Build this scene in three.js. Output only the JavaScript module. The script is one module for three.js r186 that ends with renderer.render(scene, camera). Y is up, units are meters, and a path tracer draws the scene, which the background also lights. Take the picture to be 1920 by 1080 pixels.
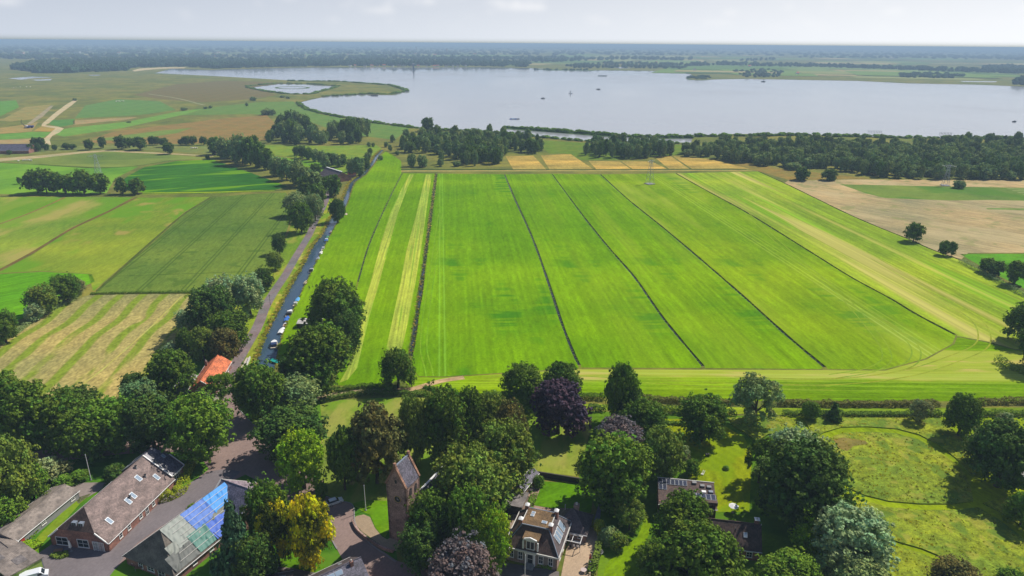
import * as THREE from 'three';
import { mergeGeometries } from 'three/addons/utils/BufferGeometryUtils.js';
import { MarchingCubes } from 'three/addons/objects/MarchingCubes.js';

// ---------- camera, sky, sun, exposure, haze ----------
const scene = new THREE.Scene();
const V3 = THREE.Vector3, F = 1280, EYE = 115;
const camera = new THREE.PerspectiveCamera(THREE.MathUtils.radToDeg(2 * Math.atan(540 / F)), 16 / 9, 1, 90000);
camera.position.set(0, EYE, 0);
camera.rotation.set(-Math.atan((540 - 81) / F), 0, THREE.MathUtils.degToRad(0.45), 'YXZ');
camera.updateMatrixWorld(true);
scene.add(camera);
const renderer = new THREE.WebGLRenderer({ antialias: true });
renderer.toneMapping = THREE.LinearToneMapping;
renderer.toneMappingExposure = 1.06;
renderer.shadowMap.enabled = true;

const SUN_AZ = THREE.MathUtils.degToRad(54), SUN_EL = THREE.MathUtils.degToRad(49);
const sunDir = new V3(Math.sin(SUN_AZ) * Math.cos(SUN_EL), Math.sin(SUN_EL), -Math.cos(SUN_AZ) * Math.cos(SUN_EL));
const sun = new THREE.DirectionalLight(new THREE.Color(1.0, 0.95, 0.87), 5);
sun.position.copy(sunDir).multiplyScalar(900);
sun.castShadow = true;
Object.assign(sun.shadow.camera, { left: -500, right: 500, top: 500, bottom: -500, near: 1, far: 3000 });
sun.shadow.mapSize.set(4096, 4096);
scene.add(sun, sun.target);
scene.fog = new THREE.FogExp2(new THREE.Color(0.56, 0.78, 1.0), 0.00016);

// ---------- seeded noise ----------
function rng(seed) { let a = seed | 0; return () => { a = (a + 0x6d2b79f5) | 0; let t = Math.imul(a ^ (a >>> 15), 1 | a); t = (t + Math.imul(t ^ (t >>> 7), 61 | t)) ^ t; return ((t ^ (t >>> 14)) >>> 0) / 4294967296; }; }
const LAT = new Float32Array(65536); { const r = rng(7); for (let i = 0; i < 65536; i++) LAT[i] = r(); }
function vn(x, y) {
  const ix = Math.floor(x), iy = Math.floor(y), fx = x - ix, fy = y - iy, sx = fx * fx * (3 - 2 * fx), sy = fy * fy * (3 - 2 * fy);
  const a = LAT[(ix & 255) + ((iy & 255) << 8)], b = LAT[((ix + 1) & 255) + ((iy & 255) << 8)], c = LAT[(ix & 255) + (((iy + 1) & 255) << 8)], d = LAT[((ix + 1) & 255) + (((iy + 1) & 255) << 8)];
  return a + (b - a) * sx + (c - a + (a - b - c + d) * sx) * sy;
}
function fbm(x, y, n = 4) { let s = 0, a = 0.5, t = 0; for (let i = 0; i < n; i++) { s += a * vn(x + i * 17.3, y + i * 9.1); t += a; a *= 0.5; x *= 2; y *= 2; } return s / t; }
const clamp = (x, a = 0, b = 1) => Math.min(b, Math.max(a, x)), mixv = (a, b, t) => a + (b - a) * t, sstep = (a, b, x) => { const t = clamp((x - a) / (b - a)); return t * t * (3 - 2 * t); };

// sky: pale hazy summer sky, brighter towards the sun, thin clouds
{
  const W = 1024, H = 512, d = new Float32Array(W * H * 4), v = new V3();
  for (let j = 0; j < H; j++) for (let i = 0; i < W; i++) {
    const el = ((j + 0.5) / H - 0.5) * Math.PI, az = ((i + 0.5) / W - 0.5) * 2 * Math.PI;
    v.set(Math.cos(az) * Math.cos(el), Math.sin(el), Math.sin(az) * Math.cos(el));
    const up = Math.max(0, v.y), t = 1 - Math.exp(-Math.pow(up / 0.24, 1.2)), cs = v.dot(sunDir), glow = Math.pow((cs + 1) / 2, 4.5), core = 0.5 * Math.pow(Math.max(0, cs), 40);
    let r = mixv(0.555, 0.055, t), g = mixv(0.615, 0.11, t), b = mixv(0.71, 0.255, t);
    const gw = glow * mixv(1.15, 0.05, t) + core * 0.9;
    r += gw * 0.82; g += gw * 0.74; b += gw * 0.60;
    if (up > 0.002) {
      const k = 1 / (up + 0.045), c = fbm(v.x * k * 0.9 + 40, v.z * k * 0.9 + 20, 5), c2 = fbm(v.x * k * 3.1 + 11, v.z * k * 3.1 + 70, 5);
      const m = sstep(0.53, 0.74, c * 0.55 + c2 * 0.45) * sstep(0.012, 0.05, up) * 0.7 * (1 - 0.85 * t);
      r = mixv(r, 0.93 + gw * 0.25, m); g = mixv(g, 0.93 + gw * 0.22, m); b = mixv(b, 0.94 + gw * 0.18, m);
    }
    if (v.y < 0) { const q = clamp(-v.y * 6); r = mixv(r, 0.10, q); g = mixv(g, 0.15, q); b = mixv(b, 0.06, q); }
    d.set([r, g, b, 1], (j * W + i) * 4);
  }
  const sky = new THREE.DataTexture(d, W, H, THREE.RGBAFormat, THREE.FloatType);
  sky.mapping = THREE.EquirectangularReflectionMapping; sky.magFilter = THREE.LinearFilter; sky.needsUpdate = true;
  scene.background = sky; scene.environment = sky;
}

// ---------- placing: a point of the ground (or of a level y) from where it shows in the photograph ----------
const CQ = camera.quaternion.clone(), CQi = CQ.clone().invert(), UPc = new V3(0, 1, 0).applyQuaternion(CQi);
function P(px, py, y = 0) { const d = new V3((px - 960) / F, -(py - 540) / F, -1).applyQuaternion(CQ), t = (y - EYE) / d.y; return new V3(d.x * t, y, d.z * t); }
const eyeSpace = (p) => p.clone().sub(camera.position).applyQuaternion(CQi);
const pxPerM = (p) => F / -eyeSpace(p).z;
function heightTo(base, py) { const v = eyeSpace(base), k = (540 - py) / F; return -(v.y + k * v.z) / (UPc.y + k * UPc.z); }
const PP = (list) => list.map(([x, y]) => P(x, y));

// ---------- scene helpers ----------
const taken = {};
function numbered(n) { const k = taken[n] = (taken[n] ?? -1) + 1; return k ? n + '_' + String(k).padStart(3, '0') : n; }
function put(o, name, label, category, group) { o.name = numbered(name); if (label) o.userData.label = label; if (category) o.userData.category = category; if (group) o.userData.group = group; scene.add(o); return o; }
function structure(o, name, label) { o.name = numbered(name); o.userData.kind = 'structure'; o.userData.label = label; scene.add(o); return o; }
function stuff(o, name, label, category) { o.name = numbered(name); o.userData.kind = 'stuff'; o.userData.label = label; o.userData.category = category; scene.add(o); return o; }
function part(name, geo, m, parent, label) { const o = new THREE.Mesh(geo, m); o.name = name; o.castShadow = o.receiveShadow = true; if (label) o.userData.label = label; parent.add(o); return o; }
function thing(name, label, category, at, turn = 0, group) { const g = new THREE.Group(); g.position.copy(at); g.rotation.y = turn; return put(g, name, label, category, group); }
const lin = (r, g, b) => new THREE.Color().setRGB(r, g, b);
const mat = (r, g, b, rough = 0.85, more = {}) => new THREE.MeshStandardMaterial({ color: lin(r, g, b), roughness: rough, ...more });
const S2L = (c) => { c /= 255; return c <= 0.04045 ? c / 12.92 : Math.pow((c + 0.055) / 1.055, 2.4); };

// ---------- textures ----------
function tex(w, h, fn, srgb = true) {
  const d = new Uint8Array(w * h * 4), c = [0, 0, 0];
  for (let y = 0; y < h; y++) for (let x = 0; x < w; x++) { fn(c, (x + 0.5) / w, (y + 0.5) / h); const o = (y * w + x) * 4; d[o] = clamp(c[0], 0, 255); d[o + 1] = clamp(c[1], 0, 255); d[o + 2] = clamp(c[2], 0, 255); d[o + 3] = 255; }
  const t = new THREE.DataTexture(d, w, h, THREE.RGBAFormat); t.wrapS = t.wrapT = THREE.RepeatWrapping; t.magFilter = THREE.LinearFilter; t.minFilter = THREE.LinearMipmapLinearFilter;
  if (srgb) t.colorSpace = THREE.SRGBColorSpace; t.needsUpdate = true; return t;
}
// tileable noise in [0,1]: u,v in 0..1, integer frequency
function tn(u, v, f, n = 4) { let s = 0, a = 0.5, t = 0; for (let i = 0; i < n; i++, f *= 2, a *= 0.5) { const x = u * f, y = v * f, ix = Math.floor(x), iy = Math.floor(y), fx = x - ix, fy = y - iy, sx = fx * fx * (3 - 2 * fx), sy = fy * fy * (3 - 2 * fy), X = (k) => ((k % f) + f) % f, L = (a2, b2) => LAT[((X(a2) + i * 31) & 255) + (((X(b2) + i * 57) & 255) << 8)]; const A = L(ix, iy), B = L(ix + 1, iy), C = L(ix, iy + 1), D = L(ix + 1, iy + 1); s += a * (A + (B - A) * sx + (C - A + (A - B - C + D) * sx) * sy); t += a; } return s / t; }
// a grey tile near 1 that any base colour is multiplied with
const grainTile = tex(512, 512, (c, u, v) => { const n = tn(u, v, 8, 6), m = tn(u, v, 64, 3), k = 150 + 95 * (n * 0.55 + m * 0.45); c[0] = k + 22 * (tn(v, u, 6, 4) - 0.5) * 2; c[1] = k; c[2] = k - 12; });
const paveTile = tex(512, 512, (c, u, v) => { const n = tn(u, v, 6, 5), m = tn(u, v, 128, 2), k = 165 + 75 * (n * 0.5 + m * 0.5); c[0] = k; c[1] = k * 0.985; c[2] = k * 0.97; });

// ---------- sheets of ground ----------
function sheetGeo(pts, y, holes = [], uvOf = (p) => [p.x / 40, p.z / 40]) {
  const flat = (l) => l.map((p) => new THREE.Vector2(p.x, -p.z)), c = flat(pts), rev = THREE.ShapeUtils.isClockWise(c);
  let cp = pts.slice(); if (rev) { c.reverse(); cp.reverse(); }
  const hp = holes.map((h) => { const f = flat(h), q = h.slice(); if (!THREE.ShapeUtils.isClockWise(f)) q.reverse(); return q; });
  const faces = THREE.ShapeUtils.triangulateShape(c, hp.map(flat)), all = [cp, ...hp].flat(), g = new THREE.BufferGeometry(), pos = [], uv = [];
  for (const p of all) { pos.push(p.x, y, p.z); uv.push(...uvOf(p)); }
  g.setAttribute('position', new THREE.Float32BufferAttribute(pos, 3)); g.setAttribute('uv', new THREE.Float32BufferAttribute(uv, 2)); g.setIndex(faces.flat()); g.computeVertexNormals();
  return g;
}
const mats = {};
function tiled(key, r, g, b, t = grainTile, rough = 0.95) { return mats[key] ??= new THREE.MeshPhysicalMaterial({ color: lin(S2L(r) * 1.55, S2L(g) * 1.55, S2L(b) * 1.55), map: t, roughness: rough, specularIntensity: 0.05 }); }
function sheet(name, label, pts, y, m, uvOf) { const o = new THREE.Mesh(sheetGeo(pts, y, [], uvOf), m); o.receiveShadow = true; return structure(o, name, label); }
const plain = (name, label, px, y, rgb) => sheet(name, label, Array.isArray(px[0]) ? PP(px) : px, y, tiled(rgb.join(), ...rgb));
// a field with its own texture: paint(c, along, across, lengths) changes the base colour c (sRGB) at a place in metres
function field(name, label, pts, [a, b], base, paint, { y = 0.03, res = 0.35, most = 1024, rough = 0.95 } = {}) {
  const poly = Array.isArray(pts[0]) ? PP(pts) : pts, A = P(...a), D = P(...b).sub(A).setY(0).normalize(), L = (p) => [(p.x - A.x) * D.x + (p.z - A.z) * D.z, -(p.x - A.x) * D.z + (p.z - A.z) * D.x];
  const q = poly.map(L), lo = [0, 1].map((k) => Math.min(...q.map((p) => p[k]))), hi = [0, 1].map((k) => Math.max(...q.map((p) => p[k]))), sz = [hi[0] - lo[0], hi[1] - lo[1]];
  const w = Math.round(clamp(sz[0] / res, 64, most)), h = Math.round(clamp(sz[1] / res, 64, most));
  const t = tex(w, h, (c, u, v) => {
    const s = lo[0] + u * sz[0], r = lo[1] + v * sz[1], n = fbm(s * 0.02 + 5, r * 0.02 + 9, 3) - 0.5, m = fbm(s * 0.22, r * 0.9 + 3, 3) - 0.5, f = vn(s * 1.7, r * 2.9) - 0.5, k = 1 + 0.30 * n + 0.20 * m + 0.16 * f;
    c[0] = base[0] * (k + n * 0.22); c[1] = base[1] * k; c[2] = base[2] * (k - n * 0.1); paint?.(c, s, r, sz, lo);
  });
  t.wrapS = t.wrapT = THREE.ClampToEdgeWrapping;
  const m = new THREE.MeshPhysicalMaterial({ map: t, roughness: rough, specularIntensity: 0, color: lin(0.95, 0.95, 0.95) });
  return sheet(name, label, poly, y, m, (p) => { const [s, r] = L(p); return [(s - lo[0]) / sz[0], (r - lo[1]) / sz[1]]; });
}
const tint = (c, rgb, t) => { for (let i = 0; i < 3; i++) c[i] += (rgb[i] - c[i]) * t; };
// a band along a polyline: points left and right of it
function band(line, wid) {
  const l = [], r = [];
  line.forEach((p, i) => { const a = line[Math.max(0, i - 1)], b = line[Math.min(line.length - 1, i + 1)], d = b.clone().sub(a).setY(0).normalize(), n = new V3(d.z, 0, -d.x), w = (Array.isArray(wid) ? wid[i] : wid) / 2; l.push(p.clone().addScaledVector(n, w)); r.push(p.clone().addScaledVector(n, -w)); });
  return { l, r, poly: [...l, ...r.slice().reverse()] };
}
function smooth(line, n = 6) { const c = new THREE.CatmullRomCurve3(line, false, 'centripetal'); return c.getPoints((line.length - 1) * n); }
function stripGeo(a, b, ya, yb) { // ribbon between two lines of equal length
  const pos = [], uv = [], idx = []; let s = 0;
  a.forEach((p, i) => { if (i) s += p.distanceTo(a[i - 1]); pos.push(p.x, ya, p.z, b[i].x, yb, b[i].z); uv.push(s / 10, 0, s / 10, Math.abs(yb - ya) / 10 + p.distanceTo(b[i]) / 10); if (i) { const k = i * 2; idx.push(k - 2, k - 1, k, k, k - 1, k + 1); } });
  const g = new THREE.BufferGeometry(); g.setAttribute('position', new THREE.Float32BufferAttribute(pos, 3)); g.setAttribute('uv', new THREE.Float32BufferAttribute(uv, 2)); g.setIndex(idx); g.computeVertexNormals(); return g;
}
// ---------- water bodies, ditches and the ground with its openings ----------
const lakePx = [[322, 128.5], [390, 131], [480, 128.5], [560, 126.5], [700, 126], [775, 126.5], [900, 126], [990, 127.5], [1060, 131], [1150, 132], [1240, 133], [1285, 136], [1300, 141], [1285, 146], [1300, 149.5], [1400, 147.5], [1500, 149.5], [1610, 151.5], [1700, 156], [1830, 158.5], [1920, 162], [2250, 176], [2500, 196], [2450, 262], [1920, 259], [1700, 258], [1500, 252], [1380, 251], [1300, 255], [1296, 267], [1180, 268], [1110, 265], [1080, 262], [950, 253], [915, 246], [830, 243], [790, 242], [745, 235], [690, 227.5], [620, 215], [575, 205.5], [557, 193], [585, 186], [620, 179], [690, 177], [735, 178], [766, 170], [735, 158.5], [640, 152], [540, 150.5], [420, 143.5], [290, 137]];
const lake = PP(lakePx);
const pondPx = [[462, 163], [490, 159], [520, 157], [575, 158], [634, 162], [600, 171], [575, 176], [535, 175], [495, 170]];
const pond = PP(pondPx);
const canalL = [[478, 688], [486, 660], [505, 615], [518, 590], [543, 541], [566, 502], [588, 460], [604, 440], [616, 415], [640, 381], [650, 355], [658, 341], [678, 326], [686, 316], [694, 306], [703, 292], [715, 281]];
const canalR = [[516, 692], [520, 660], [534, 615], [545, 590], [568, 541], [587, 502], [609, 460], [619, 440], [633, 415], [651, 381], [659, 355], [666, 341], [685, 327], [693, 317], [701, 307], [710, 292], [720, 281.5]];
const canal = { l: smooth(PP(canalL), 4), r: smooth(PP(canalR), 4) };
const canalPoly = [...canal.l, ...canal.r.slice().reverse()];
const ditchPx = {
  a: [[754, 325], [738, 356], [717, 400], [691, 461], [671, 528]],
  b: [[818, 325.5], [812, 370], [800, 460], [787, 555], [774, 640], [769, 668]],
  c: [[946, 327], [965, 372], [1000, 450], [1030, 535], [1055, 610], [1078, 668], [1086, 684]],
  d: [[1035, 326], [1066, 368], [1099, 412], [1149, 473], [1190, 520], [1245, 598], [1318, 686]],
  e: [[1126, 327], [1180, 376], [1240, 424], [1330, 500], [1399, 560], [1480, 633], [1546, 688]],
  f: [[1267, 325], [1330, 360], [1396, 396], [1516, 470], [1600, 522], [1670, 560], [1720, 590], [1790, 627]],
  g: [[1422, 321.5], [1470, 343], [1530, 372], [1594, 403], [1650, 427], [1700, 447], [1750, 469], [1800, 487]],
};
const ditchW = { a: 0.9, b: 2.2, c: 1.25, d: 1.15, e: 1.3, f: 1.35, g: 1.3 };
const ditch = {};
for (const k in ditchPx) ditch[k] = { mid: smooth(PP(ditchPx[k]), 5) };
for (const k in ditch) { const r = rng(k.charCodeAt(0) * 7); Object.assign(ditch[k], band(ditch[k].mid, ditch[k].mid.map(() => ditchW[k] * (0.8 + 0.4 * r())))); }

const groundTex = tex(1024, 1024, (c, u, v) => { const n = tn(u, v, 6, 5), m = tn(v, u, 24, 4), f = tn(u, v, 200, 2); c[0] = 78 + 62 * n + 40 * (m - 0.5) + 26 * (f - 0.5); c[1] = 112 + 36 * (m - 0.5) + 30 * (n - 0.5) + 26 * (f - 0.5); c[2] = 46 + 22 * (n - 0.5) + 14 * (f - 0.5); });
{
  const g = sheetGeo([new V3(-32000, 0, 400), new V3(32000, 0, 400), new V3(32000, 0, -36000), new V3(-32000, 0, -36000)], 0, [lake, pond, canalPoly, ...Object.values(ditch).map((d) => d.poly)], (p) => [p.x / 260, p.z / 260]);
  const o = new THREE.Mesh(g, new THREE.MeshPhysicalMaterial({ map: groundTex, roughness: 1, specularIntensity: 0.15 })); o.receiveShadow = true;
  structure(o, 'ground', 'flat green polder land reaching to the hazy horizon');
}
const waterBump = tex(512, 512, (c, u, v) => { c[0] = c[1] = c[2] = 255 * (tn(u, v, 8, 5) * 0.6 + tn(u, v * 1, 32, 3) * 0.4); }, false);
const windTex = tex(256, 256, (c, u, v) => { const k = 255 * clamp(0.15 + 1.1 * (tn(u, v, 4, 4) - 0.3)); c[0] = c[1] = c[2] = k; }, false); windTex.repeat.set(0.06, 0.03);
const lakeMat = new THREE.MeshPhysicalMaterial({ color: lin(0.38, 0.385, 0.40), roughness: 0.22, roughnessMap: windTex, ior: 1.45, bumpMap: waterBump, bumpScale: 0.02 });  // pale base colour stands in for part of the sky reflection and glitter
const canalMat = new THREE.MeshPhysicalMaterial({ color: lin(0.04, 0.075, 0.115), roughness: 0.04, ior: 1.333, bumpMap: waterBump, bumpScale: 0.02 });
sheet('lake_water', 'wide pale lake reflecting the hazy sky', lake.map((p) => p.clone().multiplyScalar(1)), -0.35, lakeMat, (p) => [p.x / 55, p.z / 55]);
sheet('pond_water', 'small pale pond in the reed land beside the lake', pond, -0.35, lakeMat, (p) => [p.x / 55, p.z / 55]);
sheet('canal_water', 'dark narrow canal lined with moored boats', canalPoly, -0.55, canalMat, (p) => [p.x / 12, p.z / 12]);
const ditchMat = new THREE.MeshPhysicalMaterial({ color: lin(0.02, 0.03, 0.028), roughness: 0.05, ior: 1.333 });
const bankMat = tiled('bank', 88, 98, 42), mudMat = tiled('mud', 52, 58, 30);
{
  const o = new THREE.Mesh(mergeGeometries([stripGeo(canal.l, canal.l, 0, -0.9), stripGeo(canal.r, canal.r, 0, -0.9)]), mudMat); structure(o, 'canal_bank', 'earth banks along both sides of the canal');
  const shore = (pts) => stripGeo([...pts, pts[0]], [...pts, pts[0]], 0, -0.6);
  structure(new THREE.Mesh(mergeGeometries([shore(lake), shore(pond)]), mudMat), 'lake_shore', 'low earth edge of the lake and the pond');
  for (const k in ditch) {
    const { l, r, mid, poly } = ditch[k], inL = l.map((p, i) => p.clone().lerp(mid[i], 0.55)), inR = r.map((p, i) => p.clone().lerp(mid[i], 0.55));
    structure(new THREE.Mesh(mergeGeometries([stripGeo(inL, l, -0.5, 0), stripGeo(r, inR, 0, -0.5)]), bankMat), 'ditch_bank', 'steep grassy sides of a field ditch');
    structure(new THREE.Mesh(stripGeo(l, r, -0.36, -0.36), ditchMat), 'ditch_water', 'narrow water at the bottom of a field ditch');
  }
}
// the long reed strip and the ring in the pond
const reedGreen = tiled('reed', 84, 108, 46);
plain('island', 'long narrow reed island off the lake shore', [[941, 237.5], [975, 239.5], [1010, 242], [1050, 244.5], [1090, 247.5], [1140, 251.5], [1185, 255], [1240, 257], [1299, 256.5], [1299, 259.5], [1240, 260], [1180, 257.5], [1130, 255.5], [1085, 252], [1040, 248.5], [1000, 245.5], [960, 242.5], [941, 240]], -0.1, [72, 98, 44]);
{ const c = P(548, 164), o = [], a = pxPerM(c); for (let i = 0; i < 40; i++) { const t = i / 40 * Math.PI * 2; o.push(P(548 + 33 * Math.cos(t), 164.3 + 2.3 * Math.sin(t))); } const inn = o.map((p) => p.clone().sub(c).multiplyScalar(0.82).add(c)); structure(new THREE.Mesh(sheetGeo(o, -0.1, [inn]), reedGreen), 'ring_island', 'ring of reeds lying in the small pond'); }
plain('island', 'flat wooded reed island near the far shore', [[995, 130], [1060, 129], [1120, 130.5], [1115, 132.5], [1030, 132]], -0.1, [95, 118, 80]);
plain('island', 'low reed bank before the far right shore', [[1285, 146], [1330, 143.5], [1345, 148], [1320, 150.5], [1292, 149.5]], -0.1, [85, 110, 75]);

// ---------- the striped polder fields in the middle ----------
const topY = 322.5, wheel = (c, s, r, at, gap, w, rgb, t) => { for (const q of [at, at + gap]) { const d = Math.abs(r - q); if (d < w) tint(c, rgb, t * (1 - d / w)); } };
const streak = (amp0, f = 0.9, amp = amp0 * 0.6) => (c, s, r) => { const k = 1 + amp * (vn(r * f + 31, s * 0.012) - 0.5) + amp * 0.6 * (vn(r * f * 3.1, s * 0.03 + 7) - 0.5); c[0] *= k; c[1] *= k; c[2] *= k; };
const dkStain = (c, s, r, amt) => { const m = sstep(0.56, 0.74, fbm(s * 0.014 + 3, r * 0.05 + 8, 4)) * sstep(0.42, 0.62, fbm(s * 0.3, r * 0.05, 3)); tint(c, [48, 112, 22], m * amt); };
const dry = (c, s, r, amt, seed) => tint(c, [156, 170, 64], amt * 0.8 * sstep(0.45, 0.78, fbm(s * 0.012 + seed, r * 0.08 + seed, 4)));
const dl = ditch, aft = (k, side) => dl[k][side];
const GREEN = [106, 147, 0];
// canal side strip, between the canal and the first ditch
const canalFieldR = [...aft('a', 'l')];
field('pasture', 'green pasture strip along the right bank of the canal', [...PP([[737, 291], [752, 302]]), ...(() => { const l = aft('a', 'r'), m = aft('a', 'l'); return (l[0].distanceTo(P(700, 325)) < m[0].distanceTo(P(700, 325)) ? l : m).map((p) => p.clone()); })(), ...PP([[664, 560], [648, 620], [630, 680], [612, 722], [570, 726], [530, 690], [521, 660], [535, 615], [546, 590], [569, 541], [588, 502], [610, 460], [620, 440], [634, 415], [653, 381], [661, 355], [668, 341], [688, 327], [696, 317], [704, 307], [713, 293], [723, 284]])], [[700, 330], [600, 600]], [107, 145, 0], (c, s, r) => { streak(0.16)(c, s, r); dkStain(c, s, r, 0.25); });
const near = (k, px) => { const q = P(...px), L = dl[k].l, R = dl[k].r; return L[0].distanceTo(q) < R[0].distanceTo(q) ? L : R; };
const rev = (a) => a.slice().reverse();
field('pasture', 'strip of grass with two pale mown swaths', [...near('a', [900, 325]), ...PP([[664, 560], [655, 600], [640, 680], [625, 722], [720, 727], [745, 712], [766, 690]]), ...rev(near('b', [700, 325]))], [[790, 330], [720, 660]], [109, 147, 0], (c, s, r) => { streak(0.18, 1.1)(c, s, r); });
{
  const sw = (name, label, px, seed) => field(name, label, px, [px[0], px[px.length >> 1]], [158, 172, 62], (c, s, r) => { const k = 1 + 0.28 * (vn(r * 1.9 + seed, s * 0.02) - 0.5); c[0] *= k; c[1] *= k; c[2] *= k; if (vn(r * 0.9, s * 0.02 + seed) > 0.72) tint(c, [118, 160, 40], 0.5); }, { y: 0.05 });
  sw('mown_swath', 'pale mown swath nearer the canal in the grass strip', [[768, 327], [776, 327], [764, 352], [746, 400], [731, 455], [711, 530], [694, 590], [679, 650], [670, 690], [652, 712], [636, 718], [652, 690], [668, 640], [680, 580], [697, 522], [714, 455], [733, 398], [752, 356]], 3);
  sw('mown_swath', 'pale mown swath beside the reed filled ditch', [[799, 327], [810, 327], [806, 350], [799, 400], [789, 470], [779, 530], [768, 590], [757, 640], [748, 674], [720, 678], [727, 640], [738, 590], [751, 530], [762, 470], [781, 400], [793, 350]], 9);
}
const strip = (label, ka, kb, pa, pb, bottom, base, paint) => field('pasture', label, [...near(ka, pa), ...PP(bottom), ...rev(near(kb, pb))], [ditchPx[ka][0], ditchPx[ka][ditchPx[ka].length - 1]], base, paint);
strip('widest vivid green pasture between the reed ditch and the next', 'b', 'c', [900, 325], [900, 325], [[772, 690], [785, 705], [830, 706], [1086, 690]], GREEN, (c, s, r, sz, lo) => { streak(0.2, 0.8)(c, s, r); dkStain(c, s, r, 0.6); wheel(c, s, r, -3.4 - 0.02 * s, -2.2, 0.5, [150, 205, 120], 0.5); });
strip('vivid green pasture second from the reed ditch', 'c', 'd', [1100, 327], [1000, 327], [[1090, 689], [1314, 690]], [107, 147, 0], (c, s, r) => { streak(0.2, 0.7)(c, s, r); dkStain(c, s, r, 0.5); dry(c, s, r, 0.18, 4); });
strip('vivid green pasture third from the reed ditch', 'd', 'e', [1100, 327], [1050, 327], [[1322, 690], [1540, 692]], [109, 147, 0], (c, s, r) => { streak(0.24, 0.7)(c, s, r); dkStain(c, s, r, 0.4); dry(c, s, r, 0.32, 14); });
strip('yellowish green pasture with curved wheel tracks', 'e', 'f', [1250, 327], [1200, 327], [[1552, 692], [1660, 693], [1735, 672], [1785, 645], [1792, 629]], [120, 150, 10], (c, s, r) => { streak(0.2, 0.5)(c, s, r); dry(c, s, r, 0.75, 24); dkStain(c, s, r, 0.35); wheel(c, s, r, -46, -2.6, 0.7, [190, 208, 130], 0.45); wheel(c, s, r, -52, -2.6, 0.7, [190, 208, 130], 0.3); });
field('pasture', 'dry yellow striped pasture along the stubble field', [...near('f', [1400, 325]), ...PP([[1795, 630], [1850, 640], [1905, 655], [1990, 640], [1990, 583], [1920, 548], [1860, 517]]), ...rev(near('g', [1350, 322]))], [[1267, 325], [1670, 560]], [138, 160, 40], (c, s, r) => { const k = fbm(r * 0.10 + 2, s * 0.004, 3), j = vn(r * 0.9, s * 0.006); tint(c, [180, 172, 92], 0.9 * sstep(0.42, 0.66, k)); tint(c, [118, 162, 26], 0.7 * sstep(0.55, 0.72, fbm(r * 0.12 + 40, s * 0.006 + 3, 3))); const q = 1 + 0.22 * (j - 0.5); c[0] *= q; c[1] *= q; c[2] *= q; });
// headland along the hedge
field('headland', 'mown headland of the pastures beside the long hedge', [[772, 692], [785, 707], [830, 708], [1086, 692.5], [1540, 694], [1660, 695], [1738, 674], [1790, 645], [1795, 632], [1850, 642], [1905, 657], [2050, 640], [2050, 752], [1920, 752], [1500, 753], [1380, 751], [1200, 747], [1085, 743], [950, 741], [900, 741], [850, 738], [815, 724], [790, 727], [770, 728], [757, 712]], [[1100, 720], [1500, 722]], [116, 148, 4], (c, s, r, sz, lo) => {
  const f = (r - lo[1]) / sz[1]; streak(0.3, 1.3)(c, s, r); const bandA = sstep(0.22, 0.27, f) * (1 - sstep(0.66, 0.76, f + 0.08 * (vn(s * 0.05, 3) - 0.5)));
  const x = s; tint(c, [172, 176, 76], bandA * (0.5 + 0.5 * fbm(s * 0.03, r * 0.6, 3)) * sstep(-40, 0, x)); tint(c, [186, 170, 96], 0.8 * sstep(0.6, 0.75, fbm(s * 0.04 + 8, r * 0.25, 3)) * bandA); for (let i = 0; i < 6; i++) { const d = Math.abs(f - 0.62 - i * 0.045 - 0.02 * Math.sin(s * 0.02 + i)); if (d < 0.012) tint(c, [170, 196, 96], 0.35 * (1 - d / 0.012)); }
}, { y: 0.025 });
// curved wheel tracks over the yellow pasture and along the reed ditch: thin flattened grass
function wheelTracks(label, px, gap, rgb, y) { const mid = smooth(PP(px), 8); for (const s of [-1, 1]) { const off = band(mid, gap)[s < 0 ? 'l' : 'r'], b = band(off, 0.55); sheet('wheel_track', label, b.poly, y, tiled('trk' + rgb, ...rgb)); } }
wheelTracks('pale wheel track curving at the end of the yellowish pasture', [[1400, 400], [1500, 490], [1600, 568], [1680, 618], [1715, 650], [1712, 678], [1680, 692], [1600, 704]], 3.2, [132, 158, 44], 0.06);
wheelTracks('short pale wheel track hooking over the headland', [[1585, 560], [1630, 612], [1660, 655], [1660, 678], [1630, 694], [1560, 706]], 3.2, [130, 158, 42], 0.065);
wheelTracks('pale wheel track beside the reed filled ditch', [[826, 400], [812, 500], [798, 600], [795, 660], [803, 690], [806, 706]], 2.6, [118, 160, 30], 0.06);
wheelTracks('faint wheel tracks sweeping from the headland to the dry pasture', [[1380, 712], [1560, 716], [1700, 700], [1790, 672], [1838, 650], [1846, 630], [1830, 600], [1760, 555], [1640, 485]], 4.5, [146, 160, 50], 0.07);
wheelTracks('pale wheel tracks fanning along the headland from the gate', [[905, 712], [980, 708], [1060, 708], [1200, 714], [1400, 724], [1560, 728]], 3.0, [138, 162, 44], 0.06);
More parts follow.
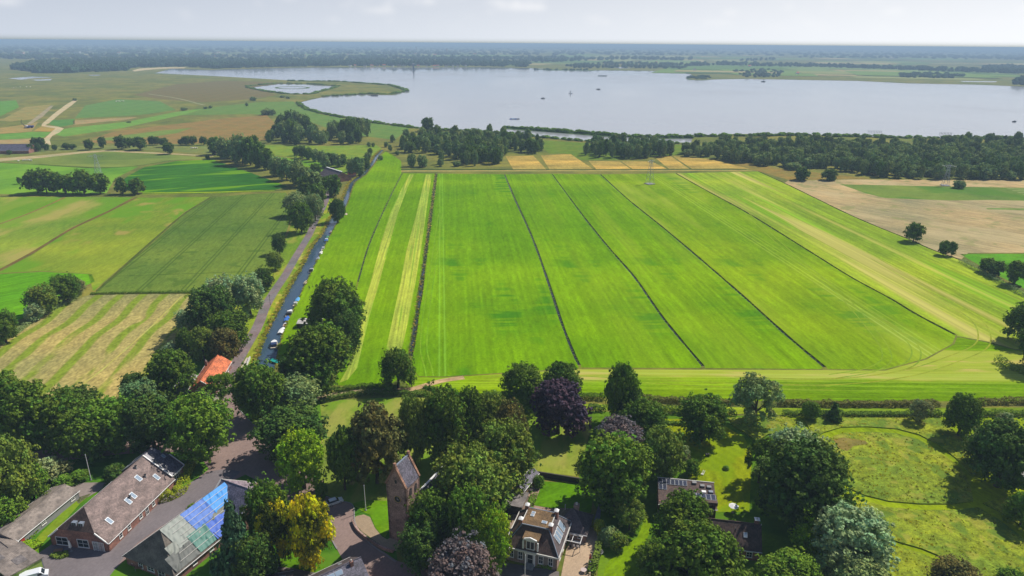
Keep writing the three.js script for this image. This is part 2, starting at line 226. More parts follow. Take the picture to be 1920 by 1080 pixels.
// track along the top of the pastures and the wheat plots behind
plain('farm_track', 'pale grass track along the far end of the pastures', [[752, 319.3], [1100, 318.6], [1400, 318.4], [1420, 320.3], [1100, 321.2], [752, 322]], 0.06, [158, 148, 88]);
plain('ditch_edge', 'dark reed edge behind the far track', [[752, 317.2], [1100, 316.6], [1400, 316.6], [1400, 318.2], [1100, 318.4], [752, 319.1]], 0.05, [58, 82, 30]);
const WHEAT = [176, 150, 76], wheatPaint = (c, s, r) => { const k = 1 + 0.22 * (vn(s * 0.6, r * 0.06) - 0.5) + 0.16 * (fbm(s * 0.1, r * 0.1, 3) - 0.5); c[0] *= k; c[1] *= k; c[2] *= k; };
const plots = [['ripe wheat plot at the corner of the far wood', [[948, 293], [1000, 292], [1024, 317.5], [962, 317.5]]], ['ripe wheat plot second from the far wood', [[1014, 291.5], [1070, 289], [1112, 317], [1030, 317.5]]], ['ripe wheat plot below the reed path', [[1103, 301.5], [1162, 303], [1182, 317], [1118, 317.2]]], ['ripe wheat plot behind the far pylon', [[1165, 302.5], [1222, 303], [1250, 316.5], [1186, 317]]], ['ripe wheat plot nearest the conifer wood', [[1225, 293], [1258, 293], [1292, 316.5], [1254, 316.5]]], ['ripe wheat plot under the conifer wood', [[1262, 293], [1330, 298], [1405, 316.5], [1297, 316.5]]]];
for (const [l, px] of plots) field('wheat_plot', l, px, [px[0], px[3]], WHEAT, wheatPaint, { res: 0.9, y: 0.08 });
plain('rough_meadow', 'rough green meadow between the wood and the lake', [[1000, 262], [1100, 268], [1290, 272], [1292, 290], [1240, 292], [1150, 300], [1090, 300], [1060, 288], [1030, 288]], 0.05, [104, 128, 40]);
plain('rough_meadow', 'brown rough meadow at the foot of the conifer wood', [[1330, 296], [1480, 318], [1640, 335], [1480, 338], [1422, 321], [1400, 316]], 0.05, [138, 122, 62]);
// stubble field on the right
field('stubble_field', 'pale harvested stubble field behind the boundary ditch', [...near('g', [1700, 300]).slice(5), ...PP([[1815, 474.5], [2050, 473], [2050, 340], [1920, 338], [1600, 336.5], [1478, 338.5]])], [[1500, 340], [1920, 400]], [172, 152, 108], (c, s, r) => { const k = 1 + 0.20 * (vn(r * 0.9, s * 0.05) - 0.5); c[0] *= k; c[1] *= k; c[2] *= k; tint(c, [134, 136, 84], 0.7 * sstep(0.6, 0.8, fbm(s * 0.15, r * 0.15, 3))); tint(c, [190, 172, 128], 0.5 * sstep(0.5, 0.7, fbm(s * 0.02, r * 0.06 + 5, 3))); }, { res: 0.5 });
field('green_plot', 'green clover plot inside the stubble field', [[1575, 345.5], [1640, 347], [1780, 350], [2050, 354], [2050, 379], [1850, 375], [1780, 376], [1660, 371.5], [1625, 363]], [[1600, 350], [1900, 360]], [112, 132, 58], (c, s, r) => { tint(c, [78, 122, 40], 0.6 * sstep(0.5, 0.7, fbm(s * 0.03, r * 0.03, 3))); if (s > 130) tint(c, [176, 176, 128], 0.6 * sstep(0.62, 0.8, Math.sin(r * 0.75) * 0.5 + 0.5)); }, { res: 0.8, y: 0.06 });
plain('green_plot', 'thin green strip in the stubble field at the edge', [[1850, 390.5], [2050, 392], [2050, 396], [1850, 392.5]], 0.06, [104, 138, 60]);
plain('pasture', 'bright green corner pasture beyond the boundary trees', [[1800, 476.5], [2050, 475.5], [2050, 560], [1920, 541], [1866, 514]], 0.03, [92, 152, 30]);

// ---------- fields on the left ----------
field('hay_field', 'mown hay field with green stripes among drying grass', [[-60, 690], [0, 648], [60, 606], [120, 570], [165, 554], [260, 551], [378, 551], [372, 575], [350, 610], [345, 640], [330, 680], [282, 710], [212, 752], [180, 768], [90, 750], [0, 715], [-60, 715]], [[30, 720], [200, 570]], [160, 148, 88], (c, s, r) => {
  const w = r + 3 * (vn(s * 0.05, 4) - 0.5), st = sstep(0.55, 0.85, Math.sin(w * 0.62 + 0.5) * 0.5 + 0.5) * sstep(0.25, 0.5, fbm(s * 0.05 + 5, w * 0.2, 3)); tint(c, [116, 138, 36], st * 0.85); const k = 1 + 0.26 * (vn(s * 0.9, r * 1.6) - 0.5); c[0] *= k; c[1] *= k; c[2] *= k; if (r > 62) tint(c, [132, 130, 52], 0.55 * sstep(0.4, 0.7, fbm(s * 0.03, r * 0.14, 3)));
});
{ const b = band(PP([[150, 725], [190, 695], [240, 652], [290, 607], [340, 556]]), 0.7); sheet('hay_swath', 'thin pale raked line across the hay field', b.poly, 0.06, tiled('swathline', 182, 176, 96)); }
field('crop_field', 'dull green crop field with paired tramlines', [[180, 547], [205, 525], [290, 452], [350, 398], [397, 371], [455, 365], [535, 361], [546, 372], [548, 405], [535, 440], [516, 482], [495, 523], [430, 540], [372, 549], [270, 549]], [[270, 520], [430, 380]], [100, 122, 46], (c, s, r) => {
  const m = ((r % 21) + 21) % 21; for (const q of [4, 6]) { const d = Math.abs(m - q); if (d < 0.55) tint(c, [54, 78, 26], 0.75 * (1 - d / 0.55)); } tint(c, [70, 98, 32], 0.5 * sstep(0.68, 0.78, fbm(s * 0.25, r * 0.25, 2))); if (s < 4 && s > 3) tint(c, [58, 80, 28], 0.6);
});
field('rough_pasture', 'rough yellow green pasture beside the crop field', [[-60, 548], [0, 510], [60, 478], [135, 430], [205, 398], [250, 371], [393, 369.5], [345, 398], [285, 450], [200, 524], [175, 546], [165, 513], [80, 508], [0, 512]], [[100, 510], [330, 380]], [128, 144, 42], (c, s, r) => { tint(c, [92, 142, 26], 0.75 * sstep(0.46, 0.66, fbm(s * 0.022 + 5, r * 0.05, 4))); tint(c, [164, 142, 80], 0.75 * sstep(0.58, 0.76, fbm(s * 0.05 + 50, r * 0.09, 4)) * sstep(20, 90, s)); });
field('pasture', 'green pasture at the edge below the rough pasture', [[-60, 552], [0, 514], [80, 510], [172, 514], [178, 528], [120, 552], [60, 590], [0, 612], [-60, 640]], [[0, 560], [150, 530]], [94, 150, 20], streak(0.2));
field('rough_pasture', 'pale dry pasture left of the brown ditch line', [[-60, 392], [0, 370], [60, 369], [248, 370], [205, 394], [130, 428], [60, 472], [0, 505], [-60, 538]], [[0, 500], [240, 375]], [126, 146, 48], (c, s, r) => { tint(c, [166, 152, 84], 0.8 * sstep(0.5, 0.7, fbm(s * 0.015 + 3, r * 0.05, 4))); tint(c, [92, 142, 24], 0.6 * sstep(0.5, 0.72, fbm(s * 0.02 + 30, r * 0.04, 4))); });
const brownLine = (label, px, w, rgb = [112, 94, 54]) => { const b = band(smooth(PP(px), 5), w); sheet('ditch_line', label, b.poly, 0.075, tiled('bl' + rgb, ...rgb)); };
brownLine('brown overgrown ditch line between two dry pastures', [[-30, 522], [0, 506], [60, 474], [135, 429], [205, 396], [256, 370]], 2.2);
brownLine('thin brown ditch line through the pale pasture', [[-40, 436], [0, 420], [45, 404], [90, 385], [122, 370]], 1.8, [134, 108, 66]);
brownLine('dark grassy ditch line beside the crop field', [[182, 546], [215, 516], [288, 450], [350, 398], [396, 370]], 1.6, [82, 96, 40]);
brownLine('dark hedge foot line behind the tree row', [[0, 368], [100, 366], [270, 363], [400, 362], [540, 356]], 2.4, [66, 92, 34]);
field('pasture', 'bright green pasture behind the left tree row', [[-60, 380], [0, 364], [140, 366], [200, 362], [215, 335], [260, 312], [180, 314], [80, 308], [0, 305], [-60, 303]], [[0, 350], [200, 320]], [106, 148, 46], (c, s, r) => { tint(c, [124, 164, 46], 0.5 * sstep(0.45, 0.65, fbm(s * 0.01, r * 0.04, 3))); });
field('maize_field', 'dark blue green maize field with a lime rim', [[212, 352], [240, 330], [270, 314], [330, 302], [398, 299], [470, 324], [540, 350], [515, 356], [400, 359.5], [268, 361]], [[230, 350], [480, 330]], [56, 106, 30], (c, s, r) => { const k = 1 + 0.3 * (vn(s * 0.12, r * 1.3) - 0.5); c[0] *= k; c[1] *= k; c[2] *= k; tint(c, [110, 152, 18], 0.85 * sstep(0.6, 0.72, fbm(s * 0.014 + 9, r * 0.07, 3))); }, { y: 0.06 });
plain('maize_rim', 'lime green grass rim of the maize field', [[268, 361.2], [400, 359.8], [515, 356.4], [515, 358.4], [400, 363], [266, 364.6]], 0.07, [146, 170, 14]);
field('pasture', 'olive pasture around the left pylon', [[-60, 300], [0, 302], [90, 310], [190, 316], [270, 310], [330, 300], [395, 297], [300, 288], [200, 284], [150, 287], [60, 296], [0, 299]], [[0, 300], [300, 295]], [112, 128, 58], (c, s, r) => tint(c, [136, 148, 66], 0.6 * sstep(0.45, 0.65, fbm(s * 0.01, r * 0.03, 3))), { res: 0.8 });
brownLine('dark ditch before the bright pasture', [[-40, 303], [0, 305], [80, 309.5], [190, 315], [255, 311], [320, 301]], 1.8, [70, 88, 42]);
plain('farm_track', 'pale sandy track running to the left farm', [[-60, 304], [0, 297], [80, 291], [150, 284.5], [200, 281.5], [280, 285.5], [340, 288.5], [400, 292], [400, 294], [340, 290.5], [280, 288], [200, 284], [150, 288], [80, 296], [0, 303], [-60, 312]], 0.09, [176, 162, 124]);
plain('pasture', 'narrow olive pasture behind the sandy track', [[-60, 300], [0, 295], [80, 288], [150, 281], [200, 279], [290, 282], [400, 289.5], [400, 272], [300, 271], [150, 274], [0, 280], [-60, 285]], 0.05, [120, 130, 70]);
plain('pasture', 'yellow green meadow left of the canal bend', [[500, 272], [610, 274], [705, 272], [716, 278], [690, 300], [660, 322], [640, 330], [590, 300], [520, 292], [480, 285]], 0.05, [122, 146, 48]);
plain('pasture', 'bright meadow behind the canal farm', [[505, 292], [590, 302], [640, 318], [640, 335], [560, 330], [500, 310]], 0.07, [108, 148, 36]);
plain('reed_land', 'reddish rough grassland in the left distance', [[150, 268], [215, 246], [300, 236], [420, 222], [500, 216], [515, 230], [510, 262], [420, 268], [300, 270]], 0.05, [142, 120, 68]);
plain('reed_land', 'green strip across the reddish grassland', [[170, 262], [300, 245], [360, 240], [330, 250], [230, 264]], 0.07, [116, 140, 64]);
plain('reed_land', 'brown marsh field below the pond', [[250, 178], [330, 158], [420, 151], [540, 155], [470, 164], [520, 178], [470, 186], [380, 192], [300, 186]], 0.05, [118, 108, 66]);
plain('reed_land', 'green marsh meadow before the lake bay', [[340, 216], [390, 202], [480, 192], [550, 190], [560, 200], [600, 214], [690, 230], [770, 240], [740, 262], [640, 250], [560, 220], [470, 214]], 0.04, [104, 134, 62]);
plain('pasture', 'green pasture strip along the winding sand road', [[90, 250], [130, 240], [240, 228], [330, 210], [385, 203], [340, 216], [230, 240], [120, 256]], 0.06, [112, 154, 62]);
plain('pasture', 'bright plot at the bend of the sand road', [[90, 226], [140, 223], [140, 233], [112, 238], [95, 234]], 0.07, [88, 134, 62]);
plain('wheat_plot', 'pale fallow strip beyond the sand road', [[137, 226], [258, 219.5], [240, 224], [137, 234.5]], 0.07, [164, 144, 100]);
plain('pasture', 'wide green pasture beyond the fallow strip', [[140, 222], [260, 216], [330, 206], [300, 190], [220, 186], [160, 198]], 0.05, [100, 136, 66]);
plain('wheat_plot', 'orange stubble plot enclosed by the sand road', [[62, 246], [78, 237], [104, 240], [98, 247]], 0.08, [170, 144, 74]);
plain('wheat_plot', 'orange stubble beside the digger', [[-60, 246], [0, 240], [50, 233], [72, 229], [58, 247], [0, 251], [-60, 254]], 0.07, [162, 142, 84]);
plain('pasture', 'green strip below the orange stubble', [[-60, 256], [0, 251.5], [60, 247.5], [98, 247.5], [82, 258], [0, 262], [-60, 266]], 0.07, [104, 150, 60]);
plain('wheat_plot', 'pale harvested field before the left farm', [[-60, 267], [0, 262.5], [84, 258.5], [80, 268], [0, 275], [-60, 280]], 0.07, [166, 146, 102]);
plain('pasture', 'green pasture at the far left edge', [[-60, 226], [0, 218], [36, 201], [30, 188], [0, 190], [-60, 196]], 0.07, [98, 146, 58]);
plain('wheat_plot', 'tan plot beside the far left pasture', [[-20, 226], [8, 222], [48, 200], [96, 196], [70, 222], [20, 228]], 0.06, [150, 140, 80]);
plain('sand_road', 'pale sand road winding to the left farm', [[140, 187], [146, 188], [134, 198], [112, 214], [92, 231], [84, 235], [108, 237.5], [120, 241], [112, 248], [98, 255], [93, 262], [96, 272], [84, 270], [83, 260], [96, 248], [104, 241], [78, 236.5], [78, 233], [100, 214], [124, 196]], 0.1, [196, 180, 146]);
plain('sand_road', 'second grey track beside the winding sand road', [[95, 198], [101, 198], [80, 219], [58, 233], [50, 233], [72, 216]], 0.1, [160, 148, 122]);
plain('sand_beach', 'sandy lake beach below the far woods', [[248, 132], [262, 128.5], [310, 126.2], [350, 126], [345, 128], [300, 129], [272, 131.5], [252, 134]], 0.12, [206, 188, 150]);
brownLine('pale dike road on the marsh', [[278, 176], [330, 184], [382, 197]], 5, [150, 152, 118]);
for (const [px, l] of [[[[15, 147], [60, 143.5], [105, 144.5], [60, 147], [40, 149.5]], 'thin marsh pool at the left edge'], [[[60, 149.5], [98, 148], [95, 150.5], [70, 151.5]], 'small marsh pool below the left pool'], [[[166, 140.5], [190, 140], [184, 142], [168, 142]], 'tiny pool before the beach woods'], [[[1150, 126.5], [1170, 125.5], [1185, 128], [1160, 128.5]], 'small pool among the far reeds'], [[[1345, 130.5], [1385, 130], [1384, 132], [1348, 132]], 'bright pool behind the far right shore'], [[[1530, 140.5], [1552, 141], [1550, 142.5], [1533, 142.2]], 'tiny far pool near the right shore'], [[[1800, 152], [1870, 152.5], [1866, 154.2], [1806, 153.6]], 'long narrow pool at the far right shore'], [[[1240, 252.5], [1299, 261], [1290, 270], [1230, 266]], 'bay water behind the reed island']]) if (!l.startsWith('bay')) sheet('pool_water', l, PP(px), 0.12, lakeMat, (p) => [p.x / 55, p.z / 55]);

// ---------- distant fields beyond the lake ----------
{
  const r = rng(91), tones = [[126, 148, 86], [150, 156, 96], [104, 134, 74], [172, 162, 112], [118, 146, 70], [88, 116, 62]], geos = tones.map(() => []);
  for (let i = 0; i < 420; i++) {
    const left = r() < 0.5, px = left ? r() * 950 : 950 + r() * 1150, off = left ? 8 + 20 * r() ** 1.3 : 8 + 46 * r() ** 1.2, hz = 81 + (px - 960) * 0.00785, py = hz + off, c = P(px, py);
    if (py > (left ? 122 : px < 1300 ? 122 : 138 + (px - 1300) * 0.018)) continue;
    const w = 120 + r() * 420, d = 150 + r() * 700, a = 0.25 + (r() - 0.5) * 0.2, k = Math.floor(r() * tones.length), ca = Math.cos(a), sa = Math.sin(a), q = [[-w, -d], [w, -d], [w, d], [-w, d]].map(([x, z]) => new V3(c.x + (x * ca - z * sa) / 2, 0, c.z + (x * sa + z * ca) / 2));
    geos[k].push(sheetGeo(q, 0.3 + i * 0.006));
  }
  for (let i = 0; i < 260; i++) { const px = -60 + r() * 2100, off = 4.4 + 6 * r(), c = P(px, 81 + (px - 960) * 0.00785 + off), w = 300 + r() * 1600, d = 500 + r() * 2500, k = Math.floor(r() * tones.length); geos[k].push(sheetGeo([[-w, -d], [w, -d], [w, d], [-w, d]].map(([x, z]) => new V3(c.x + x / 2, 0, c.z + z / 2)), 3 + i * 0.02)); }
  geos.forEach((g, i) => { if (g.length) structure(new THREE.Mesh(mergeGeometries(g), tiled('far' + i, ...tones[i])), 'distant_fields', 'hazy patchwork of fields towards the horizon'); });
}

// ---------- village ground ----------
plain('road', 'narrow asphalt road beside the canal', (() => { const b = band(smooth(PP([[424, 716], [443, 681], [460, 652], [483, 612], [497, 577], [514, 547], [535, 516], [554, 483], [568, 460], [581, 438], [591, 415], [604, 392], [613, 369], [612, 352], [590, 340]]), 5), 4.4); return b.poly; })(), 0.06, [128, 118, 124]);
field('verge', 'yellow green reed verge between road and canal', [[452, 690], [468, 655], [491, 612], [504, 578], [521, 548], [541, 516], [560, 484], [574, 461], [587, 438], [597, 415], [610, 392], [618, 372], [630, 372], [638, 381], [614, 415], [602, 440], [586, 460], [564, 502], [541, 541], [516, 590], [503, 615], [484, 660], [476, 690]], [[480, 650], [580, 450]], [142, 148, 44], (c, s, r) => { tint(c, [104, 140, 26], 0.8 * sstep(0.42, 0.6, fbm(s * 0.12, r * 0.3, 4))); tint(c, [188, 170, 90], 0.7 * sstep(0.6, 0.75, fbm(s * 0.2 + 9, r * 0.4, 3))); });
field('verge', 'dry grassy verge between the crop field and the road', [[497, 523], [518, 482], [540, 440], [550, 405], [560, 385], [600, 375], [608, 372], [599, 392], [586, 415], [575, 438], [562, 460], [548, 483], [529, 516], [508, 547], [491, 577], [476, 612], [452, 652], [436, 680], [400, 690], [370, 660], [372, 580], [380, 550]], [[480, 560], [580, 430]], [118, 142, 36], (c, s, r) => tint(c, [164, 150, 70], 0.5 * sstep(0.5, 0.7, fbm(s * 0.08, r * 0.2, 3))), { y: 0.02 });
const brickPave = (name, label, px, y, rgb, a, b) => field(name, label, px, [a, b], rgb, (c, s, r) => { const row = Math.floor(s / 0.5), k = 1 + 0.12 * (vn(row * 3.7, Math.floor(r / 0.25) * 5.1) - 0.5) + 0.14 * (fbm(s * 0.15, r * 0.15, 3) - 0.5); const g = rgb[1] / 255; c[0] = rgb[0] * k; c[1] = rgb[1] * k; c[2] = rgb[2] * k; }, { y, res: 0.12 });
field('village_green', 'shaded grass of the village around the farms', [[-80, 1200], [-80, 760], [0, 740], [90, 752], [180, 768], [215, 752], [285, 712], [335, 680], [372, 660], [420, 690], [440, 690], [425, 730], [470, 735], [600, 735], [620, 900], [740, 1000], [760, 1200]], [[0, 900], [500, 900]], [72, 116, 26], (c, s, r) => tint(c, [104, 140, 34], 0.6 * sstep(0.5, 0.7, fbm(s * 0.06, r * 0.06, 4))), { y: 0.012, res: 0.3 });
brickPave('village_road', 'reddish brick paved village road and junction', [[-80, 868], [0, 852], [150, 838], [240, 828], [300, 826], [345, 828], [400, 812], [412, 770], [418, 735], [422, 712], [448, 712], [447, 745], [450, 770], [480, 800], [560, 850], [592, 905], [606, 930], [660, 945], [668, 985], [690, 1015], [745, 1052], [830, 1075], [830, 1140], [640, 1140], [648, 1060], [632, 1030], [612, 1000], [575, 985], [545, 960], [510, 915], [460, 890], [430, 905], [402, 925], [350, 960], [300, 995], [262, 1025], [215, 1068], [190, 1100], [130, 1140], [60, 1140], [70, 1040], [110, 1020], [200, 1030], [250, 1000], [300, 960], [340, 920], [392, 880], [375, 855], [330, 848], [250, 850], [150, 860], [0, 880], [-80, 900]], 0.06, [140, 120, 112], [100, 1080], [420, 880]);
brickPave('yard', 'grey asphalt street between the two farmhouses', [[60, 1140], [66, 1042], [104, 1016], [190, 1030], [208, 1016], [240, 985], [285, 945], [318, 930], [352, 908], [394, 884], [420, 880], [452, 884], [432, 903], [404, 923], [352, 958], [298, 990], [258, 1018], [236, 1040], [217, 1066], [192, 1098], [130, 1140]], 0.064, [122, 114, 114], [100, 1080], [420, 880]);
brickPave('pavement', 'pale concrete strip beside the canal road', [[437, 716], [462, 671], [468, 671], [455, 700], [446, 722]], 0.09, [188, 176, 162], [440, 716], [465, 671]);
brickPave('pavement', 'pale paving before the orange roofed house', [[392, 740], [424, 705], [420, 735], [414, 768], [380, 762], [364, 752]], 0.08, [166, 154, 142], [400, 750], [424, 705]);
brickPave('yard', 'grey yard behind the shed', [[118, 912], [160, 905], [195, 905], [210, 895], [190, 918], [160, 935], [148, 945]], 0.07, [142, 130, 122], [120, 910], [200, 900]);
plain('lawn', 'strip of lawn between the shed and the farmhouse', [[58, 1022], [75, 1002], [120, 958], [140, 935], [172, 925], [150, 945], [110, 990], [92, 1004], [76, 1026], [62, 1040]], 0.07, [118, 140, 34]);
plain('lawn', 'bright lawn at the foot of the church tower', [[660, 945], [684, 938], [735, 940], [735, 985], [722, 1008], [716, 1004], [704, 990], [694, 966], [680, 960]], 0.075, [98, 138, 12]);
brickPave('churchyard_path', 'pale brick path curving to the church tower', [[662, 975], [668, 968], [682, 965], [694, 970], [703, 990], [716, 1006], [726, 1012], [745, 1000], [760, 1030], [735, 1034], [705, 1016], [680, 998], [668, 985]], 0.08, [164, 144, 118], [665, 975], [735, 1025]);
plain('lawn', 'lawn under the yellow trees', [[520, 1030], [540, 1008], [560, 1000], [580, 1010], [600, 1060], [625, 1070], [610, 1078], [560, 1068], [525, 1058]], 0.07, [90, 130, 14]);
field('churchyard_meadow', 'curved mown meadow behind the church trees', [[600, 758], [640, 750], [720, 746], [770, 745], [860, 748], [960, 752], [1085, 762], [1110, 790], [1092, 860], [1085, 893], [1010, 886], [980, 890], [900, 960], [760, 1000], [740, 1000], [735, 940], [660, 945], [610, 928], [592, 905], [598, 850], [605, 800]], [[620, 880], [700, 760]], [124, 138, 52], (c, s, r) => { tint(c, [96, 140, 26], 0.6 * sstep(0.45, 0.65, fbm(s * 0.05, r * 0.08, 4))); tint(c, [166, 156, 82], 0.5 * sstep(0.55, 0.7, fbm(s * 0.06 + 22, r * 0.2, 4))); }, { y: 0.03 });
{ const b = band(smooth(PP([[588, 750], [620, 741], [670, 734], [730, 733], [770, 730], [800, 722], [830, 714], [870, 708]]), 6), [2.4, 2.6, 2.6, 2.6, 2.8, 3.2, 3, 2.6, 1.5].length ? 2.8 : 3); field('farm_track', 'sandy track curving from the village to the field gate', b.poly, [[600, 745], [800, 722]], [168, 146, 108], (c, s, r) => { const k = 1 + 0.3 * (fbm(s * 0.3, r * 0.8, 3) - 0.5); c[0] *= k; c[1] *= k; c[2] *= k; }, { y: 0.07, res: 0.2 }); }
field('grass_lane', 'grass lane between the two long hedges', [[1085, 757], [1240, 761], [1460, 765], [1700, 765], [2050, 764], [2050, 776], [1700, 778], [1460, 778], [1240, 772], [1085, 768]], [[1100, 763], [1900, 770]], [128, 146, 32], streak(0.3, 1.4), { y: 0.04 });
field('garden_lawn', 'yellow green garden lawn with mowing rings', [[1240, 785], [1340, 788], [1395, 820], [1410, 850], [1405, 960], [1330, 960], [1290, 900], [1297, 845], [1250, 822]], [[1310, 940], [1370, 800]], [132, 142, 14], (c, s, r) => { const d = Math.hypot(s - 10, r + 6), k = 1 + 0.05 * Math.sin(d * 2.2); c[0] *= k; c[1] *= k; tint(c, [112, 146, 12], 0.5 * sstep(0.45, 0.6, fbm(s * 0.1, r * 0.1, 3))); }, { y: 0.05, res: 0.2 });
field('garden_lawn', 'lawn behind the villa between path and garage', [[1002, 948], [1012, 902], [1090, 908], [1112, 930], [1108, 962], [1060, 956], [1030, 952]], [[1010, 945], [1085, 910]], [92, 134, 12], streak(0.15, 2), { y: 0.055, res: 0.2 });
field('garden_lawn', 'curved garden lawn right of the villa court', [[1128, 1090], [1136, 1060], [1160, 1030], [1195, 1008], [1212, 960], [1222, 990], [1205, 1030], [1204, 1070], [1195, 1120], [1125, 1120]], [[1140, 1080], [1200, 1020]], [118, 144, 10], streak(0.15, 2), { y: 0.055, res: 0.2 });
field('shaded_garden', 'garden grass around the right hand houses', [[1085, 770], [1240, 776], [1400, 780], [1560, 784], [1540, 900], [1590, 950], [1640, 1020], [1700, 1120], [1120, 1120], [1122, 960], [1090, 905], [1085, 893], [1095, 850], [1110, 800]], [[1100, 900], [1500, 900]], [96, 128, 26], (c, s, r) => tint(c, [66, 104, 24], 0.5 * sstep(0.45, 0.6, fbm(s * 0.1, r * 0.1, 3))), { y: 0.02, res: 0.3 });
brickPave('terrace', 'reddish brick terrace behind the villa', [[990, 922], [1014, 898], [1018, 902], [1001, 948], [1030, 953], [1062, 957], [1066, 985], [1000, 975], [988, 940]], 0.07, [168, 140, 124], [1000, 950], [1060, 957]);
brickPave('driveway', 'pale brick court beside the villa', [[1052, 1080], [1062, 1030], [1078, 1000], [1120, 985], [1128, 1000], [1112, 1040], [1104, 1110], [1040, 1110]], 0.07, [184, 160, 132], [1060, 1080], [1120, 990]);
brickPave('driveway', 'brick drive left of the villa', [[944, 1030], [948, 1000], [966, 960], [978, 950], [985, 955], [962, 1005], [955, 1030]], 0.07, [160, 140, 122], [950, 1010], [975, 955]);
brickPave('front_path', 'grey front path before the villa', [[930, 1052], [1048, 1072], [1050, 1120], [925, 1120]], 0.065, [112, 104, 100], [940, 1060], [1040, 1075]);
brickPave('garden_path', 'narrow grey garden path right of the villa', [[1112, 985], [1122, 945], [1128, 945], [1124, 985], [1120, 1000]], 0.08, [128, 124, 130], [1116, 985], [1125, 945]);
brickPave('yard', 'paving beneath the bottom houses', [[480, 1100], [520, 1062], [600, 1072], [612, 1090], [640, 1060], [760, 1080], [800, 1120], [480, 1140]], 0.055, [120, 110, 106], [500, 1090], [700, 1080]);
// ---------- trees ----------
function quadsGeo(list) { // list of [pos, normal, size, tone, tilt]
  const n = list.length, pos = new Float32Array(n * 12), col = new Float32Array(n * 12), idx = new Uint32Array(n * 6), a = new V3(), b = new V3(), q = new V3();
  list.forEach(([p, nn, s, tone, ang, asp = 1], i) => {
    a.set(Math.abs(nn.y) < 0.9 ? 0 : 1, Math.abs(nn.y) < 0.9 ? 1 : 0, 0).cross(nn).normalize(); b.copy(nn).cross(a);
    const c = Math.cos(ang), d = Math.sin(ang), ax = a.clone().multiplyScalar(c).addScaledVector(b, d).multiplyScalar(s), bx = a.clone().multiplyScalar(-d).addScaledVector(b, c).multiplyScalar(s * asp);
    [[-0.5, -0.15], [0.1, -0.5], [0.5, 0.12], [-0.08, 0.5]].forEach(([u, v], k) => { q.copy(p).addScaledVector(ax, u).addScaledVector(bx, v); if (k === 0 || k === 2) q.addScaledVector(nn, -s * 0.12); pos.set([q.x, q.y, q.z], i * 12 + k * 3); col.set(tone, i * 12 + k * 3); });
    idx.set([0, 1, 2, 0, 2, 3].map((k) => k + i * 4), i * 6);
  });
  const g = new THREE.BufferGeometry(); g.setAttribute('position', new THREE.BufferAttribute(pos, 3)); g.setAttribute('color', new THREE.BufferAttribute(col, 3)); g.setIndex(new THREE.BufferAttribute(idx, 1));
  return g;
}
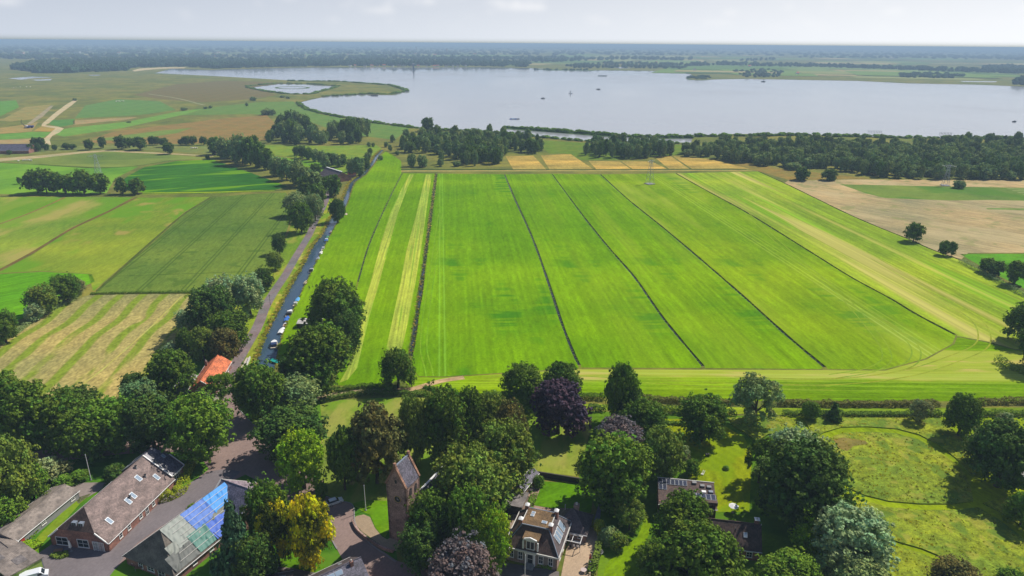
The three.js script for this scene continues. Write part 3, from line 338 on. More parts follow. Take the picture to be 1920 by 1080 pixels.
// unit crown: 1 wide, 1 high, standing on y = 0
function crownGeo(seed, leaves, leaf, { lobes = 34, shape = 'round', spread = 1, lobeR = [0.14, 0.24], open = 0, vary = 0.35, asp = 1, clumpR = 0.05, mix } = {}) {
  const r = rng(seed), L = [], list = [], v = new V3();
  const rad = (t) => shape === 'cone' ? Math.max(0.03, 1 - t) * 0.96 : shape === 'tall' ? Math.pow(Math.sin(Math.PI * clamp(0.10 + t * 0.86)), 0.6) : shape === 'dome' ? Math.sqrt(clamp(1 - Math.pow(clamp((t - 0.28) / 0.72, -1, 1), 2))) * (t < 0.28 ? 0.80 + 0.2 * t / 0.28 : 1) : shape === 'flat' ? Math.pow(Math.sin(Math.PI * clamp(0.18 + t * 0.76)), 0.5) : Math.pow(Math.sin(Math.PI * clamp(0.08 + t * 0.84)), 0.75);
  for (let i = 0; i < lobes; i++) {
    const t = shape === 'cone' ? Math.pow((i + r() * 0.8) / lobes, 1.25) * 0.97 : clamp(0.06 + 0.90 * Math.sqrt((i + r()) / lobes) * (0.75 + 0.25 * r())), a = i * 2.39996 + r() * 0.9, R = mixv(lobeR[0], lobeR[1], r()) * (shape === 'cone' ? 0.25 + 0.85 * (1 - t) : 1);
    const rr = Math.max(0, rad(t) * 0.5 - R * 0.85) * (i % 4 === 3 ? 0.45 : (0.80 + 0.30 * r()) * (shape === 'cone' ? 1 : 0.82 + 0.36 * vn(Math.cos(a) * 1.3 + seed, Math.sin(a) * 1.3 + t * 2)));
    L.push({ c: new V3(Math.cos(a) * rr, clamp(t, R * 0.8, 1 - R * 0.75), Math.sin(a) * rr), R, tone: 1 + (r() - 0.5) * vary });
  }
  const tot = L.reduce((s, l) => s + l.R * l.R, 0), mid = new V3(0, 0.40, 0), per = Math.max(5, Math.round(clumpR * clumpR / (leaf * leaf) * 5)), pick = (o, lim) => { let k = 0; do { v.set(r() - 0.5, r() - 0.5, r() - 0.5); } while ((v.lengthSq() > 0.25 || v.dot(o) < lim * v.length()) && ++k < 20); return v.normalize(); };
  for (const l of L) {
    const n = Math.max(2, Math.round(leaves * l.R * l.R / tot / per)), out = l.c.clone().sub(mid).normalize(), skip = r() < open, hue = (r() - 0.5) * 0.35, lc = mix ? mix(r) : [1, 1, 1];
    for (let i = 0; i < n; i++) {
      const d = pick(out, -0.2).clone(), sc = l.c.clone().addScaledVector(d, l.R * (r() < 0.13 ? 1.12 + 0.28 * r() : 0.70 + 0.36 * r())); if (sc.y < 0.01 || (skip && r() < 0.7)) continue;
      let inside = false; for (const o of L) if (o !== l && sc.distanceToSquared(o.c) < o.R * o.R * 0.40) { inside = true; break; }
      if (inside) continue;
      const rs = clumpR * (0.65 + 0.7 * r()), tone = l.tone * (1 + (r() - 0.5) * 0.5), up = new V3(d.x * 0.7, d.y * 0.7 + 0.45, d.z * 0.7).normalize(), hh = hue + (r() - 0.5) * 0.2;
      for (let j = 0; j < per; j++) {
        const q = pick(up, -0.15), p = sc.clone().addScaledVector(q, rs * (0.45 + 0.6 * r())), nn = q.clone().addScaledVector(up, 0.35).add(new V3(r() - 0.5, r() - 0.5, r() - 0.5).multiplyScalar(1.1 * spread)).normalize(), k = tone * (1 + (r() - 0.5) * 0.5);
        list.push([p, nn, leaf * (0.6 + 0.8 * r()), [k * (1 + hh) * lc[0], k * lc[1], k * (1 - hh * 0.6) * lc[2]], r() * 6.28, asp]);
      }
    }
    const inner = Math.round(n * per * 0.22); for (let i = 0; i < inner; i++) { const q = pick(out, -1), p = l.c.clone().addScaledVector(q, l.R * 0.7 * Math.cbrt(r())); if (p.y > 0.02) list.push([p, new V3(r() - 0.5, r() - 0.5, r() - 0.5).normalize(), leaf * 2.4, lc.map((x) => x * l.tone), r() * 6]); }
  }
  return quadsGeo(list);
}
function limbGeo(a, b, ra, rb, n = 6) { const d = b.clone().sub(a), g = new THREE.CylinderGeometry(rb, ra, d.length(), n, 1); g.applyQuaternion(new THREE.Quaternion().setFromUnitVectors(new V3(0, 1, 0), d.clone().normalize())); const m = a.clone().add(b).multiplyScalar(0.5); g.translate(m.x, m.y, m.z); return g; }
function trunkGeo(seed, limbs = 7, r0 = 0.032, top = 0.72) {
  const r = rng(seed + 500), gs = [limbGeo(new V3(0, -0.01, 0), new V3(0.004, 0.12, 0), r0 * 1.35, r0, 8), limbGeo(new V3(0.004, 0.12, 0), new V3(0.015, 0.4, 0.01), r0, r0 * 0.72, 7), limbGeo(new V3(0.015, 0.4, 0.01), new V3(0, top, -0.01), r0 * 0.72, r0 * 0.3, 6)];
  for (let i = 0; i < limbs; i++) { const a = i * 2.4 + r(), y = 0.24 + 0.3 * r(), s = 0.2 + 0.2 * r(); gs.push(limbGeo(new V3(0.01, y, 0), new V3(Math.cos(a) * s, y + 0.14 + 0.2 * r(), Math.sin(a) * s), r0 * 0.45, r0 * 0.14, 5)); }
  return mergeGeometries(gs.map((g) => { g.deleteAttribute('uv'); return g; }));
}
const fol = (r, g, b, tr = 0.25) => new THREE.MeshPhysicalMaterial({ color: lin(r * 1.8, g * 1.68, b * 1.3), roughness: 0.8, specularIntensity: 0.1, vertexColors: true, transmission: tr, thickness: 0, side: THREE.DoubleSide });
const FOL = {
  oak: fol(0.070, 0.128, 0.016), dark: fol(0.052, 0.100, 0.020), green: fol(0.086, 0.160, 0.018), lime: fol(0.16, 0.27, 0.012), olive: fol(0.112, 0.170, 0.030), brown: fol(0.105, 0.108, 0.036),
  purple: fol(0.050, 0.036, 0.066, 0.2), mauve: fol(0.096, 0.084, 0.105, 0.2), farwood: fol(0.045, 0.085, 0.06), mixed: fol(0.50, 0.56, 0.62, 0.3), silver: fol(0.185, 0.26, 0.15), willow: fol(0.15, 0.215, 0.095), spruce: fol(0.045, 0.098, 0.055, 0.12), pine: fol(0.075, 0.135, 0.06, 0.15), grey: fol(0.18, 0.215, 0.11), wood: fol(0.12, 0.185, 0.07), ygreen: fol(0.20, 0.245, 0.016),  // farwood: leaf colour made darker and bluish, distance haze put into it
  tuftA: fol(0.22, 0.26, 0.035, 0.5), tuftB: fol(0.30, 0.32, 0.03, 0.5), tuftC: fol(0.14, 0.21, 0.025, 0.45), tuftD: fol(0.36, 0.33, 0.10, 0.5),
};
const BARK = mat(0.075, 0.058, 0.042, 0.95), PALEBARK = mat(0.20, 0.18, 0.15, 0.9);
const CROWN = {
  round: [1, 2, 3, 4].map((s) => crownGeo(s * 11, 9500, 0.034, { lobes: 30, lobeR: [0.15, 0.25] })), dome: [5, 6, 18].map((s) => crownGeo(s * 11, 11500, 0.030, { lobes: 46, shape: 'dome', lobeR: [0.12, 0.21], clumpR: 0.042 })),
  tall: [7, 8].map((s) => crownGeo(s * 11, 9500, 0.038, { lobes: 36, shape: 'tall', clumpR: 0.058 })), airy: [9, 10].map((s) => crownGeo(s * 11, 5600, 0.032, { lobes: 46, lobeR: [0.08, 0.16], open: 0.12, spread: 1.6 })),
  weep: [12, 13].map((s) => crownGeo(s * 11, 9500, 0.033, { lobes: 40, shape: 'dome', lobeR: [0.11, 0.2], asp: 1.9, clumpR: 0.045 })), cone: [14, 15].map((s) => crownGeo(s * 11, 9500, 0.042, { lobes: 90, shape: 'cone', lobeR: [0.12, 0.2], spread: 0.8, asp: 1.5, clumpR: 0.06 })),
  bush: [16, 17].map((s) => crownGeo(s * 11, 4200, 0.05, { lobes: 22, shape: 'dome', lobeR: [0.15, 0.26], clumpR: 0.07 })), flat: [20, 21, 22].map((s) => crownGeo(s * 11, 8800, 0.034, { lobes: 40, shape: 'flat', lobeR: [0.11, 0.2], open: 0.05 })),
  mid: [31, 32, 33, 34, 35].map((s) => crownGeo(s * 11, 1700, 0.085, { lobes: 16, lobeR: [0.17, 0.28], clumpR: 0.10 })), midtall: [41, 42, 43].map((s) => crownGeo(s * 11, 1600, 0.085, { lobes: 18, shape: 'tall', lobeR: [0.16, 0.26], clumpR: 0.10 })), far: [51, 52, 53].map((s) => crownGeo(s * 11, 260, 0.22, { lobes: 10, lobeR: [0.2, 0.32], vary: 0.5, clumpR: 0.2 })),
  midcone: [61, 62].map((s) => crownGeo(s * 11, 1500, 0.09, { lobes: 40, shape: 'cone', lobeR: [0.16, 0.26], clumpR: 0.1 })), yellow: [71].map((s) => crownGeo(s * 11, 9500, 0.036, { lobes: 44, shape: 'tall', lobeR: [0.12, 0.2], clumpR: 0.05, mix: (r) => r() < 0.72 ? [0.78, 0.68, 0.012] : [0.20, 0.22, 0.014] })), halfyellow: [72].map((s) => crownGeo(s * 11, 9500, 0.036, { lobes: 44, shape: 'tall', lobeR: [0.12, 0.2], clumpR: 0.05, mix: (r) => r() < 0.45 ? [0.74, 0.65, 0.012] : [0.10, 0.14, 0.016] })),
};
const TRUNK = [trunkGeo(1), trunkGeo(2), trunkGeo(3, 6)], STEM = trunkGeo(9, 3, 0.03, 0.6);
const treeRng = rng(1234);
// a tree whose trunk stands at (px, base), with its top at topY and a crown w pixels wide in the photograph
function tree(px, base, topY, w, kind, leaf, label, { name = 'tree', group, low, depthScale = 1, category = 'tree', bark = BARK } = {}) {
  const at = P(px, base), s = pxPerM(at), W = w / s * (base > 500 ? 1.06 : 1.02), dep = Math.atan2(EYE, Math.hypot(at.x, at.z));
  let H = heightTo(at, topY) / 1.0; H = Math.max(H - 0.12 * W * Math.sin(dep), W * 0.35);
  const g = thing(name, label, category, at.setY(-0.02), treeRng() * 6.28, group), small = ['bush'].includes(kind), lo = low ?? (small ? 0.02 : kind === 'cone' || kind === 'midcone' ? 0.06 : kind.startsWith('mid') ? 0.10 : 0.07);
  const cs = CROWN[kind], geo = cs[Math.floor(treeRng() * cs.length)];
  const t = part('trunk', small || kind.startsWith('mid') ? STEM : TRUNK[Math.floor(treeRng() * 3)], bark, g); t.scale.set(W, H * 0.95, W);
  const c = part('crown', geo, FOL[leaf], g); c.scale.set(W, H * (1 - lo), W * depthScale); c.position.y = H * lo;
  return g;
}
const T = (px, b, t, w, k, f, l, o) => tree(px, b, t, w, k, f, l, o);
// left foreground, along the village road
T(14, 822, 706, 112, 'flat', 'oak', 'dark oak at the edge of the frame by the hay field');
T(62, 838, 718, 110, 'flat', 'oak', 'dark oak second from the left edge above the village road');
T(120, 842, 738, 104, 'round', 'oak', 'dark oak with a full crown left of the flat topped oaks');
T(150, 800, 726, 88, 'flat', 'dark', 'flat topped dark oak bordering the hay field corner');
T(168, 862, 772, 92, 'round', 'oak', 'oak shading the village road above the flagpole');
T(212, 848, 752, 108, 'round', 'green', 'fresh green oak between the hay field and village road');
T(268, 778, 716, 76, 'flat', 'pine', 'blue green pine at the lower corner of the hay field');
T(255, 752, 700, 46, 'round', 'dark', 'small dark tree behind the blue green pine');
T(327, 748, 656, 86, 'dome', 'oak', 'large round oak left of the orange roofed house');
T(292, 846, 744, 96, 'round', 'dark', 'oak with a bare trunk above the farmhouse annex');
T(382, 862, 742, 114, 'round', 'green', 'broad bright green oak on the village junction');
T(418, 764, 698, 48, 'airy', 'green', 'slender young tree before the orange roofed house', { low: 0.3 });
T(28, 958, 822, 92, 'tall', 'olive', 'tall pale birch at the left edge beside the shed', { bark: PALEBARK });
T(66, 940, 868, 56, 'round', 'green', 'smaller leafy tree behind the long shed');
T(99, 903, 860, 62, 'bush', 'grey', 'rounded grey green bush near the left flagpole', { name: 'bush', category: 'bush' });
T(118, 915, 893, 40, 'bush', 'green', 'low garden bush behind the shed end', { name: 'bush', category: 'bush' });
T(150, 900, 882, 34, 'bush', 'green', 'dark low shrub at the foot of the left flagpole', { name: 'bush', category: 'bush' });
T(20, 985, 930, 60, 'bush', 'green', 'thicket bush at the left edge above the shed roof', { name: 'bush', category: 'bush' });
T(218, 905, 872, 40, 'bush', 'dark', 'shaded shrub behind the farmhouse ridge', { name: 'bush', category: 'bush' });
// beside the canal mouth and the junction
T(492, 790, 684, 90, 'round', 'oak', 'broad dark tree closing the near end of the canal');
T(550, 716, 670, 54, 'round', 'dark', 'dark tree at the canal mouth behind the grey green tree');
T(562, 772, 706, 74, 'round', 'willow', 'grey green tree beside the sandy track start');
T(550, 855, 764, 122, 'round', 'dark', 'broad dark tree above the lime green tree');
T(571, 915, 806, 88, 'dome', 'lime', 'lime green rounded tree on the churchyard corner');
T(632, 640, 524, 104, 'dome', 'oak', 'huge dark oak over the canal barn');
T(606, 726, 608, 118, 'dome', 'oak', 'huge dark oak between canal and mown swaths');
T(652, 668, 588, 54, 'round', 'dark', 'dark tree squeezed between the two huge oaks');
T(747, 728, 653, 62, 'dome', 'oak', 'single round oak at the end of the reed ditch', { low: 0.04 });
// church grove
T(647, 918, 802, 58, 'tall', 'oak', 'dark tree at the left end of the church grove');
T(708, 905, 762, 98, 'weep', 'brown', 'brownish drooping tree behind the church tower');
T(778, 872, 742, 66, 'dome', 'olive', 'olive crowned tree at the back of the church grove');
T(835, 868, 728, 84, 'round', 'oak', 'tall dark tree in the middle of the church grove');
T(880, 850, 728, 66, 'dome', 'oak', 'dark tree right of the grove middle');
T(918, 838, 736, 72, 'dome', 'olive', 'olive tree before the single pair by the hedge');
T(956, 868, 752, 66, 'dome', 'brown', 'dull brown green tree at the right of the church grove');
T(945, 922, 788, 112, 'dome', 'olive', 'broad olive tree shading the villa garage');
T(882, 985, 836, 142, 'dome', 'olive', 'biggest olive lime tree hiding the church nave');
T(808, 1030, 922, 78, 'round', 'oak', 'dark tree hugging the church tower');
T(876, 1040, 915, 78, 'round', 'green', 'fresh green chestnut below the biggest lime tree');
T(928, 1072, 958, 60, 'round', 'lime', 'bright green tree at the villa corner');
T(788, 1068, 985, 74, 'round', 'dark', 'deeply shaded tree above the bottom street');
T(866, 1140, 1022, 126, 'round', 'mauve', 'grey purple beech at the bottom edge');
// behind the villa and around the gardens
T(981, 768, 682, 78, 'round', 'oak', 'dark tree left of the purple beech by the hedge');
T(1053, 752, 680, 66, 'tall', 'oak', 'dark tree behind the purple beech');
T(1046, 812, 712, 98, 'weep', 'purple', 'dark purple copper beech on the meadow');
T(1162, 792, 680, 58, 'tall', 'green', 'tall narrow tree with a brownish top by the hedge');
T(1180, 800, 725, 50, 'tall', 'dark', 'dark tree behind the spreading garden tree');
T(1204, 822, 748, 76, 'round', 'oak', 'spreading tree below the tall narrow tree');
T(1156, 858, 785, 84, 'round', 'mauve', 'greyish purple tree above the broad green garden tree');
T(1147, 948, 818, 134, 'round', 'green', 'broad green garden tree behind the villa lawn');
T(1236, 905, 802, 78, 'round', 'olive', 'tree touching the solar panel house');
T(1314, 826, 742, 90, 'round', 'oak', 'single round tree on the garden lawn edge', { low: 0.05 });
T(1414, 795, 702, 84, 'airy', 'willow', 'airy tree with visible branches at the meadow corner');
T(1518, 786, 753, 30, 'round', 'green', 'small green tree on the long hedge');
T(1562, 788, 754, 32, 'midcone', 'dark', 'small dark cone tree on the long hedge');
T(1722, 790, 748, 36, 'airy', 'grey', 'bare looking grey bush on the long hedge');
T(1796, 818, 740, 68, 'dome', 'oak', 'round dark tree on the long hedge near the meadow');
T(1880, 806, 776, 34, 'bush', 'grey', 'grey bush on the lawn behind the right shed', { name: 'bush', category: 'bush' });
T(1912, 640, 572, 66, 'flat', 'oak', 'tree at the right edge with its shadow on the pasture');
T(1940, 690, 610, 70, 'round', 'dark', 'dark tree half outside the right edge');
T(1868, 912, 795, 118, 'round', 'dark', 'big dark tree over the right shed');
T(1836, 868, 806, 54, 'round', 'willow', 'grey green tree left of the big dark tree');
T(1912, 985, 925, 60, 'bush', 'green', 'bush below the right shed', { name: 'bush', category: 'bush' });
T(1496, 985, 826, 172, 'dome', 'dark', 'huge dark copse tree between the lawn and meadow');
T(1488, 905, 806, 100, 'round', 'silver', 'silvery poplar showing behind the huge dark tree');
T(1422, 905, 822, 52, 'airy', 'oak', 'small dark tree on the lawn beside the huge dark tree');
T(1584, 1078, 958, 136, 'round', 'silver', 'large silver leaved tree at the meadow edge');
T(1506, 1040, 974, 56, 'round', 'lime', 'light green small tree left of the silver tree');
T(1596, 1120, 1032, 120, 'round', 'willow', 'grey green tree below the silver tree');
T(1472, 1120, 1042, 108, 'round', 'green', 'green tree at the bottom edge near the brick house');
T(1788, 1110, 1056, 80, 'round', 'brown', 'brownish tree top at the bottom of the meadow');
T(1895, 1120, 1072, 60, 'round', 'green', 'tree top at the bottom corner of the meadow');
T(1278, 1040, 926, 116, 'dome', 'oak', 'dense tree in front of the solar panel house');
T(1302, 1132, 985, 166, 'dome', 'oak', 'huge tree hiding the brick roofed house');
T(1232, 1105, 1015, 84, 'round', 'oak', 'tree left of the huge tree at the garden path');
T(1180, 992, 938, 56, 'airy', 'olive', 'small open apple tree beside the garden lawn');
T(1142, 1018, 990, 36, 'bush', 'willow', 'garden shrub beyond the villa hedge', { name: 'bush', category: 'bush' });
T(1158, 1028, 1000, 34, 'bush', 'olive', 'yellowing garden shrub at the lawn edge', { name: 'bush', category: 'bush' });
T(1124, 1000, 975, 24, 'bush', 'ygreen', 'yellow flowering shrub at the villa hedge end', { name: 'bush', category: 'bush' });
T(1280, 868, 838, 30, 'bush', 'grey', 'grey shrub in the kitchen garden', { name: 'bush', category: 'bush' });
T(1296, 892, 862, 28, 'bush', 'green', 'dark shrub below the kitchen garden bed', { name: 'bush', category: 'bush' });
T(1254, 895, 868, 26, 'bush', 'green', 'leafy shrub behind the solar panel roof', { name: 'bush', category: 'bush' });
T(1010, 912, 892, 22, 'bush', 'green', 'round shrub at the end of the villa terrace', { name: 'bush', category: 'bush' });
// foreground between the farms and the church
T(452, 1092, 936, 84, 'cone', 'spruce', 'dark blue green spruce before the tarpaulin roof');
T(508, 1032, 904, 78, 'round', 'oak', 'dark tree behind the two yellow trees');
T(486, 1100, 1005, 80, 'round', 'dark', 'shaded tree below the dark tree by the spruce');
T(524, 1058, 938, 62, 'halfyellow', 'mixed', 'half yellow tree beside the spruce');
T(589, 1066, 928, 76, 'yellow', 'mixed', 'bright yellow tree beside the brick road');
T(604, 936, 905, 22, 'bush', 'green', 'small bush by the churchyard wall corner', { name: 'bush', category: 'bush' });
T(365, 968, 945, 26, 'bush', 'green', 'low shrub by the tarpaulin farmhouse', { name: 'bush', category: 'bush' });
// left field edge and the canal road
T(12, 642, 583, 52, 'round', 'oak', 'dark tree at the left edge beside the hay field');
T(84, 590, 535, 54, 'round', 'olive', 'olive bushy tree at the hay field corner');
T(128, 566, 515, 52, 'round', 'oak', 'dark bushy tree on the hay field hedge');
T(68, 600, 570, 32, 'bush', 'silver', 'silvery bush at the hay field hedge', { name: 'bush', category: 'bush' });
T(150, 552, 524, 24, 'round', 'grey', 'small grey green tree ending the hay field hedge');
T(418, 598, 520, 62, 'round', 'silver', 'silver willow at the crop field corner');
T(470, 590, 516, 60, 'round', 'silver', 'silver willow nearest the canal road');
T(404, 630, 538, 84, 'round', 'dark', 'dark tree below the silver willow');
T(436, 652, 582, 80, 'dome', 'oak', 'dark round tree beside the bend of the canal road');
T(384, 676, 612, 44, 'weep', 'olive', 'drooping birch behind the orange roofed house');
T(426, 678, 614, 50, 'weep', 'brown', 'brownish drooping birch at the road behind the orange roof');
T(354, 622, 580, 42, 'round', 'silver', 'silvery small tree at the hay field side');
T(352, 668, 618, 30, 'round', 'oak', 'small dark green tree beside the drooping birch');
T(324, 672, 644, 36, 'bush', 'silver', 'low silver bush at the hay field edge', { name: 'bush', category: 'bush' });
T(558, 405, 362, 46, 'round', 'willow', 'pale green willow by the crop field road');
T(566, 436, 380, 44, 'round', 'oak', 'dark tree below the pale willow by the road');
T(592, 414, 364, 34, 'round', 'willow', 'grey willow between pale willow and road');
T(634, 417, 373, 30, 'round', 'dark', 'single dark tree standing in the canal bank');
T(525, 476, 438, 26, 'round', 'dark', 'dark tree on the verge above the olive tree');
T(517, 506, 472, 30, 'round', 'olive', 'olive tree on the verge of the crop field');
T(497, 545, 503, 36, 'round', 'dark', 'dark tree on the verge near the silver willows');
// a row on the left with visible trunks
[[72, 362, 322, 40], [88, 362, 319, 36], [108, 362, 326, 30], [124, 363, 326, 28], [137, 363, 330, 22], [158, 363, 322, 36], [188, 363, 327, 34]].forEach(([x, b, t, w], i) => T(x, b, t, w, 'mid', 'oak', 'dark tree in the row on the left pasture, ' + ['first', 'second', 'third', 'fourth', 'fifth', 'sixth', 'seventh'][i] + ' from the left', { group: 'tree row on the left pasture' }));
T(230, 364, 335, 21, 'mid', 'oak', 'smaller of two round trees right of the left row', { low: 0.02 }); T(258, 364, 336, 26, 'mid', 'oak', 'larger of two round trees right of the left row', { low: 0.02 });
T(37, 345, 332, 8, 'mid', 'dark', 'tiny lone tree on the bright left pasture');
[[168, 281, 263, 18], [193, 278, 257, 15], [229, 280, 256, 22], [244, 277, 259, 12], [263, 281, 258, 28], [285, 272, 256, 12], [295, 272, 257, 12], [308, 276, 259, 15], [317, 289, 268, 20], [339, 272, 261, 9], [350, 272, 256, 18], [363, 272, 256, 14], [382, 272, 257, 13]].forEach(([x, b, t, w], i) => T(x, b, t, w, 'mid', 'dark', 'dark tree along the far sandy track, number ' + ['one', 'two', 'three', 'four', 'five', 'six', 'seven', 'eight', 'nine', 'ten', 'eleven', 'twelve', 'thirteen'][i] + ' counted from the left farm', { group: 'trees along the far sandy track' }));
[[58, 286, 270, 12], [68, 280, 259, 14], [80, 280, 258, 14], [72, 284, 268, 12], [88, 283, 270, 10], [103, 282, 271, 9], [125, 280, 269, 14], [137, 280, 270, 12], [44, 287, 277, 10], [18, 290, 282, 10]].forEach(([x, b, t, w], i) => T(x, b, t, w, 'mid', 'dark', 'dark tree sheltering the left farm barn', { group: 'trees around the left farm' }));
// clumps around the canal farm and further belts: alike members share one label
function clump(label, group, list, kinds = ['mid', 'mid', 'midtall'], leaf = ['oak', 'dark', 'wood']) { const r = rng(list.length * 77 + label.length); for (const [x, b, t, w] of list) T(x, b, t, w, kinds[Math.floor(r() * kinds.length)], leaf[Math.floor(r() * leaf.length)], label, { group, low: 0.03 }); }
clump('dark tree in the tall clump beside the maize field', 'tall clump beside the maize field', [[404, 290, 258, 26], [420, 296, 262, 30], [438, 302, 262, 30], [455, 308, 254, 34], [470, 310, 260, 28], [488, 314, 270, 28], [502, 318, 280, 26], [412, 284, 262, 20], [480, 302, 258, 24], [446, 296, 258, 26], [389, 299, 290, 8]]);
clump('dark tree in the belt sheltering the canal farm', 'belt sheltering the canal farm', [[520, 330, 296, 28], [538, 338, 298, 30], [556, 346, 306, 30], [572, 350, 312, 34], [588, 366, 322, 36], [574, 368, 330, 32], [598, 380, 346, 32], [560, 330, 298, 18], [592, 332, 308, 22], [612, 362, 332, 24], [628, 368, 330, 28], [618, 352, 330, 16]]);
clump('tree in the dark belt on the meadow behind the farm', 'belt on the meadow behind the farm', [[556, 292, 275, 12], [568, 296, 274, 16], [580, 299, 276, 16], [592, 303, 279, 16], [604, 308, 283, 16], [616, 314, 288, 18], [610, 316, 292, 18], [632, 314, 290, 18], [643, 312, 290, 16], [624, 310, 288, 14]]);
clump('dark tree on the far left bank of the canal', 'trees on the far canal bank', [[660, 330, 300, 22], [674, 330, 296, 22], [686, 318, 296, 18], [668, 322, 298, 18], [690, 302, 286, 12], [694, 292, 278, 10], [662, 316, 303, 14]]);
clump('dark tree in the large copse before the lake bay', 'large copse before the lake bay', [[508, 262, 243, 14], [504, 268, 250, 12], [520, 258, 232, 20], [534, 262, 228, 22], [548, 266, 226, 22], [562, 268, 232, 22], [530, 248, 214, 20], [545, 250, 210, 24], [560, 254, 212, 22], [576, 258, 216, 20], [584, 268, 236, 18], [598, 270, 244, 20], [610, 266, 246, 14], [590, 262, 234, 16], [570, 246, 214, 16], [536, 268, 246, 16], [556, 272, 250, 16], [606, 270, 250, 16]]);
clump('dark tree in the smaller copse nearest the lake bay', 'smaller copse nearest the lake bay', [[622, 262, 230, 18], [634, 258, 228, 18], [648, 262, 226, 22], [662, 264, 224, 22], [676, 260, 222, 22], [688, 256, 224, 16], [642, 270, 246, 16], [658, 270, 250, 16], [672, 268, 244, 14], [628, 252, 228, 14], [654, 250, 222, 16], [668, 250, 221, 16]]);
[[502, 215, 203, 20], [495, 216, 206, 10], [512, 216, 206, 10], [345, 207, 201, 12], [386, 204, 200, 9], [395, 203, 198, 7], [463, 199, 193, 6], [475, 189, 182, 12], [530, 183, 179, 10], [540, 185, 181, 8], [141, 189, 184, 8], [242, 230, 227, 8]].forEach(([x, b, t, w]) => T(x, b, t, w, 'mid', 'wood', 'small lone bush on the marsh meadows', { group: 'bushes on the marsh meadows', low: 0, name: 'bush', category: 'bush' }));
[[736, 267, 254, 10], [772, 312, 288, 16], [792, 313, 292, 20], [828, 308, 282, 10], [826, 312, 298, 12], [856, 312, 302, 14], [724, 276, 266, 8], [732, 283, 272, 8], [745, 291, 283, 8], [714, 300, 292, 10], [700, 275, 268, 6], [692, 275, 267, 8]].forEach(([x, b, t, w]) => T(x, b, t, w, 'mid', 'wood', 'small dark tree scattered between canal and far wood', { group: 'small trees between canal and far wood', low: 0.02 }));
T(802, 246, 221, 24, 'mid', 'dark', 'tall dark tree on the lake shore above the far wood', { low: 0.02 });
// singles on the right
T(1712, 453, 420, 32, 'mid', 'oak', 'round tree on the boundary ditch of the stubble field'); T(1768, 478, 452, 20, 'mid', 'oak', 'tree of a pair on the boundary ditch, the fuller one'); T(1783, 480, 455, 16, 'mid', 'oak', 'tree of a pair on the boundary ditch, the thinner one');
T(1848, 510, 484, 26, 'mid', 'oak', 'rounded tree before the corner pasture'); T(1866, 518, 490, 28, 'mid', 'dark', 'dark tree second before the corner pasture'); T(1902, 533, 490, 34, 'mid', 'oak', 'tree with a bare trunk at the corner pasture edge');
T(1798, 353, 338, 20, 'mid', 'wood', 'bushy tree beside the right pylon', { low: 0 }); T(1502, 338, 316, 30, 'mid', 'dark', 'dark bush before the conifer wood, left of two', { low: 0, name: 'bush', category: 'bush' }); T(1555, 338, 318, 26, 'mid', 'dark', 'dark bush before the conifer wood, right of two', { low: 0, name: 'bush', category: 'bush' }); T(1487, 318, 304, 26, 'mid', 'wood', 'grey green bush at the edge of the conifer wood', { low: 0, name: 'bush', category: 'bush' });

// ---------- woods: nearest trees as things, the mass behind as stuff ----------
const inPoly = (x, y, poly) => { let c = false; for (let i = 0, j = poly.length - 1; i < poly.length; j = i++) { const [xi, yi] = poly[i], [xj, yj] = poly[j]; if ((yi > y) !== (yj > y) && x < (xj - xi) * (y - yi) / (yj - yi) + xi) c = !c; } return c; };
function scatter(poly, sx, sy, seed) { const r = rng(seed), out = [], xs = poly.map((p) => p[0]), ys = poly.map((p) => p[1]); let k = 0; for (let y = Math.max(...ys); y > Math.min(...ys); y -= sy, k++) for (let x = Math.min(...xs) + (k % 2) * sx / 2; x < Math.max(...xs); x += sx) { const X = x + (r() - 0.5) * sx * 0.9, Y = y + (r() - 0.5) * sy * 0.9; if (inPoly(X, Y, poly)) out.push([X, Y]); } return out; }
function wood(label, group, poly, sx, sy, hM, wM, seed, kinds, count) {
  const r = rng(seed), spots = scatter(poly, sx, sy, seed).sort((a, b) => b[1] - a[1]), rest = [];
  spots.forEach(([x, y], i) => {
    const at = P(x, y), H = hM * (0.58 + 0.68 * r()), W = wM * (0.65 + 0.85 * r()), kd = kinds[Math.floor(r() * kinds.length)], leaf = ['wood', 'wood', 'wood', 'oak'][Math.floor(r() * 4)], cs = CROWN[kd], geo = cs[Math.floor(r() * cs.length)], turn = r() * 6.28;
    if (i >= count) { rest.push([at, H, W, turn]); return; }
    const g = thing('woodland_tree', label, 'tree', at, turn, group), t = part('trunk', STEM, BARK, g); t.scale.set(W, H, W); const c = part('crown', geo, FOL[leaf], g); c.scale.set(W, H * 0.96, W); c.position.y = H * 0.04;
  });
  return rest;
}
const restA = wood('dark tree of the wood behind the pastures', 'wood behind the pastures', [[743, 283], [760, 268], [800, 262], [830, 258], [900, 256], [960, 262], [1024, 282], [1020, 288], [950, 290], [945, 306], [905, 312], [870, 310], [850, 296], [800, 288], [770, 290]], 12, 5.5, 15, 8, 3, ['mid', 'mid', 'midtall'], 110);
const restB = wood('dark tree of the small wood near the reed island', 'small wood near the reed island', [[1096, 288], [1120, 276], [1170, 273], [1230, 275], [1262, 282], [1262, 294], [1200, 298], [1130, 297], [1100, 296]], 12, 5, 14, 8, 5, ['midtall', 'midtall', 'mid'], 45);
const restC = wood('tree at the front of the long lakeside wood', 'long lakeside wood', [[1278, 292], [1300, 280], [1380, 274], [1480, 272], [1600, 273], [1700, 275], [1820, 269], [2080, 269], [2080, 345], [1920, 338], [1780, 336], [1640, 334], [1560, 318], [1480, 314], [1380, 308], [1330, 300]], 13, 5, 12, 8.5, 8, ['mid', 'mid', 'midtall', 'mid'], 145);
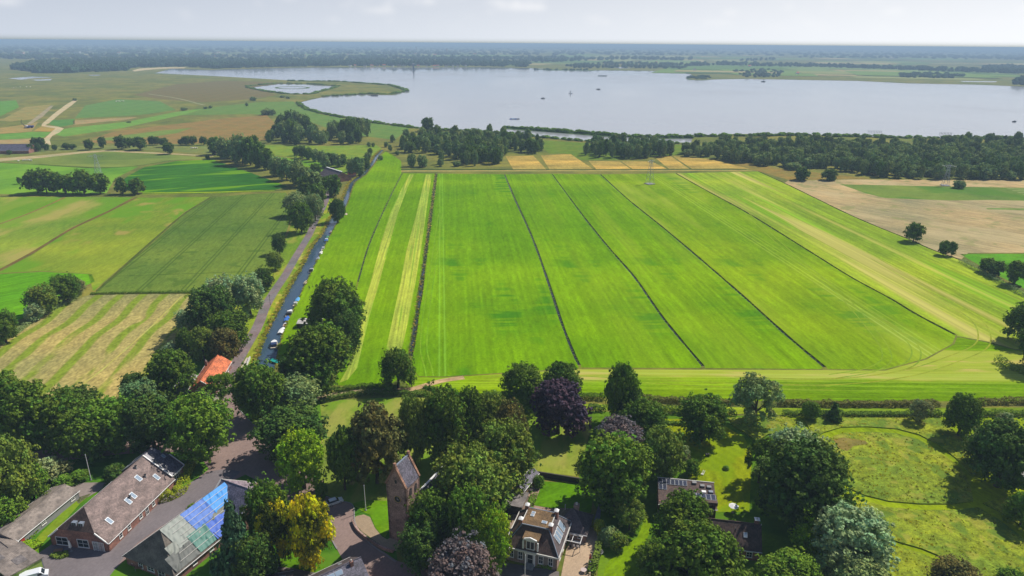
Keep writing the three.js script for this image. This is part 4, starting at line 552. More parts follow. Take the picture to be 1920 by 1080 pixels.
function mass(name, label, spots, kind, leaf, category = 'woodland') { const o = new THREE.InstancedMesh(CROWN[kind][0], FOL[leaf], spots.length), m = new THREE.Matrix4(), q = new THREE.Quaternion(), c = new THREE.Color(), r = rng(spots.length); spots.forEach(([at, H, W, turn], i) => { m.compose(new V3(at.x, at.y, at.z), q.setFromAxisAngle(new V3(0, 1, 0), turn), new V3(W, H, W)); o.setMatrixAt(i, m); const k = 0.7 + 0.6 * r(); o.setColorAt(i, c.setRGB(k, k, k * (0.85 + 0.3 * r()))); }); return stuff(o, name, label, category); }
mass('woodland', 'mass of tree tops of the long lakeside wood', [...restA, ...restB, ...restC], 'mid', 'wood');
// far woods beyond the lake
{
  const r = rng(404), spots = [], add = (poly, sx, sy, h, w, seed, drop = 0) => { for (const [x, y] of scatter(poly, sx, sy, seed)) if (r() >= drop) { const s = 0.75 + 0.6 * r(); spots.push([P(x, y), h * s, w * s * 1.15, r() * 6.28]); } };
  const hz = (x, o) => [x, 81 + (x - 960) * 0.00785 + o];
  add([[20, 130], [60, 121], [150, 113], [300, 112], [450, 114], [600, 115], [750, 115], [900, 117], [1000, 119], [985, 125.5], [900, 124.5], [700, 124], [560, 125], [400, 129], [345, 125], [250, 127], [235, 133], [150, 136], [70, 136]], 5.5, 1.6, 17, 17, 1);
  add([[60, 136], [140, 131], [150, 136], [120, 137.5], [70, 137.5]], 5, 1.4, 15, 16, 2);
  add([[0, 106], [300, 104], [600, 105], [900, 108], [1100, 108], [1090, 112], [900, 114], [600, 111], [300, 108], [0, 112]], 7, 1.4, 17, 22, 3, 0.35);
  add([hz(-20, 9), hz(500, 9), hz(1300, 9), hz(1960, 9), hz(1960, 22), hz(1300, 20), hz(800, 24), hz(400, 24), hz(-20, 30)], 11, 1.3, 18, 38, 4, 0.5);
  add([hz(-40, 4.6), hz(960, 4.6), hz(2000, 4.6), hz(2000, 9.5), hz(960, 9.5), hz(-40, 9.5)], 7, 0.7, 20, 44, 41, 0.35);
  add([[980, 114], [1180, 108], [1300, 110], [1290, 114], [1180, 112], [1000, 118]], 6, 1.4, 16, 20, 5, 0.2);
  add([[1060, 124], [1150, 118], [1230, 119], [1290, 122], [1285, 130], [1180, 128], [1080, 128]], 6, 1.6, 12, 14, 6, 0.25);
  add([[1290, 121], [1360, 119], [1440, 122], [1540, 124], [1640, 127], [1760, 131], [1920, 136], [1920, 139], [1760, 134], [1640, 130], [1540, 127], [1440, 125], [1360, 123], [1290, 125]], 5, 1.5, 15, 15, 7, 0.12);
  add([[1370, 134], [1430, 130], [1470, 134], [1460, 146], [1400, 145]], 5, 1.8, 7, 10, 8, 0.4);
  add([[1675, 142], [1730, 138], [1810, 143], [1800, 147], [1700, 146]], 5, 1.6, 9, 12, 9, 0.3); add([[1840, 127], [1920, 125], [2000, 130], [2000, 140], [1860, 137]], 5, 1.6, 15, 15, 10, 0.1); add([[1905, 152], [1960, 150], [1960, 162], [1900, 160]], 5, 1.8, 14, 14, 11);
  add([[1285, 146], [1318, 142], [1340, 147], [1300, 149.5]], 4, 1.4, 5, 9, 12, 0.25); add([[995, 130], [1110, 130.3], [1105, 131.8], [1010, 131.5]], 6, 0.9, 5, 9, 13, 0.3);
  add([[1380, 112], [1455, 110.5], [1460, 113], [1385, 114.5]], 9, 1.2, 14, 16, 14, 0.2); add([[1500, 106], [1760, 106], [1930, 110], [1930, 113], [1700, 110], [1500, 109]], 8, 1.4, 16, 26, 15, 0.35);
  mass('far_woodland', 'bluish hazy woods on the far side of the lake', spots, 'far', 'farwood', 'woodland');
  // reed and scrub mass along shores
  const reeds = [], rr = rng(88), edge = (px, n, h, w) => { for (let i = 0; i + 1 < px.length; i++) { const a = P(...px[i]), b = P(...px[i + 1]), k = Math.max(1, Math.round(a.distanceTo(b) / n)); for (let j = 0; j < k; j++) { const p = a.clone().lerp(b, (j + rr()) / k); p.x += (rr() - 0.5) * w; p.z += (rr() - 0.5) * w; p.y = -0.2; const s = 0.6 + 0.8 * rr(); reeds.push([p, h * s, w * s, rr() * 6]); } } };
  edge([[942, 239], [1010, 243.5], [1090, 249.5], [1180, 256.5], [1296, 258]], 3.2, 3.0, 6); edge([[1000, 244], [1090, 250.5], [1170, 256]], 4, 3.4, 5);
  edge([[558, 193], [575, 206], [620, 216], [690, 228.5], [760, 238], [830, 244], [915, 248], [1080, 264], [1180, 269.5], [1290, 269.5]], 4, 2.4, 6); edge([[1300, 256], [1500, 254], [1700, 259], [1900, 261]], 4, 3, 7);
  edge([[540, 151.5], [640, 153], [735, 160], [764, 170], [735, 176.5], [690, 176], [600, 181]], 7, 2.6, 9); edge([[462, 164], [495, 171], [535, 176], [580, 177], [634, 163]], 7, 2.4, 8); edge([[462, 162], [520, 156.3], [575, 157], [636, 161.4]], 8, 2.4, 8);
  mass('reeds', 'reed and scrub fringe along the lake shore', reeds, 'far', 'green', 'reeds');
}
// ---------- hedges ----------
function hedge(px, w, h, leaf, label, { name = 'hedge', base = 0, leafS = 0.34, dens = 90, group, category = 'hedge', rough = 0.35 } = {}) {
  const mid = smooth(PP(px), 5), r = rng(px.length * 31 + Math.round(px[0][0] * 3)), list = [], o = mid[0].clone();
  for (let i = 0; i + 1 < mid.length; i++) {
    const a = mid[i], b = mid[i + 1], d = b.clone().sub(a), len = d.length(), u = d.clone().normalize(), n = new V3(u.z, 0, -u.x), k = Math.round(len * dens);
    for (let j = 0; j < k; j++) {
      const t = r(), q = r() * (w + 2 * h) - h, hh = h * (1 + rough * (vn(a.x + t * len * 0.7, a.z * 0.7) - 0.5) * 2), p = a.clone().lerp(b, t), nn = new V3();
      if (q < 0) { p.addScaledVector(n, -w / 2); p.y = -q / h * hh; nn.copy(n).negate(); } else if (q > w) { p.addScaledVector(n, w / 2); p.y = (q - w) / h * hh; nn.copy(n); } else { p.addScaledVector(n, q - w / 2); p.y = hh * (0.94 + 0.1 * r()); nn.set(0, 1, 0); }
      p.x += (r() - 0.5) * 0.35; p.z += (r() - 0.5) * 0.35; nn.add(new V3(r() - 0.5, r() - 0.5, r() - 0.5)).normalize(); const c = 0.75 + 0.5 * r(); p.sub(o); p.y = Math.max(0.02, p.y); list.push([p, nn, leafS * (0.6 + 0.9 * r()), [c, c, c], r() * 6]);
    }
  }
  const m = new THREE.Mesh(quadsGeo(list), FOL[leaf]); m.castShadow = m.receiveShadow = true; m.position.set(o.x, base, o.z); return put(m, name, label, category, group);
}
hedge([[905, 742], [950, 744], [1000, 746]], 2.2, 1.6, 'oak', 'dark hedge between the field gate and the dark trees');
hedge([[1085, 747], [1110, 748], [1136, 749]], 2.2, 1.8, 'oak', 'short dark hedge between purple beech and tall tree');
hedge([[1205, 751], [1290, 755], [1375, 757]], 2.0, 1.6, 'brown', 'long field hedge behind the single garden tree');
hedge([[1455, 759], [1560, 761], [1680, 761], [1760, 760]], 2.0, 1.7, 'brown', 'long field hedge behind the ring meadow');
hedge([[1830, 757], [1900, 756], [1990, 755]], 2.2, 1.8, 'brown', 'end of the long field hedge at the right edge');
hedge([[1205, 770], [1240, 772], [1285, 774]], 2.6, 2.0, 'oak', 'thick dark hedge left of the single garden tree');
hedge([[1350, 777], [1380, 777]], 2.2, 1.6, 'oak', 'short hedge between the single tree and the airy tree');
hedge([[1468, 779], [1600, 780], [1700, 780], [1765, 779]], 1.8, 1.4, 'oak', 'dark hedge bordering the ring meadow');
hedge([[1832, 779], [1900, 779], [1990, 779]], 2.0, 1.5, 'oak', 'dark hedge behind the right lawn');
hedge([[1104, 770], [1135, 770]], 2.4, 1.8, 'dark', 'clipped dark hedge piece below the tall tree');
hedge([[1238, 795], [1262, 796], [1285, 797]], 1.2, 1.0, 'green', 'low hedge before the single garden tree');
hedge([[602, 755], [640, 746], [690, 739], [735, 739], [770, 741], [805, 742]], 1.8, 1.3, 'oak', 'curved hedge along the near side of the sandy track');
hedge([[628, 736], [670, 728], [720, 727], [745, 729]], 1.8, 1.3, 'oak', 'hedge along the far side of the sandy track');
hedge([[795, 727], [850, 740], [905, 742]], 1.0, 0.9, 'green', 'low hedge from the field gate to the dark hedge');
hedge([[1866, 678], [1895, 692], [1935, 706]], 2.2, 2.4, 'olive', 'rounded hedge on the pasture at the right edge');
hedge([[1115, 1068], [1122, 1030], [1131, 1003]], 1.3, 1.6, 'olive', 'trimmed sunlit hedge beside the villa court');
hedge([[1109, 1078], [1112, 1058]], 1.6, 1.5, 'green', 'short dark hedge block before the villa court');
hedge([[345, 905], [352, 890], [362, 868]], 2.2, 1.8, 'ygreen', 'bright trimmed hedge beside the farmhouse annex', { leafS: 0.3, dens: 120 });
hedge([[300, 938], [318, 935], [338, 925], [348, 908]], 2.6, 2.2, 'ygreen', 'angular bright hedge at the farmhouse corner', { leafS: 0.3, dens: 130 });
hedge([[992, 955], [998, 940], [1002, 930]], 1.6, 1.2, 'green', 'low hedge beside the villa garage');
hedge([[52, 1012], [75, 988], [100, 962], [118, 945]], 1.8, 1.1, 'green', 'flowering border along the long shed', { name: 'flower_border', category: 'border', dens: 50 });
hedge([[42, 1030], [60, 1024], [72, 1030]], 2.4, 1.4, 'lime', 'leafy shrub border at the end of the long shed', { name: 'flower_border', category: 'border', dens: 120 });
hedge([[975, 1044], [1000, 1052]], 1.2, 0.9, 'green', 'shrub border under the left villa windows', { name: 'flower_border', category: 'border', dens: 120 });
hedge([[1008, 1058], [1036, 1066]], 1.4, 1.0, 'green', 'shrub border under the right villa windows', { name: 'flower_border', category: 'border', dens: 120 });
hedge([[100, 1040], [115, 1044], [128, 1040]], 1.6, 0.7, 'olive', 'flower bed on the farm forecourt', { name: 'flower_border', category: 'border', dens: 120 });
hedge([[170, 552], [260, 550], [372, 549]], 1.6, 1.0, 'green', 'low green hedge between hay field and crop field', { dens: 50 });
hedge([[20, 634], [60, 604], [110, 575], [150, 558]], 2.4, 1.2, 'willow', 'scrubby hedge along the hay field edge', { dens: 50 });
hedge([[1800, 490], [1840, 512], [1880, 534], [1930, 560]], 2.4, 1.8, 'willow', 'scrubby hedge under the boundary trees', { dens: 50 });
// ---------- grasses: ditch reeds, meadow tufts ----------
const tuftGeo = (() => { const r = rng(5), l = []; for (let i = 0; i < 9; i++) { const a = r() * 6.28, n = new V3(Math.cos(a), 0.35, Math.sin(a)).normalize(), k = 0.8 + 0.4 * r(); l.push([new V3((r() - 0.5) * 0.9, 0.32 + 0.3 * r(), (r() - 0.5) * 0.9), n, 0.75, [k, k, k], 1.57 + (r() - 0.5) * 0.6, 0.45]); } return quadsGeo(l); })();
function tufts(name, label, leaf, spots) { const o = new THREE.InstancedMesh(tuftGeo, FOL[leaf], spots.length), m = new THREE.Matrix4(), q = new THREE.Quaternion(), c = new THREE.Color(), r = rng(spots.length + 3); spots.forEach(([p, h, w], i) => { m.compose(p, q.setFromAxisAngle(new V3(0, 1, 0), r() * 6.28), new V3(w, h, w)); o.setMatrixAt(i, m); const k = 0.65 + 0.7 * r(); o.setColorAt(i, c.setRGB(k * (0.9 + 0.3 * r()), k, k)); }); return stuff(o, name, label, 'grass'); }
{
  const r = rng(61), a = [], b = [], c = [], d2 = [];
  for (const k in ditch) { const { mid, l } = ditch[k]; for (let i = 0; i + 1 < mid.length; i++) { const n = Math.round(mid[i].distanceTo(mid[i + 1]) * (k === 'b' ? 2.2 : 0.7)); for (let j = 0; j < n; j++) { const t = r(), w = ditchW[k] * (k === 'b' ? 1.3 : 1.1), p = mid[i].clone().lerp(mid[i + 1], t); p.x += (r() - 0.5) * w; p.z += (r() - 0.5) * 0.6; p.y = k === 'b' ? -0.3 : -0.25; const s = 0.5 + 0.6 * r(); (k === 'b' && r() < 0.45 ? b : a).push([p, s * (k === 'b' ? 0.9 : 0.45), s * 0.9]); } } }
  const n = canal.l.length; for (let i = 0; i + 1 < n; i++) { const k = Math.round(canal.l[i].distanceTo(canal.l[i + 1]) * 2.2); for (let j = 0; j < k; j++) { const p = canal.l[i].clone().lerp(canal.l[i + 1], r()); p.x -= (r() - 0.25) * 2.2; p.y = 0; const s = 0.7 + 0.7 * r(); (r() < 0.3 ? b : r() < 0.5 ? d2 : c).push([p, s * 0.8, s * 1.2]); const p2 = canal.r[i].clone().lerp(canal.r[i + 1], r()); if (j % 4 === 0) { p2.x += r() * 0.8; p2.y = 0; c.push([p2, s * 0.6, s]); } } }
  tufts('ditch_reeds', 'dark grass and reeds growing in the field ditches', 'tuftC', a); tufts('dry_reeds', 'pale dry reeds along the canal and the reed ditch', 'tuftD', b); tufts('canal_reeds', 'yellow green reeds fringing the canal', 'tuftB', d2); tufts('canal_grass', 'green waterside grass along the canal', 'tuftA', c);
}
{ // lily pads floating on the canal
  const r = rng(71), l = []; for (let i = 0; i < 2600; i++) { const k = Math.floor(r() * canal.l.length * 0.62), t = r(), p = canal.l[k].clone().lerp(canal.r[k], t); p.z += (r() - 0.5) * 6; if (fbm(p.x * 0.35, p.z * 0.16, 3) < 0.54) continue; p.y = -0.53; const c = 0.8 + 0.4 * r(); l.push([p, new V3(0, 1, 0), 0.45 + 0.4 * r(), [c, c, c], r() * 6]); }
  stuff(new THREE.Mesh(quadsGeo(l), FOL.willow), 'lily_pads', 'floating water plants on the canal', 'water plants');
}
// ring meadow: tall grass standing beside mown paths
{
  const tall = (label, px, h, seed) => {
    const pts = PP(px), m = new THREE.MeshPhysicalMaterial({ map: meadowTex, roughness: 1, specularIntensity: 0.1 });
    const o = new THREE.Mesh(mergeGeometries([sheetGeo(pts, h, [], (p) => [p.x / 38, p.z / 38]), stripGeo([...pts, pts[0]], [...pts, pts[0]], h, 0)]), m); o.castShadow = o.receiveShadow = true; structure(o, 'tall_meadow', label);
    const xs = px.map((p) => p[0]), ys = px.map((p) => p[1]), r = rng(seed); const area = Math.abs(THREE.ShapeUtils.area(pts.map((p) => new THREE.Vector2(p.x, p.z)))) * 1.6; for (let i = 0; i < area * 1.0; i++) { const x = Math.min(...xs) + r() * (Math.max(...xs) - Math.min(...xs)), y = Math.min(...ys) + r() * (Math.max(...ys) - Math.min(...ys)); if (!inPoly(x, y, px)) continue; const q = P(x, y); if (fbm(q.x * 0.25, q.z * 0.25, 3) < 0.15 + 0.6 * r()) continue; q.y = h - 0.22; const s = 0.25 + 0.4 * r(); (fbm(q.x * 0.12 + 50, q.z * 0.12, 3) > 0.53 ? mB : mA).push([q, s, s * 1.1]); }
  };
  const meadowTex = tex(1024, 1024, (c, u, v) => { const n = tn(u, v, 5, 5), m = tn(v, u, 30, 4), f = tn(u, v, 128, 3), k = 1 + 0.5 * (m - 0.5) + 0.5 * (f - 0.5); c[0] = (120 + 46 * (n - 0.5)) * k; c[1] = (134 + 22 * (n - 0.5)) * k; c[2] = (38 - 10 * (n - 0.5)) * k; tint(c, [84, 112, 40], 0.6 * sstep(0.56, 0.7, tn(v, u, 9, 4))); tint(c, [158, 150, 66], 0.5 * sstep(0.6, 0.72, tn(u, v, 12, 4))); });
  const mA = [], mB = [];
  field('mown_meadow_path', 'short mown paths winding through the ring meadow', [[1460, 780], [1700, 782], [2000, 781], [2000, 1120], [1640, 1120], [1600, 1010], [1560, 930], [1540, 880], [1510, 830]], [[1600, 800], [1900, 1000]], [132, 150, 20], streak(0.2, 2), { y: 0.03, res: 0.25 });
  tall('oval of tall grass inside the mown ring path', [[1546, 834], [1556, 822], [1580, 813], [1628, 811], [1680, 814], [1720, 825], [1757, 845], [1790, 870], [1812, 895], [1822, 925], [1824, 941], [1785, 946], [1726, 946], [1667, 941], [1622, 930], [1594, 918], [1580, 890], [1568, 858]], 0.34, 1);
  tall('tall grass between the ring path and the hedge', [[1508, 788], [1530, 784], [1700, 785], [1762, 786], [1800, 820], [1830, 860], [1830, 890], [1818, 888], [1794, 862], [1761, 836], [1723, 816], [1681, 805], [1625, 801], [1578, 802], [1545, 812], [1531, 820], [1520, 810]], 0.34, 2);
  tall('tall grass south of the ring path', [[1592, 930], [1622, 941], [1667, 953], [1726, 958], [1785, 958], [1834, 953], [1872, 976], [1918, 1010], [1990, 1060], [1990, 1110], [1800, 1110], [1778, 1058], [1757, 1042], [1728, 1030], [1686, 1018], [1648, 1006], [1620, 975]], 0.34, 3);
  tall('tall grass corner by the silver tree', [[1640, 1012], [1682, 1026], [1724, 1038], [1752, 1050], [1770, 1064], [1780, 1110], [1660, 1110], [1640, 1050]], 0.34, 4);
  tall('tall grass right of the branching meadow path', [[1842, 945], [1880, 963], [1922, 994], [1990, 1040], [1990, 930], [1900, 930]], 0.34, 5);
  tall('tall grass corner under the airy tree', [[1350, 785], [1470, 784], [1495, 790], [1480, 812], [1440, 816], [1420, 830], [1395, 812]], 0.5, 6);
  tufts('meadow_tufts', 'uneven seeding grass heads in the ring meadow', 'tuftA', mA); tufts('meadow_tufts', 'yellow green herb patches in the ring meadow', 'tuftB', mB);
  plain('bare_patch', 'brown flattened patch inside the ring meadow', [[1562, 826], [1580, 822], [1622, 828], [1628, 834], [1600, 838], [1588, 848], [1572, 842]], 0.37, [136, 122, 66]);
}
// ---------- buildings ----------
const tileTex = (r, g, b, rows, vary, seed) => tex(512, 512, (c, u, v) => { const ry = Math.floor(v * rows), cx = Math.floor(u * rows), n = LAT[(cx * 7 + ry * 131 + seed) & 65535], m = tn(u, v, 5, 5), st = tn(v, u, 24, 3), k = 0.8 + vary * (n - 0.5) + 0.5 * (m - 0.5) + 0.25 * (st - 0.5) + 0.1; c[0] = r * k; c[1] = g * k; c[2] = b * k; });
const tileBump = (rows) => tex(512, 512, (c, u, v) => { const y = (v * rows) % 1, x = (u * rows) % 1; c[0] = c[1] = c[2] = 255 * (0.35 + 0.45 * y * 0.8 + 0.2 * Math.sin(x * Math.PI)); }, false);
const bump16 = tileBump(24);
const roofMat = (r, g, b, { vary = 0.3, rough = 0.8, seed = 1, rows = 24 } = {}) => new THREE.MeshStandardMaterial({ map: tileTex(r, g, b, rows, vary, seed), bumpMap: bump16, bumpScale: 0.05, roughness: rough });
const M = {
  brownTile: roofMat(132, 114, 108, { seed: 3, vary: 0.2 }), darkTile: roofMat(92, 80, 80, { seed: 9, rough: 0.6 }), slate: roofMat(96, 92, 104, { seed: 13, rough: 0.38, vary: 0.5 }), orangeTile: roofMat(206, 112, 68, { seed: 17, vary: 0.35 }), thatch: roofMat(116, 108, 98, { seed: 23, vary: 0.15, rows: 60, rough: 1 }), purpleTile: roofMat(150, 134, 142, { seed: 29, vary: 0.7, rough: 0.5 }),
  fibre: roofMat(138, 126, 116, { seed: 31, vary: 0.15, rows: 10 }), feltGrey: roofMat(128, 120, 116, { seed: 37, vary: 0.05, rows: 4 }), moss: roofMat(118, 94, 64, { seed: 41, vary: 0.5, rows: 60, rough: 1 }), darkBrownTile: roofMat(88, 68, 60, { seed: 43 }), paleRoof: roofMat(196, 190, 182, { seed: 47, vary: 0.1, rows: 12 }),
  brick: new THREE.MeshStandardMaterial({ map: tileTex(150, 106, 92, 64, 0.3, 51), roughness: 0.9 }), churchBrick: new THREE.MeshStandardMaterial({ map: tileTex(166, 136, 124, 64, 0.4, 57), roughness: 0.95 }), copingBrick: new THREE.MeshStandardMaterial({ map: tileTex(160, 120, 96, 48, 0.3, 59), roughness: 0.9 }), villaBrick: new THREE.MeshStandardMaterial({ map: tileTex(158, 132, 118, 64, 0.3, 61), roughness: 0.9 }),
  white: mat(0.74, 0.73, 0.70, 0.55), offwhite: mat(0.55, 0.53, 0.48, 0.7), glass: new THREE.MeshPhysicalMaterial({ color: lin(0.02, 0.028, 0.035), roughness: 0.06, ior: 1.5 }), skylight: new THREE.MeshPhysicalMaterial({ color: lin(0.25, 0.32, 0.40), roughness: 0.12, clearcoat: 1 }), darkWood: mat(0.035, 0.028, 0.024, 0.7), green: mat(0.30, 0.42, 0.08, 0.7), grey: mat(0.22, 0.22, 0.22, 0.8), steel: mat(0.42, 0.44, 0.46, 0.5, { metalness: 0.4 }), black: mat(0.02, 0.02, 0.022, 0.6), lead: mat(0.20, 0.23, 0.28, 0.5), red: mat(0.42, 0.04, 0.03, 0.6), panel: new THREE.MeshPhysicalMaterial({ color: lin(0.035, 0.04, 0.065), roughness: 0.22, clearcoat: 1, clearcoatRoughness: 0.1 }), shutter: mat(0.20, 0.17, 0.15, 0.7),
};
const box = (w, h, d, x = 0, y = 0, z = 0) => new THREE.BoxGeometry(w, h, d).translate(x, y, z);
function polySlab(pts, th) { // flat convex polygon of V3 with thickness below it, uv in units of 6 m
  const n = pts[1].clone().sub(pts[0]).cross(pts[2].clone().sub(pts[0])).normalize(); if (n.y < 0 || (Math.abs(n.y) < 1e-6 && th > 0 && false)) { pts = pts.slice().reverse(); n.negate(); }
  const u = pts[1].clone().sub(pts[0]).normalize(), w = n.clone().cross(u), pos = [], uv = [], idx = [], N = pts.length;
  const add = (p, o) => { pos.push(p.x, p.y, p.z); uv.push(o.dot(u) / 6, o.dot(w) / 6); return pos.length / 3 - 1; };
  const top = pts.map((p) => add(p, p.clone().sub(pts[0]))), lowP = pts.map((p) => p.clone().addScaledVector(n, -th)), low = lowP.map((p, i) => add(p, pts[i].clone().sub(pts[0])));
  for (let i = 1; i + 1 < N; i++) { idx.push(top[0], top[i], top[i + 1], low[0], low[i + 1], low[i]); }
  for (let i = 0; i < N; i++) { const j = (i + 1) % N, a = add(pts[i], new V3(0, i, 0)), b = add(pts[j], new V3(0, i + 0.3, 0)), c = add(lowP[j], new V3(0, i + 0.3, 0)), d = add(lowP[i], new V3(0, i, 0)); idx.push(a, d, c, a, c, b); }
  const g = new THREE.BufferGeometry(); g.setAttribute('position', new THREE.Float32BufferAttribute(pos, 3)); g.setAttribute('uv', new THREE.Float32BufferAttribute(uv, 2)); g.setIndex(idx); const f = g.toNonIndexed(); f.computeVertexNormals(); return f;
}
// wall polygon in the plane x = const ('x') or z = const ('z'); thickness goes inwards
function wallGeo(axis, at, prof, inward, th = 0.3) { const pts = prof.map(([s, y]) => axis === 'x' ? new V3(at, y, s) : new V3(s, y, at)), n = axis === 'x' ? new V3(inward, 0, 0) : new V3(0, 0, inward); const nn = pts[1].clone().sub(pts[0]).cross(pts[2].clone().sub(pts[0])); if (nn.dot(n) > 0) pts.reverse(); return polySlabFlat(pts, th); }
function polySlabFlat(pts, th) { const n = pts[1].clone().sub(pts[0]).cross(pts[2].clone().sub(pts[0])).normalize(), pos = [], uv = [], N = pts.length, low = pts.map((p) => p.clone().addScaledVector(n, -th)), hx = Math.abs(n.x) > 0.7, tri = (a, b, c) => { for (const p of [a, b, c]) { pos.push(p.x, p.y, p.z); uv.push((hx ? p.z : p.x) / 6, p.y / 6); } }; for (let i = 1; i + 1 < N; i++) { tri(pts[0], pts[i], pts[i + 1]); tri(low[0], low[i + 1], low[i]); } for (let i = 0; i < N; i++) { const j = (i + 1) % N; tri(pts[i], low[i], low[j]); tri(pts[i], low[j], pts[j]); } const g = new THREE.BufferGeometry(); g.setAttribute('position', new THREE.Float32BufferAttribute(pos, 3)); g.setAttribute('uv', new THREE.Float32BufferAttribute(uv, 2)); g.computeVertexNormals(); return g; }
// house: local x along the ridge from the front (-L/2) to the back, z across. hip: {y, rec} at each end
function house(name, label, at, turn, { L, W, eave, ridge, hip0, hip1, wall, roof, roof2, oh = 0.35, category = 'house', trim = M.white, hipRoof }) {
  const g = thing(name, label, category, at, turn), sl = (ridge - eave) / (W / 2), E = eave - oh * sl, w2 = W / 2 + oh, x0 = -L / 2, x1 = L / 2;
  const ends = [hip0, hip1].map((h) => h ?? { y: ridge, rec: 0 }), zAt = (y) => (ridge - y) / sl;
  const xe = [x0 - (hip0 && hip0.y <= eave ? oh : 0.2), x1 + (hip1 && hip1.y <= eave ? oh : 0.2)], rx = [x0 + ends[0].rec - (ends[0].rec ? 0 : 0.2), x1 - ends[1].rec + (ends[1].rec ? 0 : 0.2)];
  for (const s of [-1, 1]) {
    const zh = [zAt(Math.max(ends[0].y, E)), zAt(Math.max(ends[1].y, E))], pts = [new V3(xe[0], E, s * w2), new V3(xe[1], E, s * w2)];
    if (hip1 && hip1.y > eave) pts.push(new V3(xe[1], hip1.y, s * zh[1])); pts.push(new V3(rx[1], ridge, 0), new V3(rx[0], ridge, 0)); if (hip0 && hip0.y > eave) pts.push(new V3(xe[0], hip0.y, s * zh[0]));
    part('roof_slope', polySlab(pts, 0.22), s < 0 && roof2 ? roof2 : roof, g);
    part('gutter', limbGeo(new V3(xe[0], E - 0.1, s * (w2 + 0.05)), new V3(xe[1], E - 0.1, s * (w2 + 0.05)), 0.09, 0.09, 6), trim, g);
    part('wall', wallGeo('z', s * W / 2, [[x0, 0], [x1, 0], [x1, eave], [x0, eave]], -s), wall, g);
  }
  [[x0, ends[0], hip0, -1, 0], [x1, ends[1], hip1, 1, 1]].forEach(([x, e, h, sx, k]) => {
    const y = Math.max(e.y, eave), z = zAt(y), prof = h && h.y <= eave ? [[-W / 2, 0], [W / 2, 0], [W / 2, eave], [-W / 2, eave]] : y >= ridge - 0.01 ? [[-W / 2, 0], [W / 2, 0], [W / 2, eave], [0, ridge - 0.2], [-W / 2, eave]] : [[-W / 2, 0], [W / 2, 0], [W / 2, eave], [z, y], [-z, y], [-W / 2, eave]];
    part('wall', wallGeo('x', x, prof, -sx), wall, g);
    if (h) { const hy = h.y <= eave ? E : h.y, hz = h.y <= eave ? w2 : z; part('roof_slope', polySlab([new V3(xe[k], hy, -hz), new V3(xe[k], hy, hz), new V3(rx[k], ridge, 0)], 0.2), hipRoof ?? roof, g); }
  });
  part('ridge_cap', limbGeo(new V3(rx[0], ridge + 0.02, 0), new V3(rx[1], ridge + 0.02, 0), 0.13, 0.13, 6), roof, g);
  g.userData.dim = { L, W, eave, ridge, sl, zAt };
  return g;
}
// a window on a wall: side 'x-','x+','z-','z+', s along the wall, y of its middle
function windowOn(g, side, off, s, y, w, h, { bars = 1, cross = 1, frame = M.white, sill = true, door = false } = {}) {
  const ax = side[0], sg = side[1] === '+' ? 1 : -1, o = new THREE.Group(); o.name = door ? 'door' : 'window';
  o.position.set(ax === 'x' ? sg * off : s, y, ax === 'x' ? s : sg * off); o.rotation.y = ax === 'x' ? sg * Math.PI / 2 : sg > 0 ? 0 : Math.PI; g.add(o);
  const t = 0.11, fr = [box(w, t, 0.12, 0, h / 2 - t / 2, 0.05), box(w, t, 0.12, 0, -h / 2 + t / 2, 0.05), box(t, h - 2 * t, 0.12, -w / 2 + t / 2, 0, 0.05), box(t, h - 2 * t, 0.12, w / 2 - t / 2, 0, 0.05)];
  for (let i = 1; i <= bars; i++) fr.push(box(0.06, h - 2 * t, 0.08, -w / 2 + w * i / (bars + 1), 0, 0.05)); for (let i = 1; i <= cross; i++) fr.push(box(w - 2 * t, 0.06, 0.07, 0, -h / 2 + h * i / (cross + 1), 0.05));
  part(door ? 'door_frame' : 'window_frame', mergeGeometries(fr), frame, o); part(door ? 'door_leaf' : 'pane', box(w - 2 * t, h - 2 * t, 0.04, 0, 0, 0.03), door ? M.black : M.glass, o); if (sill && !door) part('sill', box(w + 0.2, 0.08, 0.2, 0, -h / 2 - 0.04, 0.1), M.offwhite, o);
  return o;
}
// something lying on a roof slope: s along the ridge, t from ridge (0) to eave (1), side +1/-1
function onSlope(g, side, s, t, w, len, lift) { const { W, eave, ridge } = g.userData.dim, z = t * W / 2, y = ridge - t * (ridge - eave), a = Math.atan2(ridge - eave, W / 2), o = new THREE.Group(); o.position.set(s, y, side * z); o.rotation.x = side * a; o.translateY(lift); g.add(o); return o; }
function skylight(g, side, s, t, w, h, pane = M.skylight) { const o = onSlope(g, side, s, t, w, h, 0.06); o.name = 'skylight'; part('frame', mergeGeometries([box(w, 0.14, 0.1, 0, 0, h / 2), box(w, 0.14, 0.1, 0, 0, -h / 2), box(0.1, 0.14, h - 0.1, w / 2 - 0.05, 0, 0), box(0.1, 0.14, h - 0.1, -w / 2 + 0.05, 0, 0)]), M.steel, o); part('pane', box(w - 0.2, 0.06, h - 0.1, 0, 0.01, 0), pane, o); return o; }
function chimney(g, x, y, z, w, h, m = M.brick, cap = true) { const c = part('chimney', box(w, h, w, x, y + h / 2, z), m, g); if (cap) part('chimney_cap', new THREE.ConeGeometry(w * 0.95, w * 0.8, 4).rotateY(Math.PI / 4).translate(x, y + h + 0.25 + w * 0.4, z), M.white, c); else part('chimney_pot', new THREE.CylinderGeometry(w * 0.2, w * 0.24, 0.5, 8).translate(x, y + h + 0.25, z), M.offwhite, c); return c; }
const D = (deg) => deg * Math.PI / 180, at = (x, z) => new V3(x, 0, z);

